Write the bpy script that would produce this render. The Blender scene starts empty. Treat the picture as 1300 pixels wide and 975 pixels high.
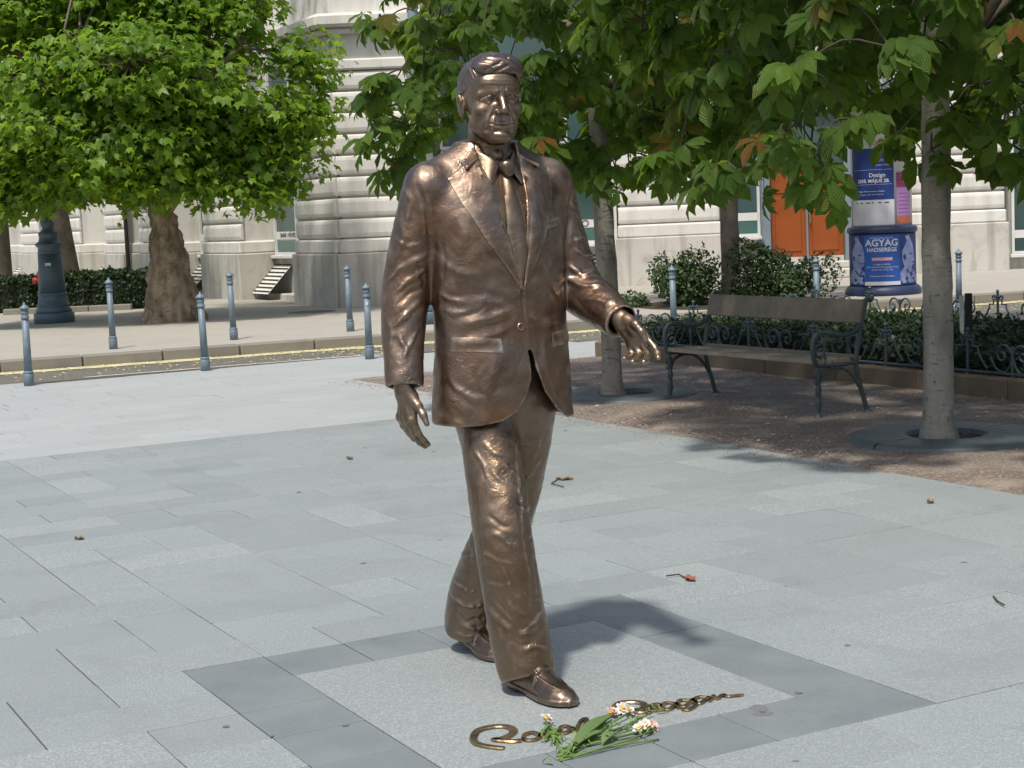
import bpy, bmesh, math, random
import numpy as np
from mathutils import Vector, Matrix
from mathutils.bvhtree import BVHTree

# ------------------------------------------------------------------ camera, sky, sun, exposure
scene = bpy.context.scene
col = scene.collection
CAM_H = 1.65
FPX, PITCH, ROLL = 2069.3, 0.10352, 0.04313
_F = Vector((0, math.cos(PITCH), -math.sin(PITCH)))
_R0 = Vector((1, 0, 0))
_D0 = _F.cross(_R0)
_R = math.cos(ROLL) * _R0 + math.sin(ROLL) * _D0
_D = -math.sin(ROLL) * _R0 + math.cos(ROLL) * _D0
cam_data = bpy.data.cameras.new('camera')
cam_data.sensor_fit = 'HORIZONTAL'
cam_data.sensor_width = 36.0
cam_data.lens = 36.0 * FPX / 1300.0
cam_data.clip_start = 0.1
cam_data.clip_end = 2000.0
cam = bpy.data.objects.new('camera', cam_data)
col.objects.link(cam)
_m = Matrix(((_R.x, -_D.x, -_F.x), (_R.y, -_D.y, -_F.y), (_R.z, -_D.z, -_F.z)))
cam.matrix_world = Matrix.Translation((0, 0, CAM_H)) @ _m.to_4x4()
scene.camera = cam

SUN_EL = math.radians(63.0)
SHADOW = Vector((0.36, 0.93)).normalized()        # direction the shadows fall on the ground
world = bpy.data.worlds.new('World')
scene.world = world
world.use_nodes = True
nt = world.node_tree
sky = nt.nodes.new('ShaderNodeTexSky')
sky.sky_type = 'NISHITA'
sky.sun_disc = False
sky.sun_elevation = SUN_EL
sky.sun_rotation = math.atan2(-SHADOW.x, -SHADOW.y)
sky.dust_density = 3.5
sky.air_density = 1.0
nt.links.new(sky.outputs[0], nt.nodes['Background'].inputs[0])
nt.nodes['Background'].inputs[1].default_value = 0.14
sun_data = bpy.data.lights.new('sun', 'SUN')
sun_data.energy = 3.6
sun_data.angle = math.radians(3.6)
sun_data.color = (1.0, 0.95, 0.87)
sun = bpy.data.objects.new('sun', sun_data)
col.objects.link(sun)
_sd = Vector((SHADOW.x * math.cos(SUN_EL), SHADOW.y * math.cos(SUN_EL), -math.sin(SUN_EL)))
sun.rotation_euler = _sd.to_track_quat('-Z', 'Y').to_euler()
scene.view_settings.view_transform = 'Standard'
scene.view_settings.look = 'None'
scene.view_settings.exposure = 0.0
scene.view_settings.gamma = 1.0
scene.view_settings.use_curve_mapping = False
scene.cycles.max_bounces = 8
scene.cycles.transparent_max_bounces = 8

# ------------------------------------------------------------------ helpers
rng = random.Random(7)
A_DIR = Vector((-0.4745, 0.8802, 0))              # the two directions of the paving joints
B_DIR = Vector((0.8802, 0.4745, 0))

def ab(a, b, z=0.0):
    """point from plaza coordinates (a along the joints away from us, b across)"""
    return A_DIR * a + B_DIR * b + Vector((0, 0, z))

def G(x, y, z=0.0):
    """place on the ground (height z) seen at photo pixel x, y"""
    d = _F + (x - 650) / FPX * _R + (y - 487.5) / FPX * _D
    t = (z - CAM_H) / d.z
    return Vector((t * d.x, t * d.y, z))

def PY(x, y, Y):
    """place at distance Y seen at photo pixel x, y"""
    d = _F + (x - 650) / FPX * _R + (y - 487.5) / FPX * _D
    t = Y / d.y
    return Vector((t * d.x, Y, CAM_H + t * d.z))

class MB:
    """collects shapes, links them as one mesh object"""
    def __init__(self):
        self.v = []; self.f = []; self.m = []
    def add(self, vs, fs, mi=0):
        o = len(self.v)
        self.v.extend([tuple(p) for p in vs])
        self.f.extend([tuple(i + o for i in f) for f in fs])
        self.m.extend([mi] * len(fs))
        return self
    def box(self, c, s, ax=None, mi=0, bev=0.0):
        c = Vector(c); hx, hy, hz = s[0] / 2, s[1] / 2, s[2] / 2
        X, Y, Z = ax if ax else (Vector((1, 0, 0)), Vector((0, 1, 0)), Vector((0, 0, 1)))
        if bev <= 0:
            vs = [c + X * hx * i + Y * hy * j + Z * hz * k for k in (-1, 1) for j in (-1, 1) for i in (-1, 1)]
            fs = [(0, 2, 3, 1), (4, 5, 7, 6), (0, 1, 5, 4), (2, 6, 7, 3), (0, 4, 6, 2), (1, 3, 7, 5)]
            return self.add(vs, fs, mi)
        b = min(bev, hx * .9, hy * .9, hz * .9)
        vs = []; idx = {}
        for i in (-1, 1):
            for j in (-1, 1):
                for k in (-1, 1):
                    for a in range(3):
                        o = [hx * i, hy * j, hz * k]
                        sg = (i, j, k)
                        for q in range(3):
                            if q != a: o[q] -= b * sg[q]
                        idx[(i, j, k, a)] = len(vs)
                        vs.append(c + X * o[0] + Y * o[1] + Z * o[2])
        fs = []
        for a in range(3):
            p, q = (a + 1) % 3, (a + 2) % 3
            for s_ in (-1, 1):
                cs = []
                for (m, n) in ((-1, -1), (1, -1), (1, 1), (-1, 1)):
                    t = [0, 0, 0]; t[a] = s_; t[p] = m; t[q] = n
                    cs.append(idx[(*t, a)])
                fs.append(cs if s_ > 0 else cs[::-1])
            for m in (-1, 1):
                for n in (-1, 1):
                    t0 = [0, 0, 0]; t0[a] = -1; t0[p] = m; t0[q] = n
                    t1 = list(t0); t1[a] = 1
                    fs.append((idx[(*t0, p)], idx[(*t1, p)], idx[(*t1, q)], idx[(*t0, q)]))
        for i in (-1, 1):
            for j in (-1, 1):
                for k in (-1, 1):
                    fs.append([idx[(i, j, k, a)] for a in range(3)])
        return self.add(vs, fs, mi)
    def tube(self, pts, r, n=8, mi=0, caps=True, flat=1.0):
        pts = [Vector(p) for p in pts]
        if not hasattr(r, '__len__'): r = [r] * len(pts)
        rings = []; up = None
        for i, p in enumerate(pts):
            t = (pts[min(i + 1, len(pts) - 1)] - pts[max(i - 1, 0)])
            if t.length < 1e-9: t = Vector((0, 0, 1))
            t.normalize()
            if up is None:
                up = Vector((0, 0, 1)) if abs(t.z) < .9 else Vector((1, 0, 0))
            x = t.cross(up)
            if x.length < 1e-6: x = t.orthogonal()
            x.normalize(); y = x.cross(t).normalized(); up = y
            rings.append([p + (x * math.cos(2 * math.pi * k / n) * flat + y * math.sin(2 * math.pi * k / n)) * r[i] for k in range(n)])
        vs = [v for R_ in rings for v in R_]
        fs = [(i * n + k, i * n + (k + 1) % n, (i + 1) * n + (k + 1) % n, (i + 1) * n + k) for i in range(len(pts) - 1) for k in range(n)]
        if caps:
            fs.append(tuple(range(n))[::-1]); fs.append(tuple((len(pts) - 1) * n + k for k in range(n)))
        return self.add(vs, fs, mi)
    def lathe(self, c, prof, n=16, mi=0, a0=0.0, a1=2 * math.pi, capb=True):
        """prof: list of (radius, z)"""
        c = Vector(c); full = abs(a1 - a0 - 2 * math.pi) < 1e-6
        m = n if full else n + 1
        vs = []
        for (r, z) in prof:
            for k in range(m):
                a = a0 + (a1 - a0) * k / n
                vs.append(c + Vector((r * math.cos(a), r * math.sin(a), z)))
        fs = []
        for i in range(len(prof) - 1):
            for k in range(n):
                k2 = (k + 1) % m
                fs.append((i * m + k, i * m + k2, (i + 1) * m + k2, (i + 1) * m + k))
        if capb and full:
            fs.append(tuple(range(m))[::-1]); fs.append(tuple((len(prof) - 1) * m + k for k in range(m)))
        return self.add(vs, fs, mi)
    def prism(self, poly, z0, z1, mi=0):
        n = len(poly)
        vs = [Vector((p[0], p[1], z0)) for p in poly] + [Vector((p[0], p[1], z1)) for p in poly]
        fs = [tuple(range(n))[::-1], tuple(range(n, 2 * n))] + [(i, (i + 1) % n, n + (i + 1) % n, n + i) for i in range(n)]
        return self.add(vs, fs, mi)
    def mesh(self, name, mats, smooth=False):
        me = bpy.data.meshes.new(name)
        me.from_pydata(self.v, [], self.f)
        if not isinstance(mats, (list, tuple)): mats = [mats]
        for m in mats: me.materials.append(m)
        if any(self.m): me.polygons.foreach_set('material_index', self.m)
        if smooth: me.polygons.foreach_set('use_smooth', [True] * len(me.polygons))
        me.update()
        return me
    def build(self, name, mats, parent=None, smooth=False, fix=True):
        me = self.mesh(name, mats, smooth)
        if fix:
            bm = bmesh.new(); bm.from_mesh(me)
            bmesh.ops.recalc_face_normals(bm, faces=bm.faces)
            bm.to_mesh(me); bm.free()
        return link(name, me, parent)

def link(name, me, parent=None, loc=None):
    o = bpy.data.objects.new(name, me)
    col.objects.link(o)
    if parent: o.parent = parent
    if loc is not None: o.location = loc
    return o

def np_mesh(name, V, Fc, mats, smooth=True, mat_idx=None):
    """mesh from numpy arrays; faces all of one size"""
    me = bpy.data.meshes.new(name)
    k = Fc.shape[1]
    me.vertices.add(len(V)); me.vertices.foreach_set('co', np.ascontiguousarray(V, np.float32).ravel())
    me.loops.add(len(Fc) * k); me.loops.foreach_set('vertex_index', np.ascontiguousarray(Fc, np.int32).ravel())
    me.polygons.add(len(Fc))
    me.polygons.foreach_set('loop_start', np.arange(0, len(Fc) * k, k, dtype=np.int32))
    if smooth: me.polygons.foreach_set('use_smooth', np.ones(len(Fc), bool))
    if not isinstance(mats, (list, tuple)): mats = [mats]
    for m in mats: me.materials.append(m)
    if mat_idx is not None: me.polygons.foreach_set('material_index', np.asarray(mat_idx, np.int32))
    me.update(calc_edges=True)
    return me

def tag(o, label=None, cat=None, group=None, kind=None):
    if label: o['label'] = label
    if cat: o['category'] = cat
    if group: o['group'] = group
    if kind: o['kind'] = kind
    return o

def empty(name, loc=(0, 0, 0), rz=0.0):
    o = bpy.data.objects.new(name, None)
    o.empty_display_size = 0.1
    col.objects.link(o); o.location = loc; o.rotation_euler = (0, 0, rz)
    return o

def copy_tree(o, parent=None, loc=None, rz=None):
    c = o.copy(); col.objects.link(c)
    if parent: c.parent = parent
    if loc is not None: c.location = loc
    if rz is not None: c.rotation_euler = (0, 0, rz)
    for ch in o.children: copy_tree(ch, c)
    return c

def smooth_line(pts, n=5):
    """Catmull-Rom through the points"""
    p = [np.array(q, np.float32) for q in pts]; p = [2 * p[0] - p[1]] + p + [2 * p[-1] - p[-2]]; o = []
    for i in range(1, len(p) - 2):
        for k in range(n):
            t = k / n
            o.append(.5 * (2 * p[i] + (p[i + 1] - p[i - 1]) * t + (2 * p[i - 1] - 5 * p[i] + 4 * p[i + 1] - p[i + 2]) * t * t + (3 * p[i] - p[i - 1] - 3 * p[i + 1] + p[i + 2]) * t ** 3))
    o.append(p[-2]); return o

# ------------------------------------------------------------------ materials
def M(name, color, rough=0.6, metal=0.0, noise=0.0, nscale=8.0, bump=0.0, bscale=40.0, color2=None, spec=0.5, obj_var=0.0, detail=6.0):
    """procedural material: base colour mixed with color2 by noise, bump by noise, slight change per object"""
    m = bpy.data.materials.new(name); m.use_nodes = True
    n = m.node_tree.nodes; l = m.node_tree.links
    p = n['Principled BSDF']
    p.inputs['Roughness'].default_value = rough
    p.inputs['Metallic'].default_value = metal
    p.inputs['Specular IOR Level'].default_value = spec
    tc = n.new('ShaderNodeTexCoord')
    c2 = color2 if color2 else tuple(x * 0.6 for x in color)
    mix = n.new('ShaderNodeMix'); mix.data_type = 'RGBA'
    mix.inputs[6].default_value = (*color, 1); mix.inputs[7].default_value = (*c2, 1)
    geo = n.new('ShaderNodeNewGeometry')
    tex = n.new('ShaderNodeTexNoise'); tex.inputs['Scale'].default_value = nscale; tex.inputs['Detail'].default_value = detail
    l.new(geo.outputs['Position'], tex.inputs['Vector'])
    rmp = n.new('ShaderNodeMapRange'); rmp.inputs[1].default_value = 0.35; rmp.inputs[2].default_value = 0.7; rmp.inputs[4].default_value = noise
    l.new(tex.outputs[0], rmp.inputs[0]); l.new(rmp.outputs[0], mix.inputs[0])
    out = mix.outputs[2]
    if obj_var:
        oi = n.new('ShaderNodeObjectInfo')
        mr = n.new('ShaderNodeMapRange'); mr.inputs[3].default_value = 1 - obj_var; mr.inputs[4].default_value = 1 + obj_var
        l.new(oi.outputs['Random'], mr.inputs[0])
        hs = n.new('ShaderNodeHueSaturation')
        l.new(mr.outputs[0], hs.inputs['Value']); l.new(out, hs.inputs['Color']); out = hs.outputs[0]
    l.new(out, p.inputs['Base Color'])
    if bump:
        bt = n.new('ShaderNodeTexNoise'); bt.inputs['Scale'].default_value = bscale; bt.inputs['Detail'].default_value = 5
        l.new(geo.outputs['Position'], bt.inputs['Vector'])
        b = n.new('ShaderNodeBump'); b.inputs['Strength'].default_value = bump; b.inputs['Distance'].default_value = 0.01
        l.new(bt.outputs[0], b.inputs['Height']); l.new(b.outputs[0], p.inputs['Normal'])
    return m
# ------------------------------------------------------------------ ground: street, pavement, plaza, gravel
def stone_mat(name, c1, c2, speck=0.5, sscale=260., rough=.7, patch=.5, pscale=1.6, obj_var=.035, bump=.25, stain=(.10, .10, .10), stain_amt=.0, streak=.0):
    m = bpy.data.materials.new(name); m.use_nodes = True
    n = m.node_tree.nodes; l = m.node_tree.links; p = n['Principled BSDF']
    geo = n.new('ShaderNodeNewGeometry'); pos = geo.outputs['Position']
    def noise(s, d=4., dist=0.):
        t = n.new('ShaderNodeTexNoise'); t.inputs['Scale'].default_value = s; t.inputs['Detail'].default_value = d; t.inputs['Distortion'].default_value = dist
        l.new(pos, t.inputs['Vector']); return t.outputs[0]
    def mr(x, a, b, c=0., d=1.):
        r = n.new('ShaderNodeMapRange'); r.inputs[1].default_value = a; r.inputs[2].default_value = b; r.inputs[3].default_value = c; r.inputs[4].default_value = d
        l.new(x, r.inputs[0]); return r.outputs[0]
    def mix(f, a, b):
        x = n.new('ShaderNodeMix'); x.data_type = 'RGBA'; l.new(f, x.inputs[0])
        for s, v in ((6, a), (7, b)):
            if isinstance(v, tuple): x.inputs[s].default_value = (*v, 1)
            else: l.new(v, x.inputs[s])
        return x.outputs[2]
    c = mix(mr(noise(pscale, 5.), .35, .68, 0., patch), c1, c2)
    c = mix(mr(noise(sscale, 2.), .50, .66, 0., speck), c, tuple(min(1, x * 1.55) for x in c1))
    c = mix(mr(noise(sscale * 1.3 + 31, 2.), .53, .68, 0., speck), c, tuple(x * .50 for x in c1))
    if stain_amt: c = mix(mr(noise(2.2, 7., .8), .54, .72, 0., stain_amt), c, stain)
    if streak:
        mp = n.new('ShaderNodeMapping'); mp.inputs['Scale'].default_value = (5., 5., .45); l.new(pos, mp.inputs[0])
        t = n.new('ShaderNodeTexNoise'); t.inputs['Scale'].default_value = 1.; t.inputs['Detail'].default_value = 6.; l.new(mp.outputs[0], t.inputs['Vector'])
        c = mix(mr(t.outputs[0], .50, .72, 0., streak), c, stain)
    oi = n.new('ShaderNodeObjectInfo'); hs = n.new('ShaderNodeHueSaturation')
    at = n.new('ShaderNodeAttribute'); at.attribute_name = 'tint'
    l.new(mr(oi.outputs['Random'], 0, 1, 1 - obj_var, 1 + obj_var), hs.inputs['Value']); l.new(c, hs.inputs['Color'])
    l.new(hs.outputs[0], p.inputs['Base Color'])
    l.new(mr(noise(30, 4.), .3, .7, rough - .08, rough + .12), p.inputs['Roughness'])
    p.inputs['Specular IOR Level'].default_value = .35
    b = n.new('ShaderNodeBump'); b.inputs['Strength'].default_value = bump; b.inputs['Distance'].default_value = .004
    l.new(noise(sscale * .6, 4.), b.inputs['Height']); l.new(b.outputs[0], p.inputs['Normal'])
    return m

m_joint = stone_mat('joint_sand', (.060, .058, .052), (.12, .115, .10), obj_var=0)
SL = [stone_mat('slab_granite', (0.264, 0.295, 0.297), (0.235, 0.264, 0.266), speck=.55, sscale=135, stain_amt=.35, stain=(0.190, 0.212, 0.213)),
      stone_mat('slab_granite_fine', (0.252, 0.282, 0.285), (0.224, 0.251, 0.254), speck=.35, sscale=150, stain_amt=.35, stain=(0.181, 0.203, 0.206)),
      stone_mat('slab_granite_coarse', (0.282, 0.312, 0.312), (0.252, 0.280, 0.281), speck=.65, sscale=115, stain_amt=.25, stain=(0.222, 0.244, 0.244)),
      stone_mat('slab_granite_warm', (0.258, 0.287, 0.287), (0.228, 0.255, 0.255), speck=.45, sscale=130, stain_amt=.35, stain=(0.200, 0.221, 0.220))]
SL_PALE = [stone_mat('slab_pale', (.368, .392, .388), (.338, .361, .358), speck=.18, stain_amt=.2, stain=(.34, .36, .357), obj_var=.03), stone_mat('slab_pale_fine', (.354, .378, .375), (.325, .348, .345), speck=.18, stain_amt=.2, stain=(.33, .35, .347), obj_var=.03)]
m_dark = stone_mat('slab_dark', (.196, .224, .230), (.156, .182, .190), speck=.2, patch=.9, pscale=3.4, rough=.6, stain_amt=.6, stain=(.215, .240, .242))
m_panel = stone_mat('slab_panel', (.258, .286, .285), (.230, .255, .254), speck=.55, sscale=115, stain_amt=.12, stain=(.27, .28, .27))
m_asph = stone_mat('asphalt', (.150, .142, .118), (.120, .114, .096), speck=.5, sscale=120, stain_amt=.5, stain=(.21, .19, .13), bump=.6)
m_walk = stone_mat('pavement_asphalt', (.400, .378, .330), (.340, .320, .280), speck=.25, sscale=110, stain_amt=.4, stain=(.28, .265, .235), pscale=.5, bump=.5)
m_kerb = stone_mat('kerb_stone', (.230, .212, .176), (.180, .165, .140), speck=.35, stain_amt=.4, stain=(.14, .13, .11))
m_grav = stone_mat('gravel_soil', (.225, .182, .150), (.125, .098, .080), speck=1.0, sscale=42, stain_amt=.8, stain=(.36, .305, .25), patch=1., bump=1.0, pscale=2.5)  # mottled brown; its pale stain and dark patches also paint sun and shade
m_yellow = M('worn_yellow_paint', (.66, .61, .34), .8, noise=.85, nscale=5, color2=(.34, .31, .20))
m_white_paint = M('worn_white_paint', (.55, .54, .50), .8, noise=.75, nscale=12, color2=(.22, .22, .20))

def strip_mesh(left, right, z0, z1=None):
    """ground band between two lines of (x, y)"""
    mb = MB(); n = len(left)
    vs = [Vector((p[0], p[1], z0)) for p in left] + [Vector((p[0], p[1], z0 if z1 is None else z1)) for p in right]
    mb.add(vs, [(i, i + 1, n + i + 1, n + i) for i in range(n - 1)])
    return mb
def offset_line(line, d):
    out = []
    for i, p in enumerate(line):
        t = (Vector(line[min(i + 1, len(line) - 1)]) - Vector(line[max(i - 1, 0)])).normalized()
        out.append((p[0] - t.y * d, p[1] + t.x * d))
    return out
ground = MB().add([(-700, -300, -.06), (700, -300, -.06), (700, 900, -.06), (-700, 900, -.06)], [(0, 1, 2, 3)]).build('ground', m_walk)
tag(ground, kind='structure')
# the street between plaza and far pavement
ROAD_N = [(-24, 10.6), (-14, 14.55), (-5.73, 18.19), (-1.57, 20.12), (2.2, 21.35), (6, 22.55), (14, 25.0), (30, 30.0)]      # plaza side
KERB = [(-24, 13.6), (-14, 17.1), (-6.27, 19.96), (-2.57, 21.43), (-1.69, 21.76), (2.3, 23.30), (5.46, 24.35), (7.97, 25.15), (14, 27.1), (30, 32.3)]
road = MB(); 
road.prism([*ROAD_N, *KERB[::-1]], -.03, -.012)
road = tag(road.build('road', m_asph), kind='structure')
def line_band(line, off, w, z, name, mat, jag=.0, seed=1):
    r = random.Random(seed)
    pts = []
    for i in range(len(line) - 1):
        a, b = Vector(line[i]), Vector(line[i + 1]); k = max(1, int((b - a).length / .25))
        pts += [tuple(a.lerp(b, j / k)) for j in range(k)]
    pts.append(line[-1])
    L = offset_line(pts, off); R_ = offset_line(pts, off - w)
    L = [(p[0], p[1] + r.uniform(-jag, jag)) for p in L]; R_ = [(p[0], p[1] + r.uniform(-jag, jag)) for p in R_]
    return tag(strip_mesh(R_, L, z).build(name, mat), kind='structure')
line_band(KERB[1:8], -.02, .34, -.006, 'yellow_kerb_line', m_yellow, .05)
line_band([(-4.95, 18.80), (-3.0, 19.70), (-1.4, 20.42)], .0, .10, -.006, 'white_road_line', m_white_paint, .012)
# far pavement: one sheet behind a row of kerb stones
walk = MB(); back = [(40, 60), (-60, 60), (-60, 8)]
kin = offset_line(KERB, .20)
walk.prism([*kin, *back], -.05, .118)
walk = tag(walk.build('far_pavement', m_walk), kind='structure')
kerb = empty('kerb'); tag(kerb, kind='structure')
r_ = random.Random(4)
for i in range(len(KERB) - 1):
    a, b = Vector(KERB[i]), Vector(KERB[i + 1]); t = (b - a); L = t.length; t.normalize()
    k = max(1, round(L / 1.05))
    for j in range(k):
        if i in (0, 8): continue
        c = a + t * (L * (j + .5) / k); nrm = Vector((-t.y, t.x)); c = c + nrm * .098
        o = MB().box((0, 0, 0), (L / k - .012, .196, .19), bev=.018).build('kerb_stone', m_kerb, kerb)
        o.location = (c.x, c.y, .035 + r_.uniform(-.004, .004)); o.rotation_euler = (0, 0, math.atan2(t.y, t.x))
# yellow pollen and blossom crumbs blown along the kerb
m_pollen = M('pollen_crumbs', (.60, .54, .26), .9, noise=.5, nscale=3, color2=(.40, .35, .18))
pc = MB(); rq = random.Random(14)
for k in range(2600):
    i = rq.choice([2, 3, 4, 5, 6]); t = rq.random(); c = Vector(KERB[i]).lerp(Vector(KERB[i + 1]), t); d = rq.random() ** 1.8 * 1.5 + .03
    tt = (Vector(KERB[i + 1]) - Vector(KERB[i])).normalized(); c = c + Vector((tt.y, -tt.x)) * d; s = rq.uniform(.008, .022); h = rq.uniform(0, 6.28)
    u = Vector((math.cos(h) * s, math.sin(h) * s, 0)); w = Vector((-u.y, u.x, .3 * s)); c = Vector((c.x, c.y, -.004))
    pc.add([c - u, c - w * .6, c + u, c + w * .6], [(0, 1, 2, 3)])
tag(pc.build('blossom_crumbs', m_pollen, fix=False), 'yellow blossom crumbs blown along the kerb of the street', 'litter', kind='stuff')
# plaza: bed of joint sand with slabs on it
A0, A1 = 12.30, 20.4
plaza = MB(); e0 = offset_line(ROAD_N, -.0)
plaza.prism([(-24, 10.55), *ROAD_N[1:], (30, -30), (-24, -30)], -.05, -.006)
plaza = tag(plaza.build('plaza', m_joint), kind='structure')
PM = 0.3228
B_0 = 1.71; A_0 = 5.87
def in_view(a, b, m=190):
    p = ab(a, b); d = Vector((p.x, p.y, -CAM_H)); zz = d.dot(_F)
    if zz < 1: return None
    x, y = 650 + FPX * d.dot(_R) / zz, 487.5 + FPX * d.dot(_D) / zz
    return (x, y) if -m < x < 1300 + m and -m < y < 975 + m else None
slabs = []      # a0, a1, b0, b1, material
rs = random.Random(11)
taken = set()
for i in range(-36, 24):                       # columns along b
    for j in range(-12, 20):                   # cells along a
        if (i, j) in taken: continue
        b0 = B_0 + i * PM; a0 = A_0 + j * PM
        if a0 < 1.6 or a0 + PM > A1 or b0 > 6.60: continue
        inside = 0 <= i < 6 and -6 <= j < 0
        if inside: continue
        wi, wj = rs.choice([(1, 1), (2, 1), (2, 1), (2, 1), (2, 1), (1, 1), (1, 2)])
        cells = [(i + p, j + q) for p in range(wi) for q in range(wj)]
        if any(c in taken or (0 <= c[0] < 6 and -6 <= c[1] < 0) or A_0 + c[1] * PM + PM > A_0 + 20 * PM for c in cells):
            wi = wj = 1; cells = [(i, j)]
        taken.update(cells)
        b1 = b0 + wi * PM; a1 = a0 + wj * PM
        slabs.append((a0, a1, b0, min(b1, 6.62), rs.choices(SL, [6, 4, 2, 3])[0]))
A_SPLIT = A_0 + 20 * PM                         # 12.33: paler paving beyond
j = 0
a0 = A_SPLIT
while a0 < 24.5:
    h = .32; b0 = -20 + (j % 3) * .31
    while b0 < 13:
        w = rs.choice([.62, .62, .93, .5])
        lim = 6.62 if a0 < 15.80 else 13
        if b0 < lim:
            cen = ab(a0 + h / 2, b0 + w / 2)
            yroad = np.interp(cen.x, [p[0] for p in ROAD_N], [p[1] for p in ROAD_N])
            if cen.y < yroad - .16 and in_view(a0, b0, 1100): slabs.append((a0, a0 + h, b0, min(b0 + w, lim), rs.choice(SL_PALE)))
        b0 += w
    a0 += h; j += 1
# border of dark slabs round the statue, and the rough panel inside
for k in range(6):
    for (i, j) in ((k, -1), (k, -6), (0, -1 - k), (5, -1 - k)):
        if (i, j) in taken: continue
        taken.add((i, j))
        slabs.append((A_0 + j * PM, A_0 + (j + 1) * PM, B_0 + i * PM, B_0 + (i + 1) * PM, m_dark))
slabs.append((A_0 - 5 * PM, A_0 - PM, B_0 + PM, B_0 + 5 * PM, m_panel))
seen = []
for s in slabs:
    c = in_view((s[0] + s[1]) / 2, (s[2] + s[3]) / 2, 1100)
    if c:
        p = ab((s[0] + s[1]) / 2, (s[2] + s[3]) / 2); out = not (-40 < c[0] < 1340 and -40 < c[1] < 1020)
        seen.append(((s[1] - s[0]) * (s[3] - s[2]) / p.length ** 3 * (.001 if out else 1), s))
seen.sort(key=lambda t: -t[0])
cache = {}; far = {}
def slab_box(mb, s, z, cx, cy, g=.0048, mi=0):
    ha, hb = (s[1] - s[0]) / 2 - g / 2, (s[3] - s[2]) / 2 - g / 2
    mb.box((cx, cy, z), (hb * 2, ha * 2, .03), ax=(B_DIR, A_DIR, Vector((0, 0, 1))), bev=.003, mi=mi)
for q, (_a, s) in enumerate(seen):
    c = ab((s[0] + s[1]) / 2, (s[2] + s[3]) / 2)
    dz = rs.uniform(-.0016, .0016) if s[4] is not m_panel else .001
    if q < 296:
        key = (round(s[1] - s[0], 3), round(s[3] - s[2], 3), s[4].name)
        if key not in cache:
            mb = MB(); slab_box(mb, s, -.013, 0, 0); cache[key] = mb.mesh('paving_slab', s[4])
        o = link('paving_slab', cache[key], plaza, (c.x, c.y, dz))
    else:
        far.setdefault(s[4].name, (MB(), s[4]))
        slab_box(far[s[4].name][0], s, -.013 + dz, c.x, c.y, g=.010 if s[0] >= A_SPLIT - .01 else .005)
for k, (mb, mt) in far.items():
    o = mb.build('far_paving_slabs', mt, plaza); o['kind'] = 'stuff'
# gravel square under the chestnuts, edged by the plaza slabs
gv = MB(); nx, ny = 60, 90; vs = []
gr = np.random.RandomState(5)
def gheight(a, b):
    q = np.array([[a, b, 0.]], np.float32)
    return .004 + .012 * float(np.sin(a * 1.3 + b * .7)) * .4
for i in range(nx + 1):
    for j in range(ny + 1):
        b = 6.50 + (9.62 - 6.50) * i / nx; a = 2.0 + (15.84 - 2.0) * j / ny
        edge = min(1, (b - 6.50) / .5) * min(1, max(0, (15.84 - a)) / .3)
        jit = .10 * math.sin(a * 2.1) * (1 - i / nx) * (i > 0)
        if i == 0: b += .10 + .13 * math.sin(a * 1.9) * math.sin(a * .63 + 1) 
        z = -.004 + edge * (.020 + .008 * math.sin(a * 2.7 + b) + gr.uniform(-.003, .003)) if i else -.004
        if i == 0: z = .0015
        p = ab(a, b, z); vs.append(p)
gv.add(vs, [(i * (ny + 1) + j, (i + 1) * (ny + 1) + j, (i + 1) * (ny + 1) + j + 1, i * (ny + 1) + j + 1) for i in range(nx) for j in range(ny)])
gravel = tag(gv.build('gravel_bed', m_grav, smooth=True), kind='structure')
# loose pebbles and crumbs on the gravel and its edge
m_peb = stone_mat('pebbles', (.30, .25, .215), (.20, .165, .14), speck=.2, obj_var=0, pscale=40, patch=1.)
pb = MB(); rp = random.Random(8)
for k in range(5200):
    b = 6.46 + 3.1 * rp.random() ** 1.6; a = rp.uniform(7.5, 15.7)
    if b < 6.62 and rp.random() < .7: b -= rp.random() ** 3 * .25
    s = rp.uniform(.004, .011) * (1.5 if rp.random() < .06 else 1)
    z = .002 if b < 6.6 else .012 + .008 * min(1, (b - 6.5))
    c = ab(a, b, z); h = rp.uniform(0, 6.28)
    q = [c + Vector((math.cos(h + t) * s * u, math.sin(h + t) * s * u, w * s)) for (t, u, w) in ((0, 1.2, 0), (1.6, .8, .1), (3.1, 1.1, 0), (4.6, .9, -.1), (.7, .2, .9))]
    pb.add(q, [(0, 1, 4), (1, 2, 4), (2, 3, 4), (3, 0, 4)])
tag(pb.build('loose_pebbles', m_peb), 'loose brown pebbles scattered over the gravel bed', 'gravel', kind='stuff')
# ------------------------------------------------------------------ the stone building behind the street
m_stone = stone_mat('facade_stone', (.690, .672, .620), (.625, .605, .550), speck=.10, sscale=60, stain_amt=.40, stain=(.46, .44, .39), streak=.5, pscale=.7, obj_var=.05, bump=.3)
m_plinth = stone_mat('plinth_stone', (.540, .522, .470), (.450, .432, .385), speck=.18, sscale=70, stain_amt=.65, stain=(.29, .275, .24), streak=.85, pscale=.9, obj_var=.06, bump=.4)
m_white = M('white_window_paint', (.68, .68, .66), .5, noise=.3, nscale=5)
m_glass = M('window_glass', (.060, .115, .110), .08, noise=.6, nscale=.9, color2=(.022, .040, .040), spec=.8)
m_glass_low = M('window_glass_green', (.075, .155, .140), .10, noise=.4, nscale=1.2, color2=(.05, .11, .10), spec=.7)
m_sign = M('white_sign_band', (.66, .66, .63), .5)
m_ink = M('black_ink', (.02, .02, .022), .6)
m_orange = M('orange_door_paint', (.295, .068, .008), .42, noise=.6, nscale=2.5, color2=(.215, .048, .006), bump=.15, bscale=60)
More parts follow.
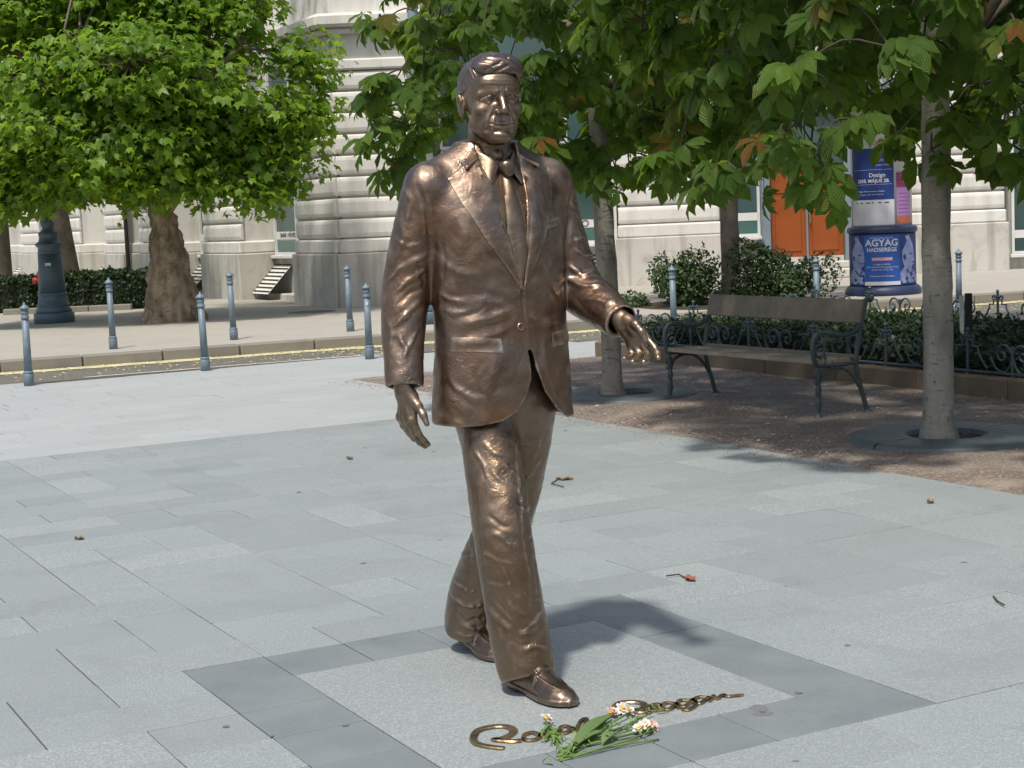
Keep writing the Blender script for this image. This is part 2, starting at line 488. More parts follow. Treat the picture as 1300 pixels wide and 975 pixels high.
m_bluegrey = M('blue_grey_jamb_paint', (.200, .245, .290), .5, noise=.4, nscale=3)
m_brass = M('brass', (.55, .42, .18), .3, metal=1.)
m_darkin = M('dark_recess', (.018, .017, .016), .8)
m_panelg = M('pale_green_panel', (.40, .45, .43), .5, noise=.3, nscale=2)
UP = Vector((0, 0, 1))
class Wall:
    """frame of one facade: s along it, d outwards"""
    def __init__(s, o, t, n): s.o, s.t, s.n = Vector(o), Vector(t), Vector(n)
    def p(s, a, d, z): return s.o + s.t * a + s.n * d + UP * z
    def box(s, mb, a0, a1, d0, d1, z0, z1, bev=0., mi=0):
        return mb.box(s.p((a0 + a1) / 2, (d0 + d1) / 2, (z0 + z1) / 2), (a1 - a0, d1 - d0, z1 - z0), ax=(s.t, s.n, UP), bev=bev, mi=mi)
    def pillow(s, mb, a0, a1, z0, z1, dep, end0=True, end1=True, d0=0.):
        """rounded rusticated course"""
        r = min(.075, (z1 - z0) / 2.2); g = .022
        pr = [(0, z0 + g), (dep * .55, z0 + g), (dep * .86, z0 + g + r * .35), (dep, z0 + g + r), (dep, z1 - g - r), (dep * .86, z1 - g - r * .35), (dep * .55, z1 - g), (0, z1 - g)]
        st = []
        if end0: st += [(a0, .55), (a0 + r * .3, .88)]
        st += [(a0 + (r if end0 else 0), 1.), (a1 - (r if end1 else 0), 1.)]
        if end1: st += [(a1 - r * .3, .88), (a1, .55)]
        vs = [s.p(a, d0 + d * k, z) for (a, k) in st for (d, z) in pr]; n = len(pr)
        fs = [(i * n + j, i * n + (j + 1) % n, (i + 1) * n + (j + 1) % n, (i + 1) * n + j) for i in range(len(st) - 1) for j in range(n)]
        fs += [tuple(range(n)), tuple((len(st) - 1) * n + j for j in range(n))[::-1]]
        return mb.add(vs, fs)
building = empty('stone_building', (2, 33, 0))
tag(building, 'pale rusticated stone building with tall windows and an orange double door', 'building')
building_inv = Matrix.Translation((-2, -33, 0))
def bpart(mb, name, mat, parent=None, smooth=False):
    o = mb.build(name, mat, None, smooth)
    pr = parent or building
    o.parent = pr
    if pr is building: o.matrix_parent_inverse = building_inv
    else: o.matrix_parent_inverse = Matrix.Identity(4)
    return o
ZC = [1.34, 1.715, 2.09, 2.465, 2.84, 3.215, 3.59, 3.965, 4.32]
def pilaster(w, a0, a1, base=.09, name='stone_course', e0=True, e1=True, zs=ZC, top=True, back=-1.2):
    """pier of rusticated courses on a plinth"""
    bpart(w.box(MB(), a0 + .05, a1 - .05, back, 0, .0, 9.5), 'pier_core', m_stone)
    bpart(w.box(MB(), a0 - .06, a1 + .06, back + .02, base + .07, .10, 1.08, bev=.02), 'plinth', m_plinth)
    bpart(w.box(MB(), a0 - .02, a1 + .02, back + .04, base + .03, 1.082, 1.335, bev=.03), 'plinth_band', m_stone)
    for i in range(len(zs) - 1):
        bpart(w.pillow(MB(), a0, a1, zs[i], zs[i + 1], base, e0, e1), name, m_stone, smooth=False)
    if top:
        bpart(w.box(MB(), a0 - .05, a1 + .05, -.3, base + .03, 4.325, 4.52, bev=.03), 'moulding', m_stone)
        bpart(w.box(MB(), a0, a1, -.3, base - .02, 4.522, 4.95, bev=.01), 'frieze', m_stone)
        bpart(w.box(MB(), a0 - .10, a1 + .10, -.3, base + .14, 4.952, 5.06, bev=.04), 'moulding', m_stone)
        bpart(w.box(MB(), a0 - .18, a1 + .18, -.3, base + .26, 5.062, 5.30, bev=.05), 'moulding', m_stone)
        bpart(w.box(MB(), a0, a1, -.3, base, 5.302, 9.4), 'upper_wall', m_stone)
def text_on(body, loc, rot_mat, size, mat, name, parent, extrude=.002, align='CENTER'):
    c = bpy.data.curves.new(name, 'FONT'); c.body = body; c.size = size; c.extrude = extrude; c.align_x = align; c.align_y = 'CENTER'
    t = bpy.data.objects.new('tmp_text', c); col.objects.link(t)
    dg = bpy.context.evaluated_depsgraph_get()
    me = bpy.data.meshes.new_from_object(t.evaluated_get(dg)); bpy.data.objects.remove(t)
    me.materials.clear(); me.materials.append(mat); me.transform(Matrix.Translation(loc) @ rot_mat.to_4x4())
    o = link(name, me)
    if parent:
        o.parent = parent
        if parent is building: o.matrix_parent_inverse = building_inv
    return o
def wall_rot(w):       # text lying on a facade: x along the reading direction, z outwards
    x = w.n.cross(UP) * -1
    x = UP.cross(w.n)
    return Matrix(((x.x, 0, w.n.x), (x.y, 0, w.n.y), (x.z, 1, w.n.z)))
def window(w, a0, a1, z0, z1, d, sign=None, mull=None, glass=m_glass, lowglass=True):
    """tall window with white frame, sill, sign band"""
    fr = MB(); f = .055
    w.box(fr, a0, a0 + f, d, d + .08, z0, z1); w.box(fr, a1 - f, a1, d, d + .08, z0, z1)
    w.box(fr, a0 + f, a1 - f, d, d + .078, z0, z0 + f)
    for m_ in (mull or []): w.box(fr, a0 + (a1 - a0) * m_ - .03, a0 + (a1 - a0) * m_ + .03, d, d + .075, z0 + f, z1)
    w.box(fr, a0 + f, a1 - f, d, d + .07, 3.0, 3.07)
    o = bpart(fr, 'window', m_white)
    bpart(w.box(MB(), a0 + f, a1 - f, d + .01, d + .03, z0 + f, z0 + .42), 'pane', m_glass_low if lowglass else glass, o)
    bpart(w.box(MB(), a0 + f, a1 - f, d + .012, d + .03, z0 + .421, z1), 'pane', glass, o)
    sg = bpart(w.box(MB(), a0 + f, a1 - f, d + .031, d + .036, z0 + .32, z0 + .48), 'sign_band', m_sign, o)
    if sign:
        cx = (a0 + a1) / 2
        text_on(sign, w.p(cx, d + .038, z0 + .40), wall_rot(w), .135, m_ink, 'lettering', o)
    bpart(w.box(MB(), a0 - .05, a1 + .05, d - .05, d + .16, z0 - .07, z0 - .005, bev=.01), 'sill', m_white, o)
    return o
def vent(w, a0, a1, z0, z1, d, shear, n=7, panel=True):
    """slanted louvre of dark slots below a window"""
    v = bpart(w.box(MB(), a0 - .3, a1 + shear + .5, d - .04, d + .012, z0 - .12, z1 + .02), 'vent', m_panelg)
    h = (z1 - z0) / n
    for i in range(n):
        o = shear * i / n
        bpart(w.box(MB(), a0 + o, a1 + o, d + .005, d + .02, z0 + h * i + h * .12, z0 + h * i + h * .62), 'slat', m_darkin, v)
# --- wing along the plaza axis, left of the corner
wing = Wall((-2.97, 29.45, 0), A_DIR, -B_DIR)
PIL = [(0, 2.0), (5.2, 7.65), (10.2, 12.75), (14.1, 16.0), (18.8, 21.0), (24.0, 26.5), (29.5, 32.0)]
for k, (a0, a1) in enumerate(PIL): pilaster(wing, a0, a1, e0=True, e1=True, back=-.72 if k else -1.2)
for k in range(len(PIL) - 1):
    a0, a1 = PIL[k][1], PIL[k + 1][0]; dd = -.70
    bpart(wing.box(MB(), a0 - .1, a1 + .1, -1.3, dd - .05, .0, 9.4), 'recess_wall', m_stone)
    bpart(wing.box(MB(), a0 - .1, a1 + .1, -1.3, dd + .30, .08, .24, bev=.02), 'step', m_plinth)
    if k == 2:
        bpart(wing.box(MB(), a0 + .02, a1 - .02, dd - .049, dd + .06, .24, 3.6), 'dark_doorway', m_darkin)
        continue
    window(wing, a0 + .55, a1 - .12, 1.02, 5.2, dd, 'BANK  INTESA  SANPAOLO' if False else None, mull=[.5])
    text_on('BANK • MŰVÉSZ • BANK', wing.p(a1 - 1.1, dd + .04, 1.42), wall_rot(wing), .13, m_ink, 'lettering', building)
    bpart(wing.box(MB(), a0, a1 - .05, dd - .04, dd + .05, .80, .945), 'window_apron', m_plinth)
    pv = bpart(wing.box(MB(), a0, a1 - .03, dd - .04, dd + .03, .24, .80), 'vent_panel', m_panelg)
    slope = MB().add([wing.p(a1 - .98, dd + .03, .84), wing.p(a1 - .02, dd + .03, .84), wing.p(a1 - .02, -.10, .25), wing.p(a1 - .98, -.10, .25)], [(0, 1, 2, 3)])
    bpart(slope, 'vent', m_stone)
    for q in range(8):
        f = (q + .3) / 8; d0 = dd + .03 + (-.10 - dd - .03) * f; z0 = .84 - .59 * f
        bpart(wing.box(MB(), a1 - .96, a1 - .04, d0 - .004, d0 + .03, z0 - .004, z0 + .012), 'slat', m_darkin)
# rain pipe beside the dark doorway
bpart(MB().tube([wing.p(14.0, .05, .1), wing.p(14.0, .05, 5)], .05, 8), 'rain_pipe', m_darkin)
# --- front towards the street: corner block, then the long front further back
front0 = Wall((-2.97, 29.45, 0), (1, 0, 0), (0, -1, 0))
pilaster(front0, 0.0, 1.62, e0=False, e1=True, back=-4)
front = Wall((0, 33.0, 0), (1, 0, 0), (0, -1, 0))
bpart(MB().box((4.5, 35.3, 4.6), (14.6, 3.2, 9.4)), 'main_wall', m_stone)
pilaster(front, 2.28, 4.32, e0=True, e1=True, back=-.75)
pilaster(front, 7.02, 10.06, e0=True, e1=True, back=-.75)
pilaster(front, 11.4, 14.0, e0=True, e1=True, back=-.75)
bpart(MB().box((2.14, 33.12, 4.6), (.22, .30, 9.3)), 'window_reveal', m_stone)
bpart(MB().box((2.14, 33.12, .10), (.30, .34, .05)), 'step', m_plinth)
window(front, -1.25, 2.02, 1.0, 6.2, -.35, None, mull=[.33, .78])
text_on('FIUMO', front.p(1.42, -.309, 1.40), wall_rot(front), .19, m_ink, 'lettering', building)
bpart(front.box(MB(), -1.4, 2.03, -.75, -.36, .1, .93), 'window_apron', m_plinth)
vent(front, .9, 1.95, .25, .80, -.345, 0.0, n=7)
window(front, 4.45, 5.17, 1.0, 4.4, -.25, None)
bpart(front.box(MB(), 4.33, 5.175, -.75, -.26, .1, .93), 'window_apron', m_plinth)
for a in (5.18, 6.85): bpart(front.box(MB(), a, a + .17, -.5, .02, .12, 4.5, bev=.01), 'door_jamb', m_bluegrey)
bpart(front.box(MB(), 5.35, 6.85, -.5, .015, 3.45, 4.5), 'door_head', m_bluegrey)
bpart(front.box(MB(), 5.0, 7.05, -.5, .55, .118, .30, bev=.02), 'door_step', m_plinth)
bpart(front.box(MB(), 5.15, 6.9, -.5, .25, .301, .44, bev=.02), 'door_step', m_plinth)
for k, a in enumerate((5.36, 6.11)):
    dr = bpart(front.box(MB(), a, a + .73, -.20, -.13, .55, 2.32), 'door', m_orange)
    bpart(front.box(MB(), a + .10, a + .63, -.131, -.11, .66, 1.75, bev=.012), 'door_panel', m_orange, dr)
    bpart(front.box(MB(), a + .10, a + .63, -.131, -.11, 1.84, 2.24, bev=.012), 'door_panel', m_orange, dr)
    bpart(front.box(MB(), a, a + .73, -.20, -.12, .44, .548), 'kick_plate', m_plinth, dr)
    bpart(front.box(MB(), a, a + .73, -.22, -.13, 2.40, 3.44), 'transom', m_glass, dr)
hd = MB(); hd.tube([front.p(6.16, -.11, 1.40), front.p(6.16, -.07, 1.40), front.p(6.16, -.07, 1.22)], .016, 8); hd.box(front.p(6.16, -.125, 1.36), (.05, .02, .26))
bpart(hd, 'door_handle', m_brass)
bpart(front.box(MB(), 6.085, 6.12, -.14, -.09, .46, 2.32), 'door_bead', m_bluegrey)
bpart(front.box(MB(), 5.36, 6.84, -.22, -.08, 2.325, 2.395), 'door_head', m_orange)
# window at the right end
window(front, 10.22, 11.28, .42, 5.0, -.10, None, lowglass=False)
bpart(front.box(MB(), 10.1, 11.4, -.75, -.11, .1, .35), 'window_apron', m_plinth)
bpart(front.box(MB(), 10.62, 11.0, -.064, -.058, .85, 1.55), 'notice', m_sign)
# upper front so that the row of leaves has stone behind it
bpart(front.box(MB(), -1.4, 2.27, -.7, .02, 6.2, 9.4), 'upper_wall', m_stone)
bpart(front.box(MB(), 4.33, 7.0, -.5, .0, 4.52, 9.4), 'upper_wall', m_stone)
# security camera on the corner block
sc_ = empty('security_camera', PY(522, 92, 29.2)); tag(sc_, 'white security camera on a bracket on the pale stone corner', 'camera')
MB().box((.03, 0, .10), (.34, .12, .11), ax=(Vector((.86, 0, -.5)).normalized(), Vector((0, 1, 0)), Vector((.5, 0, .86)).normalized()), bev=.015).build('housing', m_white, sc_)
MB().tube([(-.06, .02, .05), (-.08, .10, -.06), (-.08, .18, -.06)], .02, 8).build('bracket', m_white, sc_)
MB().box((-.08, .19, -.07), (.10, .02, .16)).build('mount_plate', m_white, sc_)
# ------------------------------------------------------------------ street furniture
m_iron_blue = M('blue_grey_iron_paint', (.165, .225, .262), .48, noise=.8, nscale=14, color2=(.115, .160, .190), bump=.12, bscale=50, obj_var=.06)
m_iron_dark = M('dark_blue_iron_paint', (.058, .088, .110), .42, noise=.5, nscale=9, color2=(.028, .040, .048), bump=.15, bscale=60)
m_iron_green = M('dark_green_iron_paint', (.060, .085, .088), .45, noise=.5, nscale=14, color2=(.030, .038, .036), bump=.2, bscale=80)
m_grate = M('tree_grate_iron', (.070, .098, .108), .5, noise=.6, nscale=6, color2=(.095, .105, .100), bump=.25, bscale=60)
m_wood = M('weathered_bench_wood', (.255, .215, .165), .65, noise=.7, nscale=11, color2=(.155, .128, .096), bump=.25, bscale=25, obj_var=.1)
m_soil = M('dark_soil', (.035, .026, .018), .9, noise=.6, nscale=30, color2=(.07, .045, .025), bump=.6, bscale=60)

# bollards: round base, ring, slightly tapered shaft, collar, pointed cap
def make_bollard():
    root = empty('bollard')
    MB().lathe((0, 0, 0), [(0.0562, -.02), (0.0562, .125), (0.0515, .135)], 16).build('base', m_iron_blue, root, True)
    MB().lathe((0, 0, 0), [(0.0484, .134), (0.0546, .142), (0.0546, .158), (0.0468, .166)], 16).build('ring', m_iron_blue, root, True)
    MB().lathe((0, 0, 0), [(0.0437, .165), (0.0367, .74)], 16).build('shaft', m_iron_blue, root, True)
    MB().lathe((0, 0, 0), [(0.0390, .739), (0.0468, .747), (0.0468, .760), (0.0398, .768), (0.0390, .80), (0.0452, .806), (0.0452, .815), (0.0390, .82), (0.0382, .842)], 16).build('collar', m_iron_blue, root, True)
    MB().lathe((0, 0, 0), [(0.0390, .841), (0.0562, .852), (0.0562, .862), (0.0234, .890), (0.0125, .898), (0.0140, .908), (0.0031, .922)], 16).build('cap', m_iron_blue, root, True)
    return root
FR = [(-5.32, 17.90), (-3.54, 18.82), (-1.69, 19.47), (.25, 20.20), (2.12, 20.94), (4.10, 21.68), (6.22, 22.50)]
BK = [(-5.21, 21.37), (-3.75, 22.13), (-2.23, 22.83)]
lbl_f = ['blue grey bollard at the far left edge of the pale plaza paving', 'blue grey bollard at the plaza edge in front of the plane tree trunk', 'blue grey bollard with a small white mark beside the statue\'s sleeve', 'blue grey bollard standing hidden behind the bronze statue',
         'blue grey bollard behind the left armrest of the bench', 'blue grey bollard behind the bench backrest by the orange door', 'blue grey bollard behind the hedge right of the nearest tree trunk']
lbl_b = ['blue grey bollard on the far pavement between lamp post and plane tree', 'blue grey bollard on the far pavement right of the plane tree', 'dark blue bollard on the far pavement before the stone corner']
proto = make_bollard()
for i, (x, y) in enumerate(FR + BK):
    if i == 3: continue
    o = proto if i == 0 else copy_tree(proto)
    o.location = (x, y, 0 if i < 7 else .118); o.rotation_euler = (math.radians(rng.uniform(-.8, .8)), math.radians(rng.uniform(-.8, .8)), rng.uniform(0, 6))
    if i >= 7: o.scale = (1, 1, 1.02)
    tag(o, (lbl_f + lbl_b)[i], 'bollard', 'bollards along the street')
    if i == 2:
        o.rotation_euler = (0, 0, 0); MB().box((.005, -.0405, .665), (.022, .006, .034), bev=.002).build('sticker', m_sign, o)
m_lamp = M('lamp_post_paint', (.085, .135, .170), .42, noise=.5, nscale=6, color2=(.065, .105, .135), bump=.12, bscale=50)
# lamp posts with a wide fluted foot
def make_lamp(name, loc, label, h=7.):
    root = empty(name, loc); tag(root, label, 'lamp post', 'lamp posts on the far pavement')
    MB().lathe((0, 0, 0), [(.345, -.02), (.345, .16), (.335, .175), (.30, .185)], 24).build('foot', m_lamp, root, True)
    MB().lathe((0, 0, 0), [(.30, .184), (.315, .20), (.275, .27), (.272, .285), (.285, .30), (.285, .325), (.262, .34), (.250, .43), (.245, .47), (.255, .485), (.255, .51), (.235, .525)], 24).build('base_moulding', m_lamp, root, True)
    MB().lathe((0, 0, 0), [(.235, .524), (.215, .90), (.200, 1.20)], 24).build('pedestal', m_lamp, root, True)
    MB().lathe((0, 0, 0), [(.200, 1.199), (.208, 1.22), (.198, 1.24), (.198, 1.31), (.235, 1.345), (.240, 1.37), (.215, 1.385), (.175, 1.42), (.160, 1.50), (.172, 1.52), (.172, 1.56), (.120, 1.60), (.100, 1.64), (.122, 1.70), (.128, 1.76), (.105, 1.83), (.085, 1.87)], 24).build('neck', m_lamp, root, True)
    MB().lathe((0, 0, 0), [(.085, 1.869), (.088, 2.4), (.082, 4.0), (.055, h)], 16).build('shaft', m_iron_blue, root, True)
    MB().lathe((0, 0, 0), [(.05, h), (.13, h + .1), (.22, h + .5), (.24, h + .55), (.1, h + .75), (.02, h + .9)], 16).build('lantern', m_white, root, True)
    return root
l1 = make_lamp('lamp_post', Vector((-7.93, 28.45, .118)), 'dark blue cast iron lamp post with wide base below the plane tree')
MB().box((.02, -.232, 1.02), (.10, .012, .05)).build('plate', m_sign, l1)
make_lamp('lamp_post', Vector((-1.20, 23.9, .118)), 'blue lamp post seen between the statue\'s right arm and jacket')
# red hydrant behind the left hedge
m_red = M('red_hydrant_paint', (.28, .022, .015), .45, noise=.4, nscale=10)
hy = empty('fire_hydrant', Vector((-8.95, 31.5, .118))); tag(hy, 'red fire hydrant half hidden behind the dark lamp post', 'hydrant')
MB().lathe((0, 0, 0), [(.14, 0), (.14, .06), (.095, .08), (.09, .62), (.12, .64), (.12, .70)], 14).build('barrel', m_red, hy, True)
MB().lathe((0, 0, 0), [(.12, .70), (.115, .78), (.075, .86), (.03, .90), (.03, .95)], 14).build('dome', m_red, hy, True)
for s in (-1, 1): MB().tube([(s * .08, 0, .66), (s * .19, 0, .66)], [.06, .065], 10).build('outlet', m_red, hy, True)

# advertising column
m_navy = M('navy_column_paint', (.020, .036, .090), .45, noise=.4, nscale=5, color2=(.03, .045, .08))
m_colwhite = M('white_column_paper', (.60, .62, .62), .6, noise=.5, nscale=3, color2=(.50, .52, .52))
m_blue = M('blue_poster_print', (.012, .040, .210), .55, noise=.3, nscale=4, color2=(.010, .030, .15))
m_blue2 = M('bright_blue_poster_print', (.020, .095, .370), .55, noise=.5, nscale=2, color2=(.012, .05, .24))
m_lilac = M('lilac_poster_print', (.42, .22, .48), .55, noise=.4, nscale=5)
m_plum = M('plum_poster_print', (.16, .028, .12), .55, noise=.6, nscale=22, color2=(.40, .06, .08))
m_orp = M('orange_poster_print', (.55, .16, .06), .55, noise=.5, nscale=16, color2=(.25, .06, .12))
m_pink = M('pink_poster_print', (.52, .10, .20), .55)
m_clay = M('lilac_grey_figure_print', (.28, .33, .52), .6, noise=.9, nscale=7, color2=(.14, .18, .36))
m_clay2 = M('dark_figure_print', (.022, .045, .17), .6)
m_paper = M('white_print', (.62, .62, .64), .6)
AC = Vector((6.04, 26.25, .118))
adc = empty('advertising_column', AC); tag(adc, 'round advertising column with navy drum and posters beside the orange door', 'advertising column')
R1, R2 = .525, .475
MB().lathe((0, 0, 0), [(.60, -.01), (.605, .06), (.58, .12), (.54, .15)], 40).build('foot', m_navy, adc, True)
MB().lathe((0, 0, 0), [(R1, .145), (R1, 1.00)], 40).build('drum', m_navy, adc, True)
MB().lathe((0, 0, 0), [(.54, .99), (.555, 1.01), (.555, 1.06), (.53, 1.085), (.48, 1.10)], 40).build('drum_rim', m_navy, adc, True)
MB().lathe((0, 0, 0), [(R2, 1.095), (R2, 3.2), (.52, 3.25), (.55, 3.35), (.3, 3.6), (.02, 3.8)], 40).build('shaft', m_colwhite, adc, True)
face0 = math.atan2(-AC.y, -AC.x)                                  # side that looks towards the plaza
def on_col(r, x, z): return Vector((r * math.cos(face0 + x / r), r * math.sin(face0 + x / r), z))
def poster(r, x0, x1, z0, z1, mat, name='poster', lift=.004, parent=adc):
    mb = MB(); n = 14; vs = [on_col(r, 0, 0)] * 0
    for k in range(n + 1):
        x = x0 + (x1 - x0) * k / n
        for z in (z0, z1):
            p = on_col(r, x, z); q = Vector((p.x, p.y, 0)).normalized() * lift; vs.append(p + q)
    mb.add(vs, [(2 * k, 2 * k + 2, 2 * k + 3, 2 * k + 1) for k in range(n)])
    return mb.build(name, mat, parent)
def wrap_shape(r, poly, mat, name, lift, parent):
    """flat print with a free outline wrapped round the column"""
    n = len(poly); bm = bmesh.new()
    vs = [bm.verts.new((x, z, 0)) for (x, z) in poly]; bm.faces.new(vs)
    bmesh.ops.triangulate(bm, faces=bm.faces)
    bmesh.ops.subdivide_edges(bm, edges=bm.edges, cuts=2, use_grid_fill=True)
    for v in bm.verts:
        p = on_col(r, v.co.x, v.co.y); q = Vector((p.x, p.y, 0)).normalized() * lift; v.co = p + q
    me = bpy.data.meshes.new(name); bm.to_mesh(me); bm.free(); me.materials.append(mat)
    return link(name, me, parent)
def wrap_text(r, body, x, z, size, mat, parent, lift=.014, bold=0.):
    c = bpy.data.curves.new('lettering', 'FONT'); c.body = body; c.size = size; c.align_x = 'CENTER'; c.align_y = 'CENTER'; c.offset = bold
    t = bpy.data.objects.new('tmp_text', c); col.objects.link(t)
    me = bpy.data.meshes.new_from_object(t.evaluated_get(bpy.context.evaluated_depsgraph_get())); bpy.data.objects.remove(t)
    me.materials.clear(); me.materials.append(mat)
    for v in me.vertices:
        p = on_col(r, x + v.co.x, z + v.co.y); q = Vector((p.x, p.y, 0)).normalized() * lift; v.co = p + q
    return link('lettering', me, parent)
p0 = poster(R1, -.72, .72, .17, .97, m_clay2, lift=.003)
poster(R1, -.29, .28, .23, .96, m_blue2, 'poster_panel', .010, p0)
poster(R1, -.29, .28, .17, .228, m_paper, 'poster_strip', .010, p0)
wrap_text(R1, 'AGYAG', -.01, .835, .150, m_paper, p0, bold=.003)
wrap_text(R1, 'HADSEREGE', -.01, .728, .086, m_paper, p0, bold=.002)
wrap_text(R1, 'AZ ELSŐ KÍNAI CSÁSZÁR', -.01, .915, .032, m_paper, p0)
poster(R1, -.155, .145, .555, .61, m_pink, 'poster_strip', .012, p0)
wrap_text(R1, 'NYOLCADIK', -.005, .583, .056, m_paper, p0, bold=.002)
for k, tx in enumerate(('A világhírű kiállítás', '2010. március 5-től augusztus 31-ig', 'minden nap 10-20 óráig')): wrap_text(R1, tx, -.01, .500 - .042 * k, .034, m_paper, p0)
wrap_text(R1, 'WestEnd kiállítótér Budapest', -.01, .315, .032, m_paper, p0)
# two carved stone heads printed on the sides
HEADP = [(x * 1.7, z) for x, z in [(-.02, .80), (.0, .86), (-.025, .93), (.03, .95), (.055, .86), (.085, .80), (.10, .70), (.105, .60), (.12, .545), (.10, .53), (.10, .49), (.07, .455), (.065, .42), (.10, .38), (.15, .30), (.17, .22), (.16, .19), (-.13, .19), (-.12, .30), (-.06, .40), (-.035, .45), (-.06, .55), (-.06, .70)]]
for cx, s in ((-.47, 1), (.42, 1)):
    hp = wrap_shape(R1, [(cx + s * x, z) for x, z in HEADP], m_clay, 'figure_print', .006, p0)
    for pl in ([(.03, .655), (.075, .66), (.075, .645), (.03, .64)], [(.055, .52), (.10, .525), (.10, .512), (.055, .507)], [(-.05, .62), (-.02, .65), (-.015, .57), (-.04, .56)], [(-.02, .40), (.05, .31), (.06, .32), (-.005, .41)], [(.07, .40), (.04, .31), (.05, .305), (.085, .39)]):
        wrap_shape(R1, [(cx + s * x * 1.7, z) for x, z in pl], m_clay2, 'figure_line', .008, p0)
p1 = poster(R2, -.56, .20, 1.52, 2.32, m_blue, lift=.004)
wrap_text(R2, 'PALOTÁBAN', .02, 2.13, .05, m_paper, p1); wrap_text(R2, 'és az Iparművészeti', .02, 2.06, .035, m_paper, p1)
poster(R2, -.50, .17, 1.985, 1.989, m_paper, 'poster_strip', .006, p1); poster(R2, -.50, .17, 1.755, 1.759, m_paper, 'poster_strip', .006, p1)
wrap_text(R2, 'Design', -.06, 1.90, .092, m_paper, p1, bold=.0015)
wrap_text(R2, '2010. MÁJUS 28.', -.13, 1.81, .076, m_paper, p1, bold=.002)
wrap_text(R2, 'Magyar Formatervezés a világban', -.16, 1.65, .032, m_paper, p1); wrap_text(R2, 'Budapest, nyitva: kedd-vasárnap', -.16, 1.60, .030, m_paper, p1)
wrap_text(R2, 'DIZÁJN', .02, 2.40, .085, m_pink, p1, bold=.002)
p2 = poster(R2, -.56, .20, 1.12, 1.515, m_paper, lift=.004)
for k in range(6): poster(R2, -.45 + .10 * k, -.42 + .10 * k + .02 * (k % 3), 1.462, 1.478, m_ink, 'logo', .006, p2)
p3 = poster(R2, .24, .56, 1.16, 1.92, m_lilac, lift=.004)
poster(R2, .24, .56, 1.70, 1.93, m_plum, 'poster_panel', .006, p3); poster(R2, .24, .56, 1.13, 1.25, m_orp, 'poster_panel', .006, p3)
for k in range(6): poster(R2, .27, .52 - .03 * (k % 2), 1.30 + .06 * k, 1.306 + .06 * k, m_plum, 'poster_line', .006, p3)
p4 = poster(R2, .28, .52, 2.10, 2.45, m_ink, lift=.004)

# park bench with cast iron ends
bA, bB = G(852, 508), G(1040, 533)
bx = (bB - bA); bl = bx.length; bx.normalize(); bf = Vector((-bA.x, -bA.y, 0)); bf = bf - bx * bf.dot(bx); bf.normalize()   # bf: the way the sitter looks
bench = empty('park_bench', bA + bx * bl / 2 - bf * .26, 0); tag(bench, 'wooden park bench with scrolled dark iron ends on the gravel', 'bench')
bmw = Matrix(((bx.x, bf.x, 0, 0), (bx.y, bf.y, 0, 0), (0, 0, 1, 0), (0, 0, 0, 1)))
bench.matrix_world = Matrix.Translation(bA + bx * bl / 2 - bf * .24) @ bmw
def scroll(c, r0, turns, a0, sgn=1, n=26, r1=.012):
    return [(0, c[0] + (r0 + (r1 - r0) * k / n) * math.cos(a0 + sgn * turns * 2 * math.pi * k / n), c[1] + (r0 + (r1 - r0) * k / n) * math.sin(a0 + sgn * turns * 2 * math.pi * k / n)) for k in range(n + 1)]
def spl(pts, n=5): return [tuple(p.tolist()) for p in smooth_line(pts, n)]
END = MB()
END.tube(spl([(0, .25, .0), (0, .245, .10), (0, .24, .22), (0, .245, .32), (0, .25, .40)]), [.026, .022, .020, .018, .018] * 4 + [.018], 8)     # front leg
END.lathe((0, .25, 0), [(.045, 0), (.045, .012), (.026, .05)], 10)
for z in (.12, .135, .20): END.lathe((0, .243, z), [(.022, -.006), (.030, 0), (.022, .006)], 10)
END.tube(spl([(0, -.24, .0), (0, -.21, .12), (0, -.17, .24), (0, -.145, .34), (0, -.13, .42)]), .019, 8)                                      # rear leg
END.lathe((0, -.245, 0), [(.045, 0), (.045, .012), (.022, .04)], 10)
END.tube(spl([(0, .24, .25), (0, .20, .345), (0, .10, .385), (0, -.02, .37), (0, -.11, .30), (0, -.165, .22)]), .014, 7)                       # arch under the seat
END.tube(scroll((.255, .335), .055, .9, -1.2, -1), .013, 6)
END.tube(spl([(0, .26, .415), (0, .05, .405), (0, -.14, .41)]), .018, 7)                                                                      # seat rail
END.tube(spl([(0, -.13, .41), (0, -.16, .55), (0, -.20, .72), (0, -.245, .86), (0, -.27, .895), (0, -.295, .89)]), [.019] * 20 + [.017] * 6, 8)  # back post
END.tube([(0, -.275, .893), (0, -.305, .885)], .028, 8)
END.tube(spl([(0, .26, .42), (0, .285, .50), (0, .28, .60), (0, .235, .655), (0, .15, .655), (0, .02, .63), (0, -.09, .635), (0, -.16, .675), (0, -.185, .705)]), .019, 8)  # armrest
END.tube(scroll((.215, .515), .062, 1.3, 1.9, -1), .012, 6)
END.tube(spl([(0, .27, .60), (0, .235, .59), (0, .215, .575)]), .012, 6); END.tube(spl([(0, .165, .50), (0, .17, .45), (0, .19, .42)]), .012, 6)
for x in (-bl / 2, bl / 2):
    o = END.build('iron_end', m_iron_green, bench, True); o.location = (x, 0, 0)
Lw = bl + .02
def plank(y, z, wy, wz, tilt, nm):
    o = MB().box((0, 0, 0), (Lw, wy, wz), bev=.006).build(nm, m_wood, bench); o.location = (0, y, z); o.rotation_euler = (tilt, 0, 0); return o
plank(.19, .437, .165, .036, math.radians(2), 'seat_plank'); plank(.008, .434, .165, .036, math.radians(2), 'seat_plank'); plank(-.155, .445, .05, .034, math.radians(20), 'seat_plank')
plank(-.205, .795, .034, .185, math.radians(13), 'back_plank')
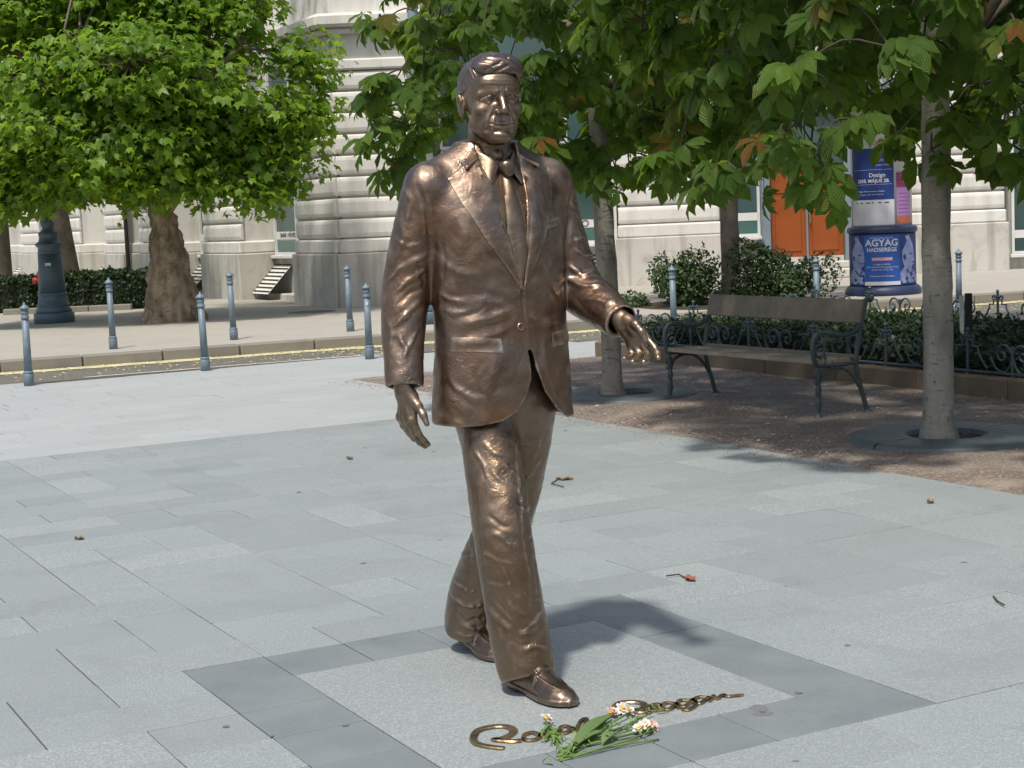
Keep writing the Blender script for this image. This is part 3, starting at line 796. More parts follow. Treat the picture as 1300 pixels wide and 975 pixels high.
for y in (.19, .01):
    for x in (-bl / 2 + .03, bl / 2 - .03): MB().lathe((x, y, .455), [(.012, 0), (.010, .004), (.002, .005)], 8).build('bolt', m_iron_green, bench)

# tree grates: round cast iron plates with a round hole and slots
def make_grate(c, r_out, r_in, label):
    root = empty('tree_grate', c); tag(root, label, 'tree grate', 'tree grates in the gravel')
    n = 36
    for h in range(2):
        mb = MB(); a0 = math.pi * h + .55; vs = []
        prof = [(r_in, -.02), (r_in, .030), (r_in + .03, .036), (r_out - .05, .036), (r_out - .02, .030), (r_out, .018), (r_out, -.03)]
        mb.lathe((0, 0, 0), prof, n // 2, a0=a0 + .01, a1=a0 + math.pi - .01)
        mb.build('half_plate', m_grate, root, True)
    for k in range(24):
        a = 2 * math.pi * k / 24
        d = Vector((math.cos(a), math.sin(a), 0)); t = Vector((-d.y, d.x, 0))
        for (r0, r1) in ((r_in + .06, r_in + .17),):
            MB().box(d * (r0 + r1) / 2 + Vector((0, 0, .0345)), (r1 - r0, .012, .006), ax=(d, t, UP)).build('slot', m_iron_dark, root)
    MB().lathe((0, 0, 0), [(r_in, .004), (r_in * .5, .010), (.01, .02)], 20, capb=False).build('soil', m_soil, root)
    return root
TR, TM, TB = Vector((2.87, 10.92, 0)), Vector((.89, 14.32, 0)), Vector((3.52, 25.75, .118))
make_grate(TR + Vector((.06, .05, .012)), .66, .26, 'blue grey iron tree grate round the nearest tree trunk')
make_grate(TM + Vector((.12, .03, .012)), .62, .25, 'blue grey iron tree grate behind the statue\'s jacket')

# planted bed behind the bench: stone edging and low scrolled iron fence
pl = MB()
bed = tag(MB().box(ab(11.6, 11.2, .06), (3.0, 8.4, .20), ax=(B_DIR, A_DIR, UP)).build('planting_bed', m_soil), kind='structure')
edging = empty('bed_edging', ab(11.4, 9.68)); tag(edging, 'low brown stone edging of the planted bed behind the bench', 'edging')
m_edge = stone_mat('edging_stone', (.165, .130, .095), (.125, .098, .074), speck=.3, stain_amt=.4, stain=(.10, .08, .06))
k = 0
for (p0_, p1_, dr, nm) in (((7.4, 9.68), (15.80, 9.68), A_DIR, 1), ((15.80, 9.68), (15.80, 12.7), B_DIR, 2)):
    L = math.hypot(p1_[0] - p0_[0], p1_[1] - p0_[1]); n = round(L / 1.0)
    for i in range(n):
        t = (i + .5) / n; c = ab(p0_[0] + (p1_[0] - p0_[0]) * t, p0_[1] + (p1_[1] - p0_[1]) * t)
        s_ = Vector((-dr.y, dr.x, 0))
        o = MB().box((0, 0, 0), (L / n - .006, .16, .22), ax=(dr, s_, UP), bev=.012).build('edging_stone', m_edge, edging)
        o.location = c - edging.location + Vector((0, 0, .065))
fence = empty('iron_fence', ab(11.4, 9.72, .17)); tag(fence, 'low dark iron fence with scrolls and cross finials before the hedge', 'fence')
fl = fence.location
def fence_panel(P0, dr, n0):
    """one post with cross and stepped bracket, scrolls towards the next post"""
    def q(s, z): return P0 + dr * s + UP * z - fl
    FP.tube([q(0, 0), q(0, .36)], .014, 6)
    FP.tube([q(-.045, .315), q(.045, .315)], .013, 6)
    FP.lathe(q(0, .36), [(.012, 0), (.02, .012), (.012, .026), (.002, .034)], 8)
    for s in (-1, 1):
        FP.tube([q(s * .02, .285), q(s * .06, .285), q(s * .06, .235), q(s * .12, .235), q(s * .12, .20), q(s * .16, .13), q(s * .22, .06)], .010, 6)
        FP.tube([q(s * .02, .30), q(s * .05, .33), q(s * .075, .315), q(s * .07, .29)], .009, 6)
    m = .5
    FP.tube([q(m, 0), q(m, .25)], .014, 6)
    for s in (-1, 1):
        pts = [q(m + s * x, z) for (x, z) in [(.0, .17), (.02, .215), (.055, .25), (.10, .262), (.145, .24), (.165, .195), (.15, .15), (.115, .135), (.085, .155), (.085, .185), (.105, .20), (.125, .19)]]
        FP.tube(spl([tuple(p) for p in pts], 4), .0105, 6)
        pts = [q(m + s * x, z) for (x, z) in [(.01, .15), (.03, .09), (.08, .045), (.15, .05), (.20, .09), (.24, .16)]]
        FP.tube(spl([tuple(p) for p in pts], 4), .0100, 6)
a = 8.05; npost = 0
while a < 15.75:
    FP = MB(); fence_panel(ab(a, 9.72, .17), A_DIR, npost)
    FP.build('fence_panel', m_iron_dark, fence); a += 1.0; npost += 1
MB().tube([ab(7.6, 9.72, .20) - fl, ab(15.75, 9.72, .20) - fl], .014, 6).build('bottom_rail', m_iron_dark, fence)
b = 9.95
while b < 12.6:
    FP = MB(); fence_panel(ab(15.76, b, .17), B_DIR, npost); FP.build('fence_panel', m_iron_dark, fence); b += 1.0
b = 8.6
while b < 15.7:
    FP = MB(); fence_panel(ab(b, 12.62, .26), A_DIR, npost); FP.build('fence_panel', m_iron_dark, fence); b += 1.0
# small white and black stake in the hedge
st = empty('marker_stake', ab(12.2, 11.6, .16)); st.location = Vector((4.22, 15.05, .15)); tag(st, 'short white and black marker stake rising out of the hedge', 'stake')
MB().box((-.035, 0, .28), (.035, .03, .60), bev=.004).build('white_post', m_white, st)
MB().box((.035, .02, .285), (.06, .05, .62), bev=.004).build('black_post', m_ink, st)
# manhole cover on the far pavement
mh = empty('manhole_cover', G(396, 396, .118)); tag(mh, 'round manhole cover in the pavement before the stone corner', 'manhole cover')
MB().lathe((0, 0, 0), [(.42, -.02), (.42, .004), (.38, .006), (.37, .003), (.01, .003)], 24).build('lid', m_asph, mh)
# ------------------------------------------------------------------ trees, hedges, bushes
def leaf_mat(name, c1, c2, brown=(.20, .075, .018), p_brown=.08, trans=(.16, .26, .03), t_amt=.35, rough=.42, ribs=False):
    m = bpy.data.materials.new(name); m.use_nodes = True
    n = m.node_tree.nodes; l = m.node_tree.links; p = n['Principled BSDF']; out = n['Material Output']
    geo = n.new('ShaderNodeNewGeometry'); oi = n.new('ShaderNodeObjectInfo')
    ad = n.new('ShaderNodeMath'); ad.operation = 'ADD'; l.new(geo.outputs['Random Per Island'], ad.inputs[0]); l.new(oi.outputs['Random'], ad.inputs[1])
    fr = n.new('ShaderNodeMath'); fr.operation = 'FRACT'; l.new(ad.outputs[0], fr.inputs[0])
    rmp = n.new('ShaderNodeValToRGB'); e = rmp.color_ramp.elements
    e[0].position = 0; e[0].color = (*c2, 1); e[1].position = max(.05, 1 - p_brown - .04); e[1].color = (*c1, 1)
    if p_brown > 0:
        x = rmp.color_ramp.elements.new(min(.999, 1 - p_brown + .02)); x.color = (*brown, 1)
    l.new(fr.outputs[0], rmp.inputs[0])
    nz = n.new('ShaderNodeTexNoise'); nz.inputs['Scale'].default_value = 14; nz.inputs['Detail'].default_value = 4; l.new(geo.outputs['Position'], nz.inputs['Vector'])
    mr = n.new('ShaderNodeMapRange'); mr.inputs[1].default_value = .62; mr.inputs[2].default_value = .74; mr.inputs[4].default_value = .6 if p_brown > 0 else 0
    l.new(nz.outputs[0], mr.inputs[0])
    mx = n.new('ShaderNodeMix'); mx.data_type = 'RGBA'; l.new(mr.outputs[0], mx.inputs[0]); l.new(rmp.outputs[0], mx.inputs[6]); mx.inputs[7].default_value = (*brown, 1)
    l.new(mx.outputs[2], p.inputs['Base Color'])
    p.inputs['Roughness'].default_value = rough; p.inputs['Specular IOR Level'].default_value = .35
    if ribs:
        at = n.new('ShaderNodeAttribute'); at.attribute_name = 'rib'
        b = n.new('ShaderNodeBump'); b.inputs['Strength'].default_value = .8; b.inputs['Distance'].default_value = .004
        sn = n.new('ShaderNodeMath'); sn.operation = 'SINE'; ml = n.new('ShaderNodeMath'); ml.operation = 'MULTIPLY'; ml.inputs[1].default_value = 75.0
        l.new(at.outputs['Fac'], ml.inputs[0]); l.new(ml.outputs[0], sn.inputs[0]); l.new(sn.outputs[0], b.inputs['Height']); l.new(b.outputs[0], p.inputs['Normal'])
    tr = n.new('ShaderNodeBsdfTranslucent')
    hm = n.new('ShaderNodeMix'); hm.data_type = 'RGBA'; hm.blend_type = 'MULTIPLY'; hm.inputs[0].default_value = 0.0
    gm = n.new('ShaderNodeMix'); gm.data_type = 'RGBA'; l.new(mr.outputs[0], gm.inputs[0]); gm.inputs[6].default_value = (*trans, 1); gm.inputs[7].default_value = (.30, .12, .02, 1)
    l.new(gm.outputs[2], tr.inputs['Color'])
    ms = n.new('ShaderNodeMixShader'); ms.inputs[0].default_value = t_amt
    l.new(p.outputs[0], ms.inputs[1]); l.new(tr.outputs[0], ms.inputs[2]); l.new(ms.outputs[0], out.inputs['Surface'])
    return m
m_chest = leaf_mat('chestnut_leaf', (.110, .188, .030), (.046, .098, .019), p_brown=.012, t_amt=.40, trans=(.28, .46, .03), rough=.42, ribs=True)
m_plane = leaf_mat('plane_leaf', (.165, .275, .024), (.075, .160, .018), p_brown=0, t_amt=.44, trans=(.38, .58, .04), rough=.45)
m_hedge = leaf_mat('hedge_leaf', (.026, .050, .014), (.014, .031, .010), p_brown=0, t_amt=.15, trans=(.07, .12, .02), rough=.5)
m_bush = leaf_mat('bush_leaf', (.074, .118, .044), (.044, .078, .030), p_brown=0, t_amt=.2, trans=(.08, .14, .03), rough=.5)
m_bark = M('grey_bark', (.310, .285, .240), .85, noise=.9, nscale=16, color2=(.200, .178, .148), bump=1.0, bscale=45)
def bark_mat(name, c1, c2, dark, zs=9.):
    m = bpy.data.materials.new(name); m.use_nodes = True
    n = m.node_tree.nodes; l = m.node_tree.links; p = n['Principled BSDF']; geo = n.new('ShaderNodeNewGeometry')
    def noise(sc3, s, d):
        mp = n.new('ShaderNodeMapping'); mp.inputs['Scale'].default_value = sc3; l.new(geo.outputs['Position'], mp.inputs[0])
        t = n.new('ShaderNodeTexNoise'); t.inputs['Scale'].default_value = s; t.inputs['Detail'].default_value = d; l.new(mp.outputs[0], t.inputs['Vector']); return t.outputs[0]
    def mixr(f, a, b, lo, hi, amt):
        r = n.new('ShaderNodeMapRange'); r.inputs[1].default_value = lo; r.inputs[2].default_value = hi; r.inputs[4].default_value = amt; l.new(f, r.inputs[0])
        x = n.new('ShaderNodeMix'); x.data_type = 'RGBA'; l.new(r.outputs[0], x.inputs[0])
        for s, v in ((6, a), (7, b)):
            if isinstance(v, tuple): x.inputs[s].default_value = (*v, 1)
            else: l.new(v, x.inputs[s])
        return x.outputs[2]
    f1 = noise((1, 1, .35), 9, 6); f2 = noise((6, 6, 30), 1.2, 5); f3 = noise((1, 1, 1), 26, 4)
    c = mixr(f1, c1, c2, .38, .64, 1.); c = mixr(f2, c, dark, .60, .70, .7); c = mixr(f3, c, dark, .63, .72, .9)
    l.new(c, p.inputs['Base Color']); p.inputs['Roughness'].default_value = .85
    ad = n.new('ShaderNodeMath'); ad.operation = 'ADD'; l.new(f2, ad.inputs[0]); l.new(f3, ad.inputs[1])
    b = n.new('ShaderNodeBump'); b.inputs['Strength'].default_value = .9; b.inputs['Distance'].default_value = .012; l.new(ad.outputs[0], b.inputs['Height']); l.new(b.outputs[0], p.inputs['Normal'])
    return m
m_bark = bark_mat('grey_bark', (.330, .305, .258), (.215, .195, .162), (.085, .075, .062))
m_barkp0 = bark_mat('plane_bark', (.345, .270, .175), (.165, .118, .074), (.055, .040, .027))
m_barkd = M('brown_bark', (.150, .122, .094), .85, noise=.8, nscale=7, color2=(.070, .056, .042), bump=.8, bscale=30)
m_barkp = m_barkp0
m_twig = M('twig_bark', (.050, .044, .026), .85)

def leaf_shape_chestnut(seed, nl=7):
    """palmate leaf: leaflets spreading from one point and drooping; returns verts, tris, rib value"""
    r = random.Random(seed); V = [(0, 0, 0)]; Fc = []; rib = [0.]
    for k in range(nl):
        f = (k / (nl - 1) - .5) * 2; an = f * math.radians(118) + r.uniform(-.08, .08)
        L = .185 * (1 - .42 * abs(f) ** 1.4) * r.uniform(.9, 1.08); w = L * .235; dr = r.uniform(.35, .75) + .25 * abs(f)
        d = np.array([math.cos(an), math.sin(an), 0]); t = np.array([-d[1], d[0], 0]); b0 = len(V)
        def pt(s, side):
            z = -dr * L * s * s * .9 + .10 * L * s
            return d * L * s * (1 - .12 * dr * s) + t * side + np.array([0, 0, z])
        for (s, ww) in ((.38, .62), (.72, 1.)):
            for sd in (-1, 0, 1):
                q = pt(s, sd * w * ww); q[2] += abs(sd) * w * ww * .30; V.append(tuple(q)); rib.append(s + (.18 if sd else 0))
        V.append(tuple(pt(1.0, 0))); rib.append(1.1)
        a = b0
        Fc += [(0, a, a + 1), (0, a + 1, a + 2), (a, a + 3, a + 4), (a, a + 4, a + 1), (a + 1, a + 4, a + 5), (a + 1, a + 5, a + 2), (a + 3, a + 6, a + 4), (a + 4, a + 6, a + 5)]
    return np.array(V, np.float32), np.array(Fc, np.int32), np.array(rib, np.float32)
def leaf_shape_plane(seed):
    r = random.Random(seed); tips = [(-125, .62), (-62, .9), (0, 1.), (62, .9), (125, .62)]; V = [(0, 0, 0)]; s = .105
    pts = [(-170, .30)]
    for i, (a, L) in enumerate(tips):
        pts.append((a, L * r.uniform(.92, 1.08)))
        if i < 4: pts.append(((a + tips[i + 1][0]) / 2, .52))
    pts.append((170, .30))
    for (a, L) in pts:
        a = math.radians(a); V.append((s * L * math.cos(a) + .03, s * L * math.sin(a), -s * .55 * L * L * r.uniform(.3, 1.)))
    n = len(pts)
    Fc = [(0, i, i + 1) for i in range(1, n)]
    return np.array(V, np.float32), np.array(Fc, np.int32), None
def leaf_shape_small(L=.05, w=.022):
    V = [(0, 0, 0), (L * .5, -w, .004), (L * .5, w, .004), (L, 0, -.006)]
    return np.array(V, np.float32), np.array([(0, 1, 2), (1, 3, 2)], np.int32), None
def frames(fwd, up):
    """rotation matrices from forward and up vectors"""
    x = fwd / (np.linalg.norm(fwd, axis=1)[:, None] + 1e-9); z = up - x * (up * x).sum(1)[:, None]; z /= np.linalg.norm(z, axis=1)[:, None] + 1e-9
    y = np.cross(z, x); return np.stack([x, y, z], 2)
def scatter_mesh(name, shapes, pos, R_, sc, mat, pick):
    Vs, Fs, Rs, o = [], [], [], 0
    for k, (V, Fc, rib) in enumerate(shapes):
        m = np.where(pick == k)[0]
        if not len(m): continue
        W = np.einsum('nij,vj->nvi', R_[m], V) * sc[m, None, None] + pos[m, None, :]
        Fs.append((Fc[None] + (np.arange(len(m)) * len(V))[:, None, None]).reshape(-1, 3) + o); Vs.append(W.reshape(-1, 3)); o += len(m) * len(V)
        if rib is not None: Rs.append(np.tile(rib, len(m)))
    me = np_mesh(name, np.concatenate(Vs), np.concatenate(Fs), mat, smooth=True)
    if Rs:
        at = me.attributes.new('rib', 'FLOAT', 'POINT'); at.data.foreach_set('value', np.concatenate(Rs))
    return me
def screen(P):
    d = P - np.array([0, 0, CAM_H]); z = d @ np.array(_F)
    return 650 + FPX * (d @ np.array(_R)) / z, 487.5 + FPX * (d @ np.array(_D)) / z, z
def add_leaves(tree, shapes, pos, R_, sc, mat, n_single, name='leaf', mass='foliage'):
    """the leaves that show largest become objects, the others one mass"""
    pick = np.random.RandomState(2).randint(0, len(shapes), len(pos))
    x, y, z = screen(pos); vis = (x > -20) & (x < 1320) & (y > -20) & (y < 990) & (z > 1)
    order = np.argsort(np.where(vis, z / sc, 1e6))
    single = order[:n_single]; single = single[vis[single]]
    mk = np.zeros(len(pos), bool); mk[single] = True
    rest = np.where(~mk)[0]
    o = link(mass, scatter_mesh(mass, shapes, pos[rest], R_[rest], sc[rest], mat, pick[rest]), tree); o['kind'] = 'stuff'
    base = []
    for k, (V, Fc, rib) in enumerate(shapes):
        me = np_mesh(name, V, Fc, mat)
        if rib is not None:
            at = me.attributes.new('rib', 'FLOAT', 'POINT'); at.data.foreach_set('value', rib)
        base.append(me)
    for i in single:
        ob = link(name, base[pick[i]], tree)
        M4 = Matrix([[*(R_[i][r] * sc[i]), pos[i][r]] for r in range(3)] + [[0, 0, 0, 1]])
        ob.matrix_local = M4
def bark_tube(pts, rad, n, seed, rough=.04, lobes=(), gnarl=0.):
    """trunk or limb with uneven girth"""
    r = np.random.RandomState(seed); mb = MB(); sp = smooth_line([(*p, q * 4) for p, q in zip(pts, rad)], 7)
    ph = r.rand(4) * 6; rings = []; V = []
    for i, q in enumerate(sp):
        c = q[:3]; rr = q[3] / 4
        t = sp[min(i + 1, len(sp) - 1)][:3] - sp[max(i - 1, 0)][:3]; t = t / (np.linalg.norm(t) + 1e-9)
        x = np.cross(t, [0.3, 1., .1]); x /= np.linalg.norm(x); y = np.cross(t, x)
        for k in range(n):
            a = 2 * math.pi * k / n
            g = 1 + rough * (math.sin(2 * a + ph[0] + i * .22) + .7 * math.sin(3 * a + ph[1] - i * .3) + .5 * math.sin(5 * a + ph[2] + i * .5))
            p = c + (x * math.cos(a) + y * math.sin(a)) * rr * g
            V.append(p)
    V = np.array(V)
    for (c, rad_, amp) in lobes:
        d = V - np.array(c); dist = np.linalg.norm(d, axis=1); w = np.exp(-(dist / rad_) ** 2)
        cen = np.repeat(np.array([s[:3] for s in sp]), n, 0); out = V - cen; out /= np.linalg.norm(out, axis=1)[:, None] + 1e-9
        V = V + out * (amp * w)[:, None]
    if gnarl:
        cen = np.repeat(np.array([s[:3] for s in sp]), n, 0); out = V - cen; out /= np.linalg.norm(out, axis=1)[:, None] + 1e-9
        for (fq, am) in ((5., .035), (11., .03), (23., .022), (41., .012)):
            nzv = np.sin(V @ np.array([fq, fq * .7, fq * .4]) + 1.3 * np.sin(V @ np.array([-fq * .5, fq * .9, fq * .8]))) * np.sin(V @ np.array([fq * .3, -fq * .6, fq * 1.1]) + 2)
            V = V + out * (am * gnarl * nzv)[:, None]
    m = len(sp)
    mb.add([tuple(p) for p in V], [(i * n + k, i * n + (k + 1) % n, (i + 1) * n + (k + 1) % n, (i + 1) * n + k) for i in range(m - 1) for k in range(n)])
    return mb

def spl_(pts, n=4): return [tuple(p.tolist()) for p in smooth_line(pts, n)]
def make_chestnut(name, base, h0, lean, crown_c, crown_r, ncl, seed, label, r0, n_single, bark, zmin=1.5, extra=(), dens=None, nleaf=(5, 8)):
    """trunk, limbs, twigs; leaves hang in bunches from the twig ends"""
    root = empty(name, base); tag(root, label, 'tree', 'trees round the plaza')
    r = np.random.RandomState(seed); base = np.array(base)
    top = np.array([lean[0], lean[1], h0])
    zs = [(0, 0, -.06), (0, 0, .05), (lean[0] * .2, lean[1] * .2, h0 * .3), (lean[0] * .6, lean[1] * .6, h0 * .65), tuple(top), (lean[0] * 1.3, lean[1] * 1.3, h0 * 1.5), (lean[0] * 1.4, lean[1] * 1.4, crown_c[2] + crown_r[2] * .6)]
    bark_tube(zs, [r0 * 1.30, r0 * 1.08, r0 * .98, r0 * .95, r0 * .92, r0 * .55, r0 * .12], 24, seed, .035, [((math.cos(q) * r0 * 1.2, math.sin(q) * r0 * 1.2, -.02), r0 * .9, r0 * .42) for q in (.4, 2.3, 4.1, 5.3)], .16).build('trunk', bark, root, True)
    cc = np.array(crown_c); cr = np.array(crown_r)
    limbs = []
    nl = 9
    for k in range(nl):
        a = 2 * math.pi * k / nl + r.uniform(-.3, .3); zz = h0 * (.92 + .09 * k % .6) + r.uniform(0, .5)
        st = np.array([lean[0], lean[1], zz]); up = r.uniform(.15, .9)
        en = cc + np.array([math.cos(a) * cr[0] * .72, math.sin(a) * cr[1] * .72, (up - .45) * cr[2]])
        md = (st + en) / 2 + np.array([0, 0, .25])
        pts = [st, st * .6 + md * .4, md, en * .6 + md * .4 + np.array([0, 0, .05]), en]
        limbs.append(smooth_line(pts, 4))
        bark_tube([tuple(p) for p in pts], [r0 * .45, r0 * .36, r0 * .26, r0 * .16, r0 * .08], 8, seed + k).build('limb', bark if k < 0 else m_barkd, root, True)
    nodes = np.concatenate([np.array(q) for q in limbs])
    # twig ends through the crown, denser near its surface
    T = []
    while len(T) < ncl:
        d = r.normal(size=3); d /= np.linalg.norm(d); rad = r.uniform(.25, 1) ** .45
        p = cc + d * cr * rad
        if d[2] < -.2: p[2] += r.uniform(-.15, .25)
        if p[2] < zmin + r.uniform(0, .25): continue
        if dens is not None and r.rand() > dens(p + base): continue
        T.append(p)
    for e in extra: T.append(np.array(e) - base)
    T = np.array(T)
    tw = MB(); pos, fw, up_, sc = [], [], [], []
    T = T[np.argsort(((T[:, None, :] - nodes[None]) ** 2).sum(2).min(1))]
    grown = nodes.copy()
    for p in T:
        i = np.argmin(((grown - p) ** 2).sum(1) + .6 * np.maximum(0, p[2] - grown[:, 2]) ** 2); a = grown[i]; md = (a + p) / 2 + np.array([0, 0, .05 + .1 * np.linalg.norm(p - a)])
        grown = np.concatenate([grown, [p, md]])
        tw.tube(spl_([a, md, p], 3), .0065, 4, caps=False)
        out = p - cc; out[2] *= .3; out /= np.linalg.norm(out) + 1e-9
        k = r.randint(*nleaf)
        for j in range(k):
            az = r.uniform(0, 6.283); h = np.array([math.cos(az), math.sin(az), 0]) * .8 + out * .75; h[2] = r.uniform(-.75, .25); h /= np.linalg.norm(h)
            pl_ = r.uniform(.06, .17); q = p + h * pl_ + np.array([0, 0, r.uniform(-.06, .06)])
            nrm = np.array([h[0] * .45 + out[0] * .75, h[1] * .45 + out[1] * .75, .8]) + r.normal(size=3) * .26
            pos.append(q); fw.append(h + np.array([0, 0, -.45])); up_.append(nrm); sc.append(r.uniform(.62, 1.22))
            tw.tube([tuple(p), tuple(q)], [.0026, .0018], 3, caps=False)
    tw.build('twigs', m_twig, root, fix=False)
    shapes = [leaf_shape_chestnut(s, 7 if s % 3 else 5) for s in range(6)]
    add_leaves(root, [s for s in shapes], np.array(pos), frames(np.array(fw), np.array(up_)), np.array(sc), m_chest, n_single)
    return root
# positions of leaves are relative to each tree's foot, so the screen test needs the foot added
_screen0 = screen
_foot = np.zeros(3)
def screen(P): return _screen0(P + _foot)
_foot = np.array(TR)
make_chestnut('chestnut_tree', TR, 2.35, (.02, .03), (-.15, -.10, 3.55), (2.25, 2.15, 1.95), 420, 21, 'chestnut tree with slim pale trunk nearest to us on the right', .100, 300, m_bark, zmin=1.62,
              extra=[PY(1035, 200, 9.1), PY(1045, 225, 9.2), PY(935, 215, 9.6), PY(905, 225, 9.8), PY(985, 190, 9.4), PY(1000, 165, 9.7), PY(1030, 180, 9.8), PY(975, 160, 10.0), PY(860, 205, 10.2), PY(1130, 60, 8.9), PY(1010, 90, 9.0), PY(1240, 195, 10.8), PY(1262, 205, 11.2), PY(1295, 190, 10.6), PY(1080, 150, 9.2), PY(1290, 30, 8.8)],
              dens=lambda p: 0. if 1.85 < p[0] < 2.75 and p[2] < 2.35 else .35 if p[0] > 3.15 and p[2] < 3.4 else 1.)
_foot = np.array(TM)
make_chestnut('chestnut_tree', TM, 2.2, (-.04, .03), (-.10, -.10, 3.35), (2.2, 2.1, 1.70), 390, 33, 'chestnut tree whose slim trunk rises right behind the statue\'s left sleeve', .090, 300, m_bark, zmin=1.85,
              extra=[PY(480, 175, 13.0), PY(500, 190, 13.2), PY(470, 120, 13.0), PY(520, 160, 13.2), PY(490, 95, 12.9), PY(505, 215, 13.4), PY(548, 175, 13.3), PY(480, 30, 13.0), PY(840, 205, 13.0), PY(760, 215, 13.2), PY(700, 190, 13.2), PY(870, 200, 12.6)],
              dens=lambda p: .10 if p[0] < -1.15 else .45 if p[0] < -.7 else 1.)
_foot = np.array(TB)
make_chestnut('chestnut_tree', TB, 2.6, (.03, .05), (.0, .0, 4.1), (2.6, 2.4, 2.0), 360, 47, 'chestnut tree growing out of the bushes behind the bench', .150, 300, m_barkd, zmin=2.0)

_foot = np.array((5.35, 13.3, 0.))
make_chestnut('chestnut_tree', Vector((5.35, 13.3, 0)), 2.5, (.0, .0), (.0, .0, 3.9), (2.3, 2.3, 1.8), 430, 58, 'chestnut crown reaching in from beyond the right edge above the hedge', .12, 120, m_bark, zmin=2.35)
_foot = np.array((4.82, 7.5, 0.))
make_chestnut('chestnut_tree', Vector((4.82, 7.5, 0)), 2.4, (.0, .0), (.0, .0, 3.7), (2.2, 2.2, 1.7), 330, 63, 'unseen chestnut of the row beyond the right edge, added to shade the gravel', .10, 60, m_bark, zmin=2.3)  # next in the row, out of view, added so its crown shades the gravel
# plane tree with swollen foot
PT = Vector((-5.62, 27.35, .118)); _foot = np.array(PT)
plane = empty('plane_tree', PT); tag(plane, 'plane tree with thick burled trunk and bright green crown by the lamp post', 'tree', 'trees round the plaza')
bark_tube([(-.02, 0, -.1), (0, 0, .1), (.0, 0, .5), (-.02, 0, .95), (-.06, .02, 1.35), (-.10, .04, 1.8), (-.14, .05, 2.5), (-.16, .06, 3.4), (-.1, .05, 5.2)], [.51, .445, .375, .325, .25, .20, .175, .13, .05], 44, 5, .06, gnarl=1.,
          lobes=[((-.38, -.28, .35), .22, .12), ((.30, -.32, .22), .25, .10), ((.05, -.45, .62), .2, .05), ((.42, -.1, .1), .2, .12), ((-.45, -.2, .12), .2, .10), ((-.2, -.4, .85), .18, .06)]).build('trunk', m_barkp, plane, True)
r = np.random.RandomState(12)
lobes = []
cc_, rr_ = np.array([-.55, -.2, 3.95]), np.array([3.0, 2.1, 2.25])
while len(lobes) < 34:                                        # clumps of foliage with gaps between them
    d = r.normal(size=3); d /= np.linalg.norm(d); c = cc_ + d * rr_ * r.uniform(.35, .98)
    if c[2] < 2.25 or (c[0] > 1.9 and c[2] > 3.6 and r.rand() < .6): continue
    if any(np.linalg.norm((c - q[0]) / np.array([1, 1, .8])) < .62 for q in lobes): continue
    s_ = r.uniform(.62, 1.05); lobes.append((c, np.array([s_ * 1.15, s_, s_ * .62]), int(62 * s_ ** 2 + 14)))
for (c, s_, n) in (((1.5, -.5, 2.75), (.95, .7, .45), 70), ((2.3, -.4, 3.3), (.6, .5, .35), 30), ((2.35, -.4, 4.25), (.55, .5, .45), 26), ((-2.3, -.7, 2.6), (1.0, .8, .5), 80), ((-.9, -1.2, 2.65), (.9, .7, .45), 70), ((.3, -1.2, 2.75), (.9, .7, .5), 70), ((-3.2, -.2, 2.5), (.8, .7, .45), 55), ((1.9, -.2, 2.25), (.55, .4, .3), 22), ((-3.4, -.6, 2.15), (.8, .6, .4), 50), ((1.3, -.5, 4.9), (.9, .7, .5), 60), ((.5, -.6, 5.3), (1., .7, .5), 70), ((1.5, -.1, 5.5), (.8, .7, .5), 50), ((-.6, -.7, 5.4), (1., .8, .5), 70), ((.2, -.9, 4.7), (.9, .6, .5), 60), ((-1.8, -.6, 5.2), (1., .8, .5), 70), ((-3.0, -.4, 5.0), (1., .8, .5), 70), ((-2.9, -.5, 3.9), (.8, .7, .5), 50), ((-2.5, -.9, 2.2), (.9, .6, .35), 50), ((.9, -.9, 2.3), (.8, .5, .35), 45), ((-1.6, -1.0, 2.3), (.7, .5, .35), 35), ((2.2, -.5, 2.6), (.5, .4, .4), 24), ((1.6, -.8, 2.0), (.45, .4, .3), 20), ((-3.0, -1.0, 1.95), (.6, .4, .3), 26), ((-.2, -1.3, 2.15), (.6, .4, .25), 24), ((2.6, -.3, 3.9), (.4, .4, .5), 18)):
    lobes.append((np.array(c), np.array(s_), n))
while len(lobes) < 66:                                        # the upper crown above the picture
    d = r.normal(size=3); d /= np.linalg.norm(d); c = np.array([-.1, 1.1, 6.6]) + d * np.array([3.1, 2.3, 1.9]) * r.uniform(.2, 1.)
    if c[2] < 5.3: continue
    lobes.append((c, np.array([1., 1., .6]) * r.uniform(.8, 1.15), 26))
lim = []
for k in range(9):
    a = 2 * math.pi * k / 9 + .3; st = np.array([-.12, .04, 1.75 + .12 * k]); en = cc_ + np.array([math.cos(a) * rr_[0] * .75, math.sin(a) * rr_[1] * .75, -.9 + 2.4 * ((k * 4) % 9) / 9]); md = (st + en) / 2 + np.array([0, 0, .3])
    pts = [st, (st + md) / 2 + np.array([0, 0, .05]), md, (md + en) / 2, en]
    bark_tube([tuple(p) for p in pts], [.13, .105, .08, .055, .022], 9, 60 + k).build('limb', m_barkp, plane, True)
    lim.append(np.array(smooth_line(pts, 5)))
nodes = np.concatenate(lim); tw = MB(); pos, fw, up_, sc = [], [], [], []
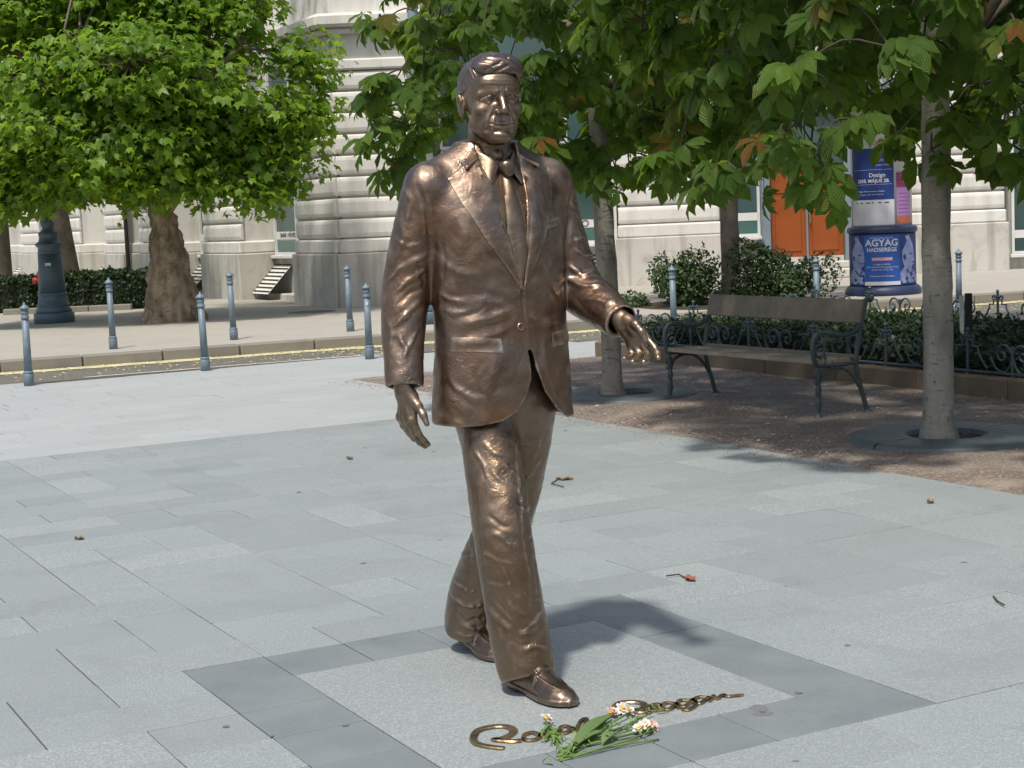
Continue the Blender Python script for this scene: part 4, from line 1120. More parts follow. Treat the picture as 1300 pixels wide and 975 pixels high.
for (c, s_, n) in lobes:                                      # a bough to each clump
    a = nodes[np.argmin(((nodes - c) ** 2).sum(1))]
    tw.tube(spl_([a, (a + c) / 2 + np.array([0, 0, .12]), c], 4), .022, 5, caps=False)
    for _ in range(n):
        d = r.normal(size=3); d /= np.linalg.norm(d); p = c + d * s_ * r.uniform(.15, 1) ** .45 * (1 + .25 * r.normal() * (r.rand() < .25))
        if p[2] < 1.72: continue
        tw.tube([tuple(c), tuple((c + p) / 2 + np.array([0, 0, .06])), tuple(p)], [.010, .007, .004], 3, caps=False)
        o_ = (p - cc_) / rr_; o_ /= np.linalg.norm(o_) + 1e-9; o_ = o_ * .6 + d * .6
        for j in range(r.randint(6, 12)):
            q = p + r.normal(size=3) * np.array([.17, .17, .11]); h = r.normal(size=3) + o_ * .5; h[2] = -abs(h[2]) * .6
            pos.append(q); fw.append(h); up_.append(o_ * .75 + np.array([0, 0, .75]) + r.normal(size=3) * .42); sc.append(r.choice([.7, .9, 1.1, 1.35]) * r.uniform(.88, 1.12))
tw.build('twigs', m_barkd, plane, fix=False)
add_leaves(plane, [leaf_shape_plane(s) for s in range(5)], np.array(pos), frames(np.array(fw), np.array(up_)), np.array(sc), m_plane, 300)

# two more trees at the left, in the shade behind the hedge
def dark_tree(loc, lean, rad, label, n, seed, crown):
    global _foot
    _foot = np.array(loc); root = empty('street_tree', loc); tag(root, label, 'tree', 'trees round the plaza')
    bark_tube([(0, 0, -.1), (lean * .1, 0, .3), (lean * .5, 0, 1.5), (lean, 0, 3.0), (lean * 1.2, 0, 5.2)], [rad * 1.4, rad * 1.1, rad, rad * .85, rad * .2], 14, seed).build('trunk', m_barkd, root, True)
    r = np.random.RandomState(seed); pos, fw, up_, sc = [], [], [], []; tw = MB()
    for k in range(6):
        a = k * 1.05; en = (lean + math.cos(a) * crown[0] * .7, math.sin(a) * crown[0] * .7, crown[1] + .6 * math.sin(k * 2.1))
        bark_tube([(lean, 0, 2.6), (lean * .5 + en[0] * .5, en[1] * .5, crown[1] * .85), en], [rad * .5, rad * .3, rad * .1], 7, seed + k).build('limb', m_barkd, root, True)
    for _ in range(n):
        d = r.normal(size=3); d /= np.linalg.norm(d); p = np.array([lean, 0, crown[1]]) + d * np.array([crown[0], crown[0], crown[2]]) * r.uniform(.2, 1) ** .45
        for j in range(6):
            q = p + r.normal(size=3) * .18; h = r.normal(size=3); h[2] = -abs(h[2]) * .5
            pos.append(q); fw.append(h); up_.append(np.array([r.normal() * .4, r.normal() * .4, 1.])); sc.append(r.uniform(.9, 1.4))
    add_leaves(root, [leaf_shape_plane(s + 9) for s in range(3)], np.array(pos), frames(np.array(fw), np.array(up_)), np.array(sc), m_plane, 60)
dark_tree(Vector((-9.05, 34.2, .118)), -.35, .20, 'shaded tree with dark leaning trunk in the hedge behind the lamp post', 420, 71, (2.6, 4.6, 2.0))
dark_tree(Vector((-11.55, 37.4, .118)), .05, .22, 'shaded tree with pale trunk at the far left edge behind the hedge', 420, 72, (2.8, 4.7, 2.0))

# hedges and bushes: small leaves over twiggy cores
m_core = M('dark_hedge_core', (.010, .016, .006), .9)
def leaf_box(name, label, cen, ax, size, n, mat, L, seed, cat='hedge', group=None, core=True, zfun=None):
    root = empty(name, cen); tag(root, label, cat, group)
    r = np.random.RandomState(seed); X, Y = np.array(ax[0]), np.array(ax[1]); hx, hy, hz = size[0] / 2, size[1] / 2, size[2]
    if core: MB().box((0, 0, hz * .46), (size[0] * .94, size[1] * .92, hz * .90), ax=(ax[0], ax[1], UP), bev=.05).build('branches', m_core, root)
    q = np.empty((n, 3)); f = r.rand(n)
    area = np.array([size[0] * size[1] * 1.4, size[0] * hz, size[0] * hz, size[1] * hz, size[1] * hz]); area = np.cumsum(area / area.sum())
    k = np.searchsorted(area, f); u, v = r.uniform(-1, 1, n), r.uniform(0, 1, n); s = r.uniform(-1, 1, n)
    x = np.where(k == 0, u * hx, np.where(k <= 2, u * hx, np.where(k == 3, -hx, hx))); y = np.where(k == 0, s * hy, np.where(k == 1, -hy, np.where(k == 2, hy, s * hy))); z = np.where(k == 0, hz, v * hz)
    nr = np.stack([np.where(k == 3, -1, np.where(k == 4, 1, 0)), np.where(k == 1, -1, np.where(k == 2, 1, 0)), np.where(k == 0, 1, .35)], 1).astype(float)
    bump_ = .035 * np.sin(x * 7 + 1) * np.sin(y * 6) + .03 * np.sin(x * 17) + r.normal(size=n) * .022
    P = np.stack([x, y, z], 1) + nr * (bump_ - .02)[:, None]
    W = P[:, :1] * X + P[:, 1:2] * Y + P[:, 2:] * np.array([0, 0, 1.])
    N = nr[:, :1] * X + nr[:, 1:2] * Y + nr[:, 2:] * np.array([0, 0, 1.]) + r.normal(size=(n, 3)) * .55
    fwd = r.normal(size=(n, 3)); sh = leaf_shape_small(L, L * .36)
    o = link('foliage', scatter_mesh('foliage', [sh], W, frames(fwd, N), r.uniform(.6, 1.3, n), mat, np.zeros(n, int)), root); o['kind'] = 'stuff'
    return root
ex = (Vector((1, 0, 0)), Vector((0, 1, 0)))
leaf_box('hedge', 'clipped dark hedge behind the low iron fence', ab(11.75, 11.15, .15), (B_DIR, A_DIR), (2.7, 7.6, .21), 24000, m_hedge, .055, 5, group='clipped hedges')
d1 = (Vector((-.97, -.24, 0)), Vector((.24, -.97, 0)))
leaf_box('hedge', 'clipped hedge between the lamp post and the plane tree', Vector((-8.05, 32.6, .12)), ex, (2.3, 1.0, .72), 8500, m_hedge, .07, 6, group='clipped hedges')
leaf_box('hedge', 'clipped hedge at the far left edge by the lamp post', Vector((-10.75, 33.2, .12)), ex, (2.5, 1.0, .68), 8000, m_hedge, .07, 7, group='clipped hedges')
ke = empty('hedge_kerb', Vector((-9.2, 32.0, .118))); tag(ke, 'low stone kerb along the foot of the left hedges', 'kerb')
for k in range(12):
    if 5 <= k <= 5: continue
    MB().box((-3.0 + k * .42, -.05 + (.0 if k > 5 else .15), .05), (.41, .14, .13), bev=.015).build('kerb_block', m_kerb, ke)
def bush(loc, rad, n, seed, label):
    root = empty('bush', loc); tag(root, label, 'bush', 'bushes round the middle chestnut')
    r = np.random.RandomState(seed); P, N = [], []
    tw = MB()
    for k in range(40):
        a = r.uniform(0, 6.28); e = r.uniform(.2, 1.3); d = np.array([math.cos(a) * math.cos(e), math.sin(a) * math.cos(e), math.sin(e)])
        tw.tube([(0, 0, 0), tuple(d * np.array(rad) * .5 + np.array([0, 0, .05])), tuple(d * np.array(rad) * r.uniform(.85, 1.12))], [.012, .008, .003], 4, caps=False)
    tw.build('stems', m_twig, root, fix=False)
    bl = [(r.normal(size=3) * np.array([.45, .45, .25]) * np.array(rad) + np.array([0, 0, rad[2] * .5]), r.uniform(.28, .5)) for _ in range(16)]
    for k in range(n):
        c, s = bl[r.randint(len(bl))]; d = r.normal(size=3); d /= np.linalg.norm(d)
        p = c + d * np.array(rad) * s * r.uniform(.6, 1.08) ** .5
        if p[2] < .02: p[2] = abs(p[2]) * .4 + .02
        P.append(p); N.append(d + np.array([0, -.1, .5]) + r.normal(size=3) * .5)
    P, N = np.array(P), np.array(N)
    o = link('foliage', scatter_mesh('foliage', [leaf_shape_small(.075, .022)], P, frames(r.normal(size=(n, 3)), N), r.uniform(.6, 1.35, n), m_bush, np.zeros(n, int)), root); o['kind'] = 'stuff'
bush(Vector((2.78, 25.35, .118)), (.68, .6, .72), 5200, 81, 'loose green bush on the left side of the shaded middle trunk')
bush(Vector((4.20, 25.55, .118)), (.64, .6, .70), 5200, 82, 'loose green bush between the middle trunk and the orange door')
tag(MB().lathe((3.5, 25.6, .120), [(1.5, 0), (1.45, .012), (.02, .03)], 24, capb=False).build('soil_patch', m_soil), kind='structure')
# ------------------------------------------------------------------ the bronze statue
# local frame: u to the figure's left, v forward, z up
def _n(x): return np.sqrt((x * x).sum(-1))
def V3(*a): return np.array(a, np.float32)
def rc(P, a, b, ra, rb):
    a = V3(*a); b = V3(*b); e = b - a
    t = np.clip(((P - a) @ e) / (e @ e), 0, 1)
    return _n(P - a - t[:, None] * e) - (ra + (rb - ra) * t)
def ell(P, c, r):
    r = V3(*r); q = (P - V3(*c)) / r
    k0 = _n(q); k1 = _n(q / r) + 1e-9
    return k0 * (k0 - 1) / k1
def smin(a, b, k):
    h = np.clip(.5 + .5 * (b - a) / k, 0, 1)
    return b + (a - b) * h - k * h * (1 - h)
def smax(a, b, k): return -smin(-a, -b, k)
def rbox(P, c, h, r):
    q = np.abs(P - V3(*c)) - (V3(*h) - r)
    return _n(np.maximum(q, 0)) + np.minimum(q.max(-1), 0) - r
def chain(P, pts, rad, k=.03):
    d = None
    q = smooth_line([(*p, r * 4) for p, r in zip(pts, rad)], 5)
    pts = [x[:3] for x in q]; rad = [x[3] / 4 for x in q]; k = .004
    for i in range(len(pts) - 1):
        s = rc(P, pts[i], pts[i + 1], rad[i], rad[i + 1])
        d = s if d is None else smin(d, s, k)
    return d
def loft(P, tab, n=2.3):
    """stack of level sections: z, centre u, centre v, half width, depth in front, depth behind"""
    tab = np.array(tab, np.float32); z = P[:, 2]
    zs = np.linspace(tab[0, 0], tab[-1, 0], 200)
    def itp(k):
        y = np.interp(zs, tab[:, 0], tab[:, k])
        ker = np.hanning(23); ker /= ker.sum()
        y2 = np.convolve(np.pad(y, 11, mode='edge'), ker, 'valid')
        return np.interp(z, zs, y2)
    cu, cv, hw, hf, hb = [itp(k) for k in range(1, 6)]
    du = P[:, 0] - cu; dv = P[:, 1] - cv
    hd = np.where(dv > 0, hf, hb)
    x = np.abs(du) / hw + 1e-6; y = np.abs(dv) / hd + 1e-6
    q = (x ** n + y ** n) ** (1 / n)
    g = np.sqrt((x ** (n - 1) / hw) ** 2 + (y ** (n - 1) / hd) ** 2) / q ** (n - 1)
    d = (q - 1) / g
    return np.maximum(d, np.maximum(tab[0, 0] - z, z - tab[-1, 0]))
def poly2(x, y, poly):
    """signed distance to a polygon (negative inside)"""
    poly = np.array(poly, np.float32); n = len(poly)
    d = np.full(x.shape, 1e9, np.float32); s = np.ones(x.shape, np.float32)
    for i in range(n):
        a = poly[i]; b = poly[i - 1]; e = b - a
        wx = x - a[0]; wy = y - a[1]
        t = np.clip((wx * e[0] + wy * e[1]) / (e @ e), 0, 1)
        d = np.minimum(d, (wx - e[0] * t) ** 2 + (wy - e[1] * t) ** 2)
        c1 = y >= a[1]; c2 = y < b[1]; c3 = e[0] * wy > e[1] * wx
        flip = (c1 & c2 & c3) | (~c1 & ~c2 & ~c3)
        s = np.where(flip, -s, s)
    return s * np.sqrt(d)

def surface_nets(fn, lo, hi, h):
    """polygon surface of fn = 0; evaluates only blocks near the surface"""
    lo = np.array(lo, np.float32); hi = np.array(hi, np.float32); B = 8
    nb = np.ceil((hi - lo) / (h * B)).astype(int); N = nb * B + 1
    c = [lo[k] + (np.arange(nb[k]) + .5) * B * h for k in range(3)]
    C = np.stack(np.meshgrid(*c, indexing='ij'), -1).reshape(-1, 3).astype(np.float32)
    dc = fn(C)
    D = np.repeat(np.repeat(np.repeat(dc.reshape(nb), B, 0), B, 1), B, 2)
    D = np.pad(D, ((0, 1), (0, 1), (0, 1)), mode='edge').astype(np.float32)
    act = np.argwhere(np.abs(dc.reshape(nb)) < h * B * 1.25 + .012)
    g = np.stack(np.meshgrid(*[np.arange(B + 1)] * 3, indexing='ij'), -1).reshape(-1, 3)
    for s in range(0, len(act), 400):
        ii = act[s:s + 400, None, :] * B + g[None]
        P = (lo + ii.reshape(-1, 3) * h).astype(np.float32)
        q = ii.reshape(-1, 3)
        D[q[:, 0], q[:, 1], q[:, 2]] = fn(P)
    S = D < 0
    c8 = [(i, j, k) for i in (0, 1) for j in (0, 1) for k in (0, 1)]
    sl = lambda A, i, j, k: A[i:A.shape[0] - 1 + i, j:A.shape[1] - 1 + j, k:A.shape[2] - 1 + k]
    cnt = sum(sl(S, *q).astype(np.int8) for q in c8)
    cells = np.argwhere((cnt > 0) & (cnt < 8))
    idx = -np.ones(tuple(np.array(S.shape) - 1), np.int32)
    idx[cells[:, 0], cells[:, 1], cells[:, 2]] = np.arange(len(cells))
    acc = np.zeros((len(cells), 3), np.float32); num = np.zeros(len(cells), np.float32)
    vals = {q: D[cells[:, 0] + q[0], cells[:, 1] + q[1], cells[:, 2] + q[2]] for q in c8}
    for a in c8:
        for ax in range(3):
            if a[ax] == 0:
                b = list(a); b[ax] = 1; b = tuple(b)
                va, vb = vals[a], vals[b]; m = (va < 0) != (vb < 0)
                t = np.where(m, va / np.where(m, va - vb, 1), 0)
                p = np.zeros((len(cells), 3), np.float32); p[:] = a; p[:, ax] += t
                acc += p * m[:, None]; num += m
    V = lo + (cells + acc / num[:, None]) * h
    faces = []
    for ax in range(3):
        o1, o2 = (ax + 1) % 3, (ax + 2) % 3
        s0 = [slice(1, -1)] * 3; s0[ax] = slice(0, -1)
        s1 = [slice(1, -1)] * 3; s1[ax] = slice(1, None)
        a, b = S[tuple(s0)], S[tuple(s1)]
        e = np.argwhere(a != b)
        if not len(e): continue
        pos = a[e[:, 0], e[:, 1], e[:, 2]]
        off = np.array([1, 1, 1]); off[ax] = 0
        e = e + off
        q = []
        for (p1, p2) in ((0, 0), (-1, 0), (-1, -1), (0, -1)):
            c_ = e.copy(); c_[:, o1] += p1; c_[:, o2] += p2
            q.append(idx[c_[:, 0], c_[:, 1], c_[:, 2]])
        Q = np.stack(q, 1)
        Q = np.where(pos[:, None], Q, Q[:, ::-1])
        faces.append(Q[(Q >= 0).all(1)])
    return V, np.concatenate(faces)

def vnormals(V, Q):
    n = np.cross(V[Q[:, 2]] - V[Q[:, 0]], V[Q[:, 3]] - V[Q[:, 1]])
    N = np.zeros_like(V)
    for k in range(4): np.add.at(N, Q[:, k], n)
    return N / (_n(N)[:, None] + 1e-12)
_ns = np.random.RandomState(3).rand(32, 32, 32).astype(np.float32)
def vnoise(P, s):
    q = P * s; i = np.floor(q).astype(int); f = q - i; f = f * f * (3 - 2 * f)
    r = 0
    for dx in (0, 1):
        for dy in (0, 1):
            for dz in (0, 1):
                w = (f[:, 0] if dx else 1 - f[:, 0]) * (f[:, 1] if dy else 1 - f[:, 1]) * (f[:, 2] if dz else 1 - f[:, 2])
                r = r + w * _ns[(i[:, 0] + dx) % 32, (i[:, 1] + dy) % 32, (i[:, 2] + dz) % 32]
    return r * 2 - 1
def polydist(P, pts):
    d = np.full(len(P), 9., np.float32); tt = np.zeros(len(P), np.float32)
    pts = [V3(*p) for p in pts]; n = len(pts) - 1
    for i in range(n):
        e = pts[i + 1] - pts[i]; t = np.clip(((P - pts[i]) @ e) / (e @ e + 1e-12), 0, 1)
        q = _n(P - pts[i] - t[:, None] * e)
        m = q < d; d = np.where(m, q, d); tt = np.where(m, (i + t) / n, tt)
    return d, tt
def wrinkle(V, N, pts, w, amp, taper=.25, kind='ridge'):
    """raise (or press in) a fold along a line on the surface"""
    pts = smooth_line(pts, 2)
    P0 = np.array(pts); m = np.where(((V > P0.min(0) - 4 * w) & (V < P0.max(0) + 4 * w)).all(1))[0]
    if not len(m): return
    d, t = polydist(V[m], pts); x = d / w
    if kind == 'ridge': pr = np.exp(-x * x) * 1.25 - .45 * np.exp(-(x / 2.1) ** 2)
    elif kind == 'soft': pr = np.exp(-x * x)
    else: pr = -np.exp(-x * x) + .35 * np.exp(-(x / 2.2) ** 2)
    tp = np.clip(np.minimum(t, 1 - t) / max(taper, 1e-3), 0, 1) if taper > 0 else 1
    V[m] += N[m] * (amp * pr * tp)[:, None].astype(np.float32)

# the material: brown patina, worn bright on ridges, gilded in places
def bronze(name, tone=(0.202, 0.146, 0.110), worn=(0.62, 0.49, 0.36), red=(0.215, 0.118, 0.064), wear=0.8, rough=0.36, bump=0.40):
    m = bpy.data.materials.new(name); m.use_nodes = True
    n = m.node_tree.nodes; l = m.node_tree.links; p = n['Principled BSDF']
    p.inputs['Metallic'].default_value = 0.92
    p.inputs['Coat Weight'].default_value = 0.35; p.inputs['Coat Roughness'].default_value = 0.22; p.inputs['Coat IOR'].default_value = 1.6
    geo = n.new('ShaderNodeNewGeometry'); tc = n.new('ShaderNodeTexCoord')
    def noise(s, d=5, dist=0.0):
        t = n.new('ShaderNodeTexNoise'); t.inputs['Scale'].default_value = s; t.inputs['Detail'].default_value = d; t.inputs['Distortion'].default_value = dist
        l.new(tc.outputs['Object'], t.inputs['Vector']); return t.outputs[0]
    def rng_(x, a, b, c=0., d=1.):
        r = n.new('ShaderNodeMapRange'); r.inputs[1].default_value = a; r.inputs[2].default_value = b; r.inputs[3].default_value = c; r.inputs[4].default_value = d
        l.new(x, r.inputs[0]); return r.outputs[0]
    def mix(f, a, b):
        x = n.new('ShaderNodeMix'); x.data_type = 'RGBA'
        l.new(f, x.inputs[0])
        for s, v in ((6, a), (7, b)):
            if isinstance(v, tuple): x.inputs[s].default_value = (*v, 1)
            else: l.new(v, x.inputs[s])
        return x.outputs[2]
    def math_(op, a, b):
        x = n.new('ShaderNodeMath'); x.operation = op
        for s, v in ((0, a), (1, b)):
            if isinstance(v, (int, float)): x.inputs[s].default_value = v
            else: l.new(v, x.inputs[s])
        return x.outputs[0]
    c = mix(rng_(noise(4.5, 4), .42, .66), tone, red)
    c = mix(rng_(noise(9, 6, .6), .55, .75, 0, .55), c, tuple(x * .55 for x in tone))
    pt = rng_(geo.outputs['Pointiness'], .505, .56)
    wn = math_('MULTIPLY', pt, rng_(noise(22, 5), .3, .6))
    wn = math_('MAXIMUM', math_('MULTIPLY', wn, wear), rng_(noise(7, 7, .4), .60, .80, 0, wear * .6))
    c = mix(wn, c, worn)
    l.new(c, p.inputs['Base Color'])
    l.new(rng_(noise(14, 6), .3, .7, rough - .12, rough + .20), p.inputs['Roughness'])
    # tool marks: thin raised flakes and dents of the modelled clay
    vo = n.new('ShaderNodeTexVoronoi'); vo.feature = 'DISTANCE_TO_EDGE'; vo.inputs['Scale'].default_value = 26
    mp = n.new('ShaderNodeMapping'); mp.inputs['Scale'].default_value = (1.0, 1.0, .55)
    wv = n.new('ShaderNodeTexNoise'); wv.inputs['Scale'].default_value = 11; wv.inputs['Detail'].default_value = 3
    l.new(tc.outputs['Object'], wv.inputs['Vector'])
    vm = n.new('ShaderNodeVectorMath'); vm.operation = 'MULTIPLY_ADD'; vm.inputs[1].default_value = (.16, .16, .16)
    l.new(wv.outputs[1], vm.inputs[0]); l.new(tc.outputs['Object'], vm.inputs[2])
    l.new(vm.outputs[0], mp.inputs[0]); l.new(mp.outputs[0], vo.inputs['Vector'])
    fl = math_('MULTIPLY', rng_(vo.outputs[0], .0, .07, 1., 0.), rng_(noise(6, 2), .5, .62))
    h = math_('ADD', math_('ADD', math_('MULTIPLY', noise(9, 3, .6), 1.9), math_('MULTIPLY', math_('MULTIPLY', noise(30, 3, 1.0), rng_(noise(5, 2), .48, .62)), .7)), math_('MULTIPLY', fl, .16))
    h = math_('ADD', h, math_('MULTIPLY', noise(70, 3), .16))
    v2 = n.new('ShaderNodeTexVoronoi'); v2.inputs['Scale'].default_value = 34       # flat dabs of clay left by the modelling tool
    l.new(vm.outputs[0], v2.inputs['Vector'])
    sx = n.new('ShaderNodeSeparateColor'); l.new(v2.outputs['Color'], sx.inputs[0])
    h = math_('ADD', h, math_('MULTIPLY', math_('MULTIPLY', sx.outputs[0], rng_(noise(4.2, 3), .46, .60)), .22))
    b = n.new('ShaderNodeBump'); b.inputs['Strength'].default_value = bump; b.inputs['Distance'].default_value = .012
    l.new(h, b.inputs['Height']); l.new(b.outputs[0], p.inputs['Normal'])
    return m
bz_suit = bronze('bronze_suit')
bz_trouser = bronze('bronze_trousers', tone=(0.208, 0.150, 0.104), red=(0.190, 0.118, 0.066), wear=.7)
bz_skin = bronze('bronze_skin', tone=(0.245, 0.178, 0.124), worn=(0.60, 0.48, 0.33), red=(0.205, 0.138, 0.09), wear=.6, rough=.38, bump=.16)
bz_hair = bronze('bronze_hair', tone=(0.175, 0.130, 0.110), worn=(0.48, 0.38, 0.30), red=(0.155, 0.108, 0.082), wear=.55, rough=.40, bump=.2)
bz_hand = bronze('bronze_hand', tone=(0.235, 0.175, 0.122), worn=(0.62, 0.50, 0.34), red=(0.21, 0.145, 0.09), wear=.8, rough=.34, bump=.12)
bz_gold = bronze('bronze_gold', tone=(0.178, 0.132, 0.095), worn=(0.54, 0.43, 0.30), red=(0.165, 0.108, 0.062), wear=.65, rough=.38, bump=.25)
bz_shoe = bronze('bronze_shoe', tone=(0.190, 0.138, 0.104), worn=(0.52, 0.40, 0.30), red=(0.165, 0.112, 0.07), wear=.65, rough=.30, bump=.12)

S_O = ab(5.05, 2.68)
statue_mat = Matrix(((B_DIR.x, -A_DIR.x, 0, S_O.x), (B_DIR.y, -A_DIR.y, 0, S_O.y), (0, 0, 1, 0.006), (0, 0, 0, 1)))

# ---- jacket
J_TAB = [  # z, cu, cv, half width, front, back
    (.900, -.004, .010, .264, .175, .165), (1.00, -.004, .010, .260, .178, .165), (1.12, -.002, .012, .252, .172, .150),
    (1.25, .000, .012, .246, .160, .132), (1.38, .000, .005, .246, .162, .135), (1.52, .000, .000, .256, .168, .148),
    (1.64, .000, -.005, .262, .160, .152), (1.72, .000, -.012, .262, .142, .145), (1.78, .000, -.020, .246, .118, .128),
    (1.82, .000, -.028, .200, .100, .108), (1.855, .000, -.032, .140, .090, .090), (1.89, .000, -.034, .100, .085, .070)]
SH_R, EL_R, WR_R = (-.236, -.024, 1.745), (-.312, -.078, 1.405), (-.372, -.005, 1.075)
SH_L, EL_L, WR_L = (.236, -.024, 1.745), (.318, .010, 1.385), (.318, .300, 1.262)
V_POLY = [(-.085, 1.95), (-.078, 1.84), (-.060, 1.72), (-.022, 1.53), (.004, 1.405), (.012, 1.400), (.030, 1.53), (.058, 1.70), (.072, 1.84), (.085, 1.95)]
OPEN_POLY = [(.016, 1.178), (.024, 1.14), (.022, 1.08), (.000, 1.02), (-.045, .972), (-.10, .944), (-.165, .930), (-.22, .922), (-.22, .80), (.24, .80), (.185, .925), (.125, .965), (.075, 1.03), (.042, 1.12), (.030, 1.178)]
def jacket_outer(P):
    d = loft(P, J_TAB, 2.25)
    # sloping shoulder line and padded sleeve heads
    for s in (-1, 1):
        d = smin(d, rc(P, (s * .085, -.035, 1.838), (s * .240, -.026, 1.770), .060, .060), .045)
    return d
def hem_z(P):
    return .928 - .004 * np.clip(P[:, 0] / .27, -1, 1) + .012 * np.clip(-P[:, 1] / .15, 0, 1)
def jacket_fn(P):
    d = jacket_outer(P)
    front = P[:, 1] > -.02
    vp = poly2(P[:, 0], P[:, 2], V_POLY); vp = np.where(front, vp, np.maximum(vp, -.02 - P[:, 1]))
    d = smax(d, -vp, .004)
    op = poly2(P[:, 0], P[:, 2], OPEN_POLY); op = np.where(P[:, 1] > .0, op, .3)
    d = np.maximum(d, -op)
    hz = hem_z(P)
    d = smax(d, hz - P[:, 2], .008)
    inner = np.maximum(jacket_outer(P) + .016, P[:, 2] - 1.25)          # the skirt is hollow
    d = np.maximum(d, -inner)
    neck = rc(P, (0, -.02, 1.80), (0, -.03, 2.0), .074, .085)
    d = smax(d, -neck, .01)
    # sleeves
    sr = chain(P, [SH_R, (-.272, -.058, 1.58), EL_R, (-.346, -.052, 1.24), WR_R], [.090, .088, .084, .074, .065], .04)
    sr = np.maximum(sr, -((P - V3(*WR_R)) @ V3(.15, -.22, .96)))
    sr = np.maximum(sr, -(rc(P, (-.360, -.02, 1.16), (-.385, .01, .98), .052, .056)))
    sl = chain(P, [SH_L, (.278, -.030, 1.57), EL_L, (.322, .150, 1.318), WR_L], [.090, .090, .088, .078, .061], .05)
    sl = np.maximum(sl, (P - V3(*WR_L)) @ V3(.0, .90, -.43))
    sl = np.maximum(sl, -(rc(P, (.320, .22, 1.30), (.320, .40, 1.22), .049, .053)))
    d = smin(d, sr, .022); d = smin(d, sl, .022)
    return d
# ---- shirt (torso under the jacket)
def shirt_fn(P):
    d = loft(P, [(r[0], r[1], r[2], r[3] - .02, r[4] - .018, r[5] - .02) for r in J_TAB], 2.25)
    d = np.maximum(d, 1.24 - P[:, 2])
    nk = rc(P, (0, -.032, 1.78), (0, -.024, 1.862), .088, .080)
    nk = np.maximum(nk, (P - V3(0, .05, 1.848)) @ V3(0, .50, .87))
    return smin(d, nk, .02)
# ---- trousers
def trousers_fn(P):
    hip = loft(P, [(.84, 0, -.005, .150, .080, .100), (.93, 0, 0, .178, .112, .125), (1.02, 0, 0, .205, .130, .135), (1.12, 0, 0, .205, .130, .120), (1.22, 0, 0, .195, .125, .11)], 2.2)
    fr = chain(P, [(-.075, .010, .97), (-.094, .097, .76), (-.110, .168, .555), (-.092, .182, .36), (-.068, .180, .20), (-.056, .195, .085)], [.100, .101, .100, .101, .104, .101], .05)
    fr = np.maximum(fr, .044 - P[:, 2] + .42 * (P[:, 1] - .20))
    bk = chain(P, [(.098, -.010, .97), (.086, -.065, .76), (.066, -.130, .555), (.052, -.270, .36), (.046, -.375, .20), (.044, -.405, .105)], [.112, .106, .098, .099, .104, .106], .05)
    bk = np.maximum(bk, .058 - P[:, 2] - .16 * (P[:, 1] + .40))
    return smin(smin(hip, fr, .035), bk, .03)
# ---- shoes
def shoe_fn(P, heel, toe, lift):
    """one leather shoe with sole and heel, heel lifted by lift"""
    h = V3(*heel, 0); t = V3(*toe, 0); L = _n(t - h); y = (t - h) / L; x = V3(y[1], -y[0], 0)
    q = P - h; a = q @ x; b = q @ y; c = P[:, 2] - lift * np.clip(1 - b / (L * .68), 0, 1)
    s = L / .36
    Q = np.stack([a, b, c], 1) / s
    w = np.interp(Q[:, 1], [0, .03, .10, .17, .25, .31, .345, .36], [.030, .040, .041, .045, .056, .052, .034, .012])
    top = np.interp(Q[:, 1], [0, .08, .15, .21, .27, .33, .36], [.125, .135, .125, .092, .068, .052, .030])
    xx = np.abs(Q[:, 0] + .006 * np.sin(Q[:, 1] * 9))
    prof = (np.clip(xx / w, 0, 3) ** 2.2 + np.clip((Q[:, 2] - .022) / (top - .022), 0, 3) ** 2.0) ** .5 - 1
    up = prof * .035
    up = np.maximum(up, .018 - Q[:, 2]); up = np.maximum(up, np.maximum(-Q[:, 1], Q[:, 1] - .362))
    so = np.maximum(np.maximum((xx - w - .006), np.abs(Q[:, 2] - .013) - .009), np.maximum(-.004 - Q[:, 1], Q[:, 1] - .366))
    so = np.maximum(so, -(np.maximum(np.abs(Q[:, 1] - .125) - .035, Q[:, 2] - .008)))
    he = np.maximum(np.maximum(xx - w - .003, np.abs(Q[:, 2] - .010) - .012), np.maximum(-.003 - Q[:, 1], Q[:, 1] - .085))
    d = smin(up, np.minimum(so, he), .006)
    seam = np.abs(np.hypot(Q[:, 0] / .040, (Q[:, 1] - .19) / .135) - 1) * .04          # moccasin seam
    d = d - .0025 * np.exp(-(seam / .004) ** 2) * ((Q[:, 1] > .19) & (Q[:, 2] > .03))
    d = d - .005 * ((np.abs(Q[:, 1] - .192 + Q[:, 0] * .1) < .017) & (Q[:, 2] > .035))   # strap
    return d * s
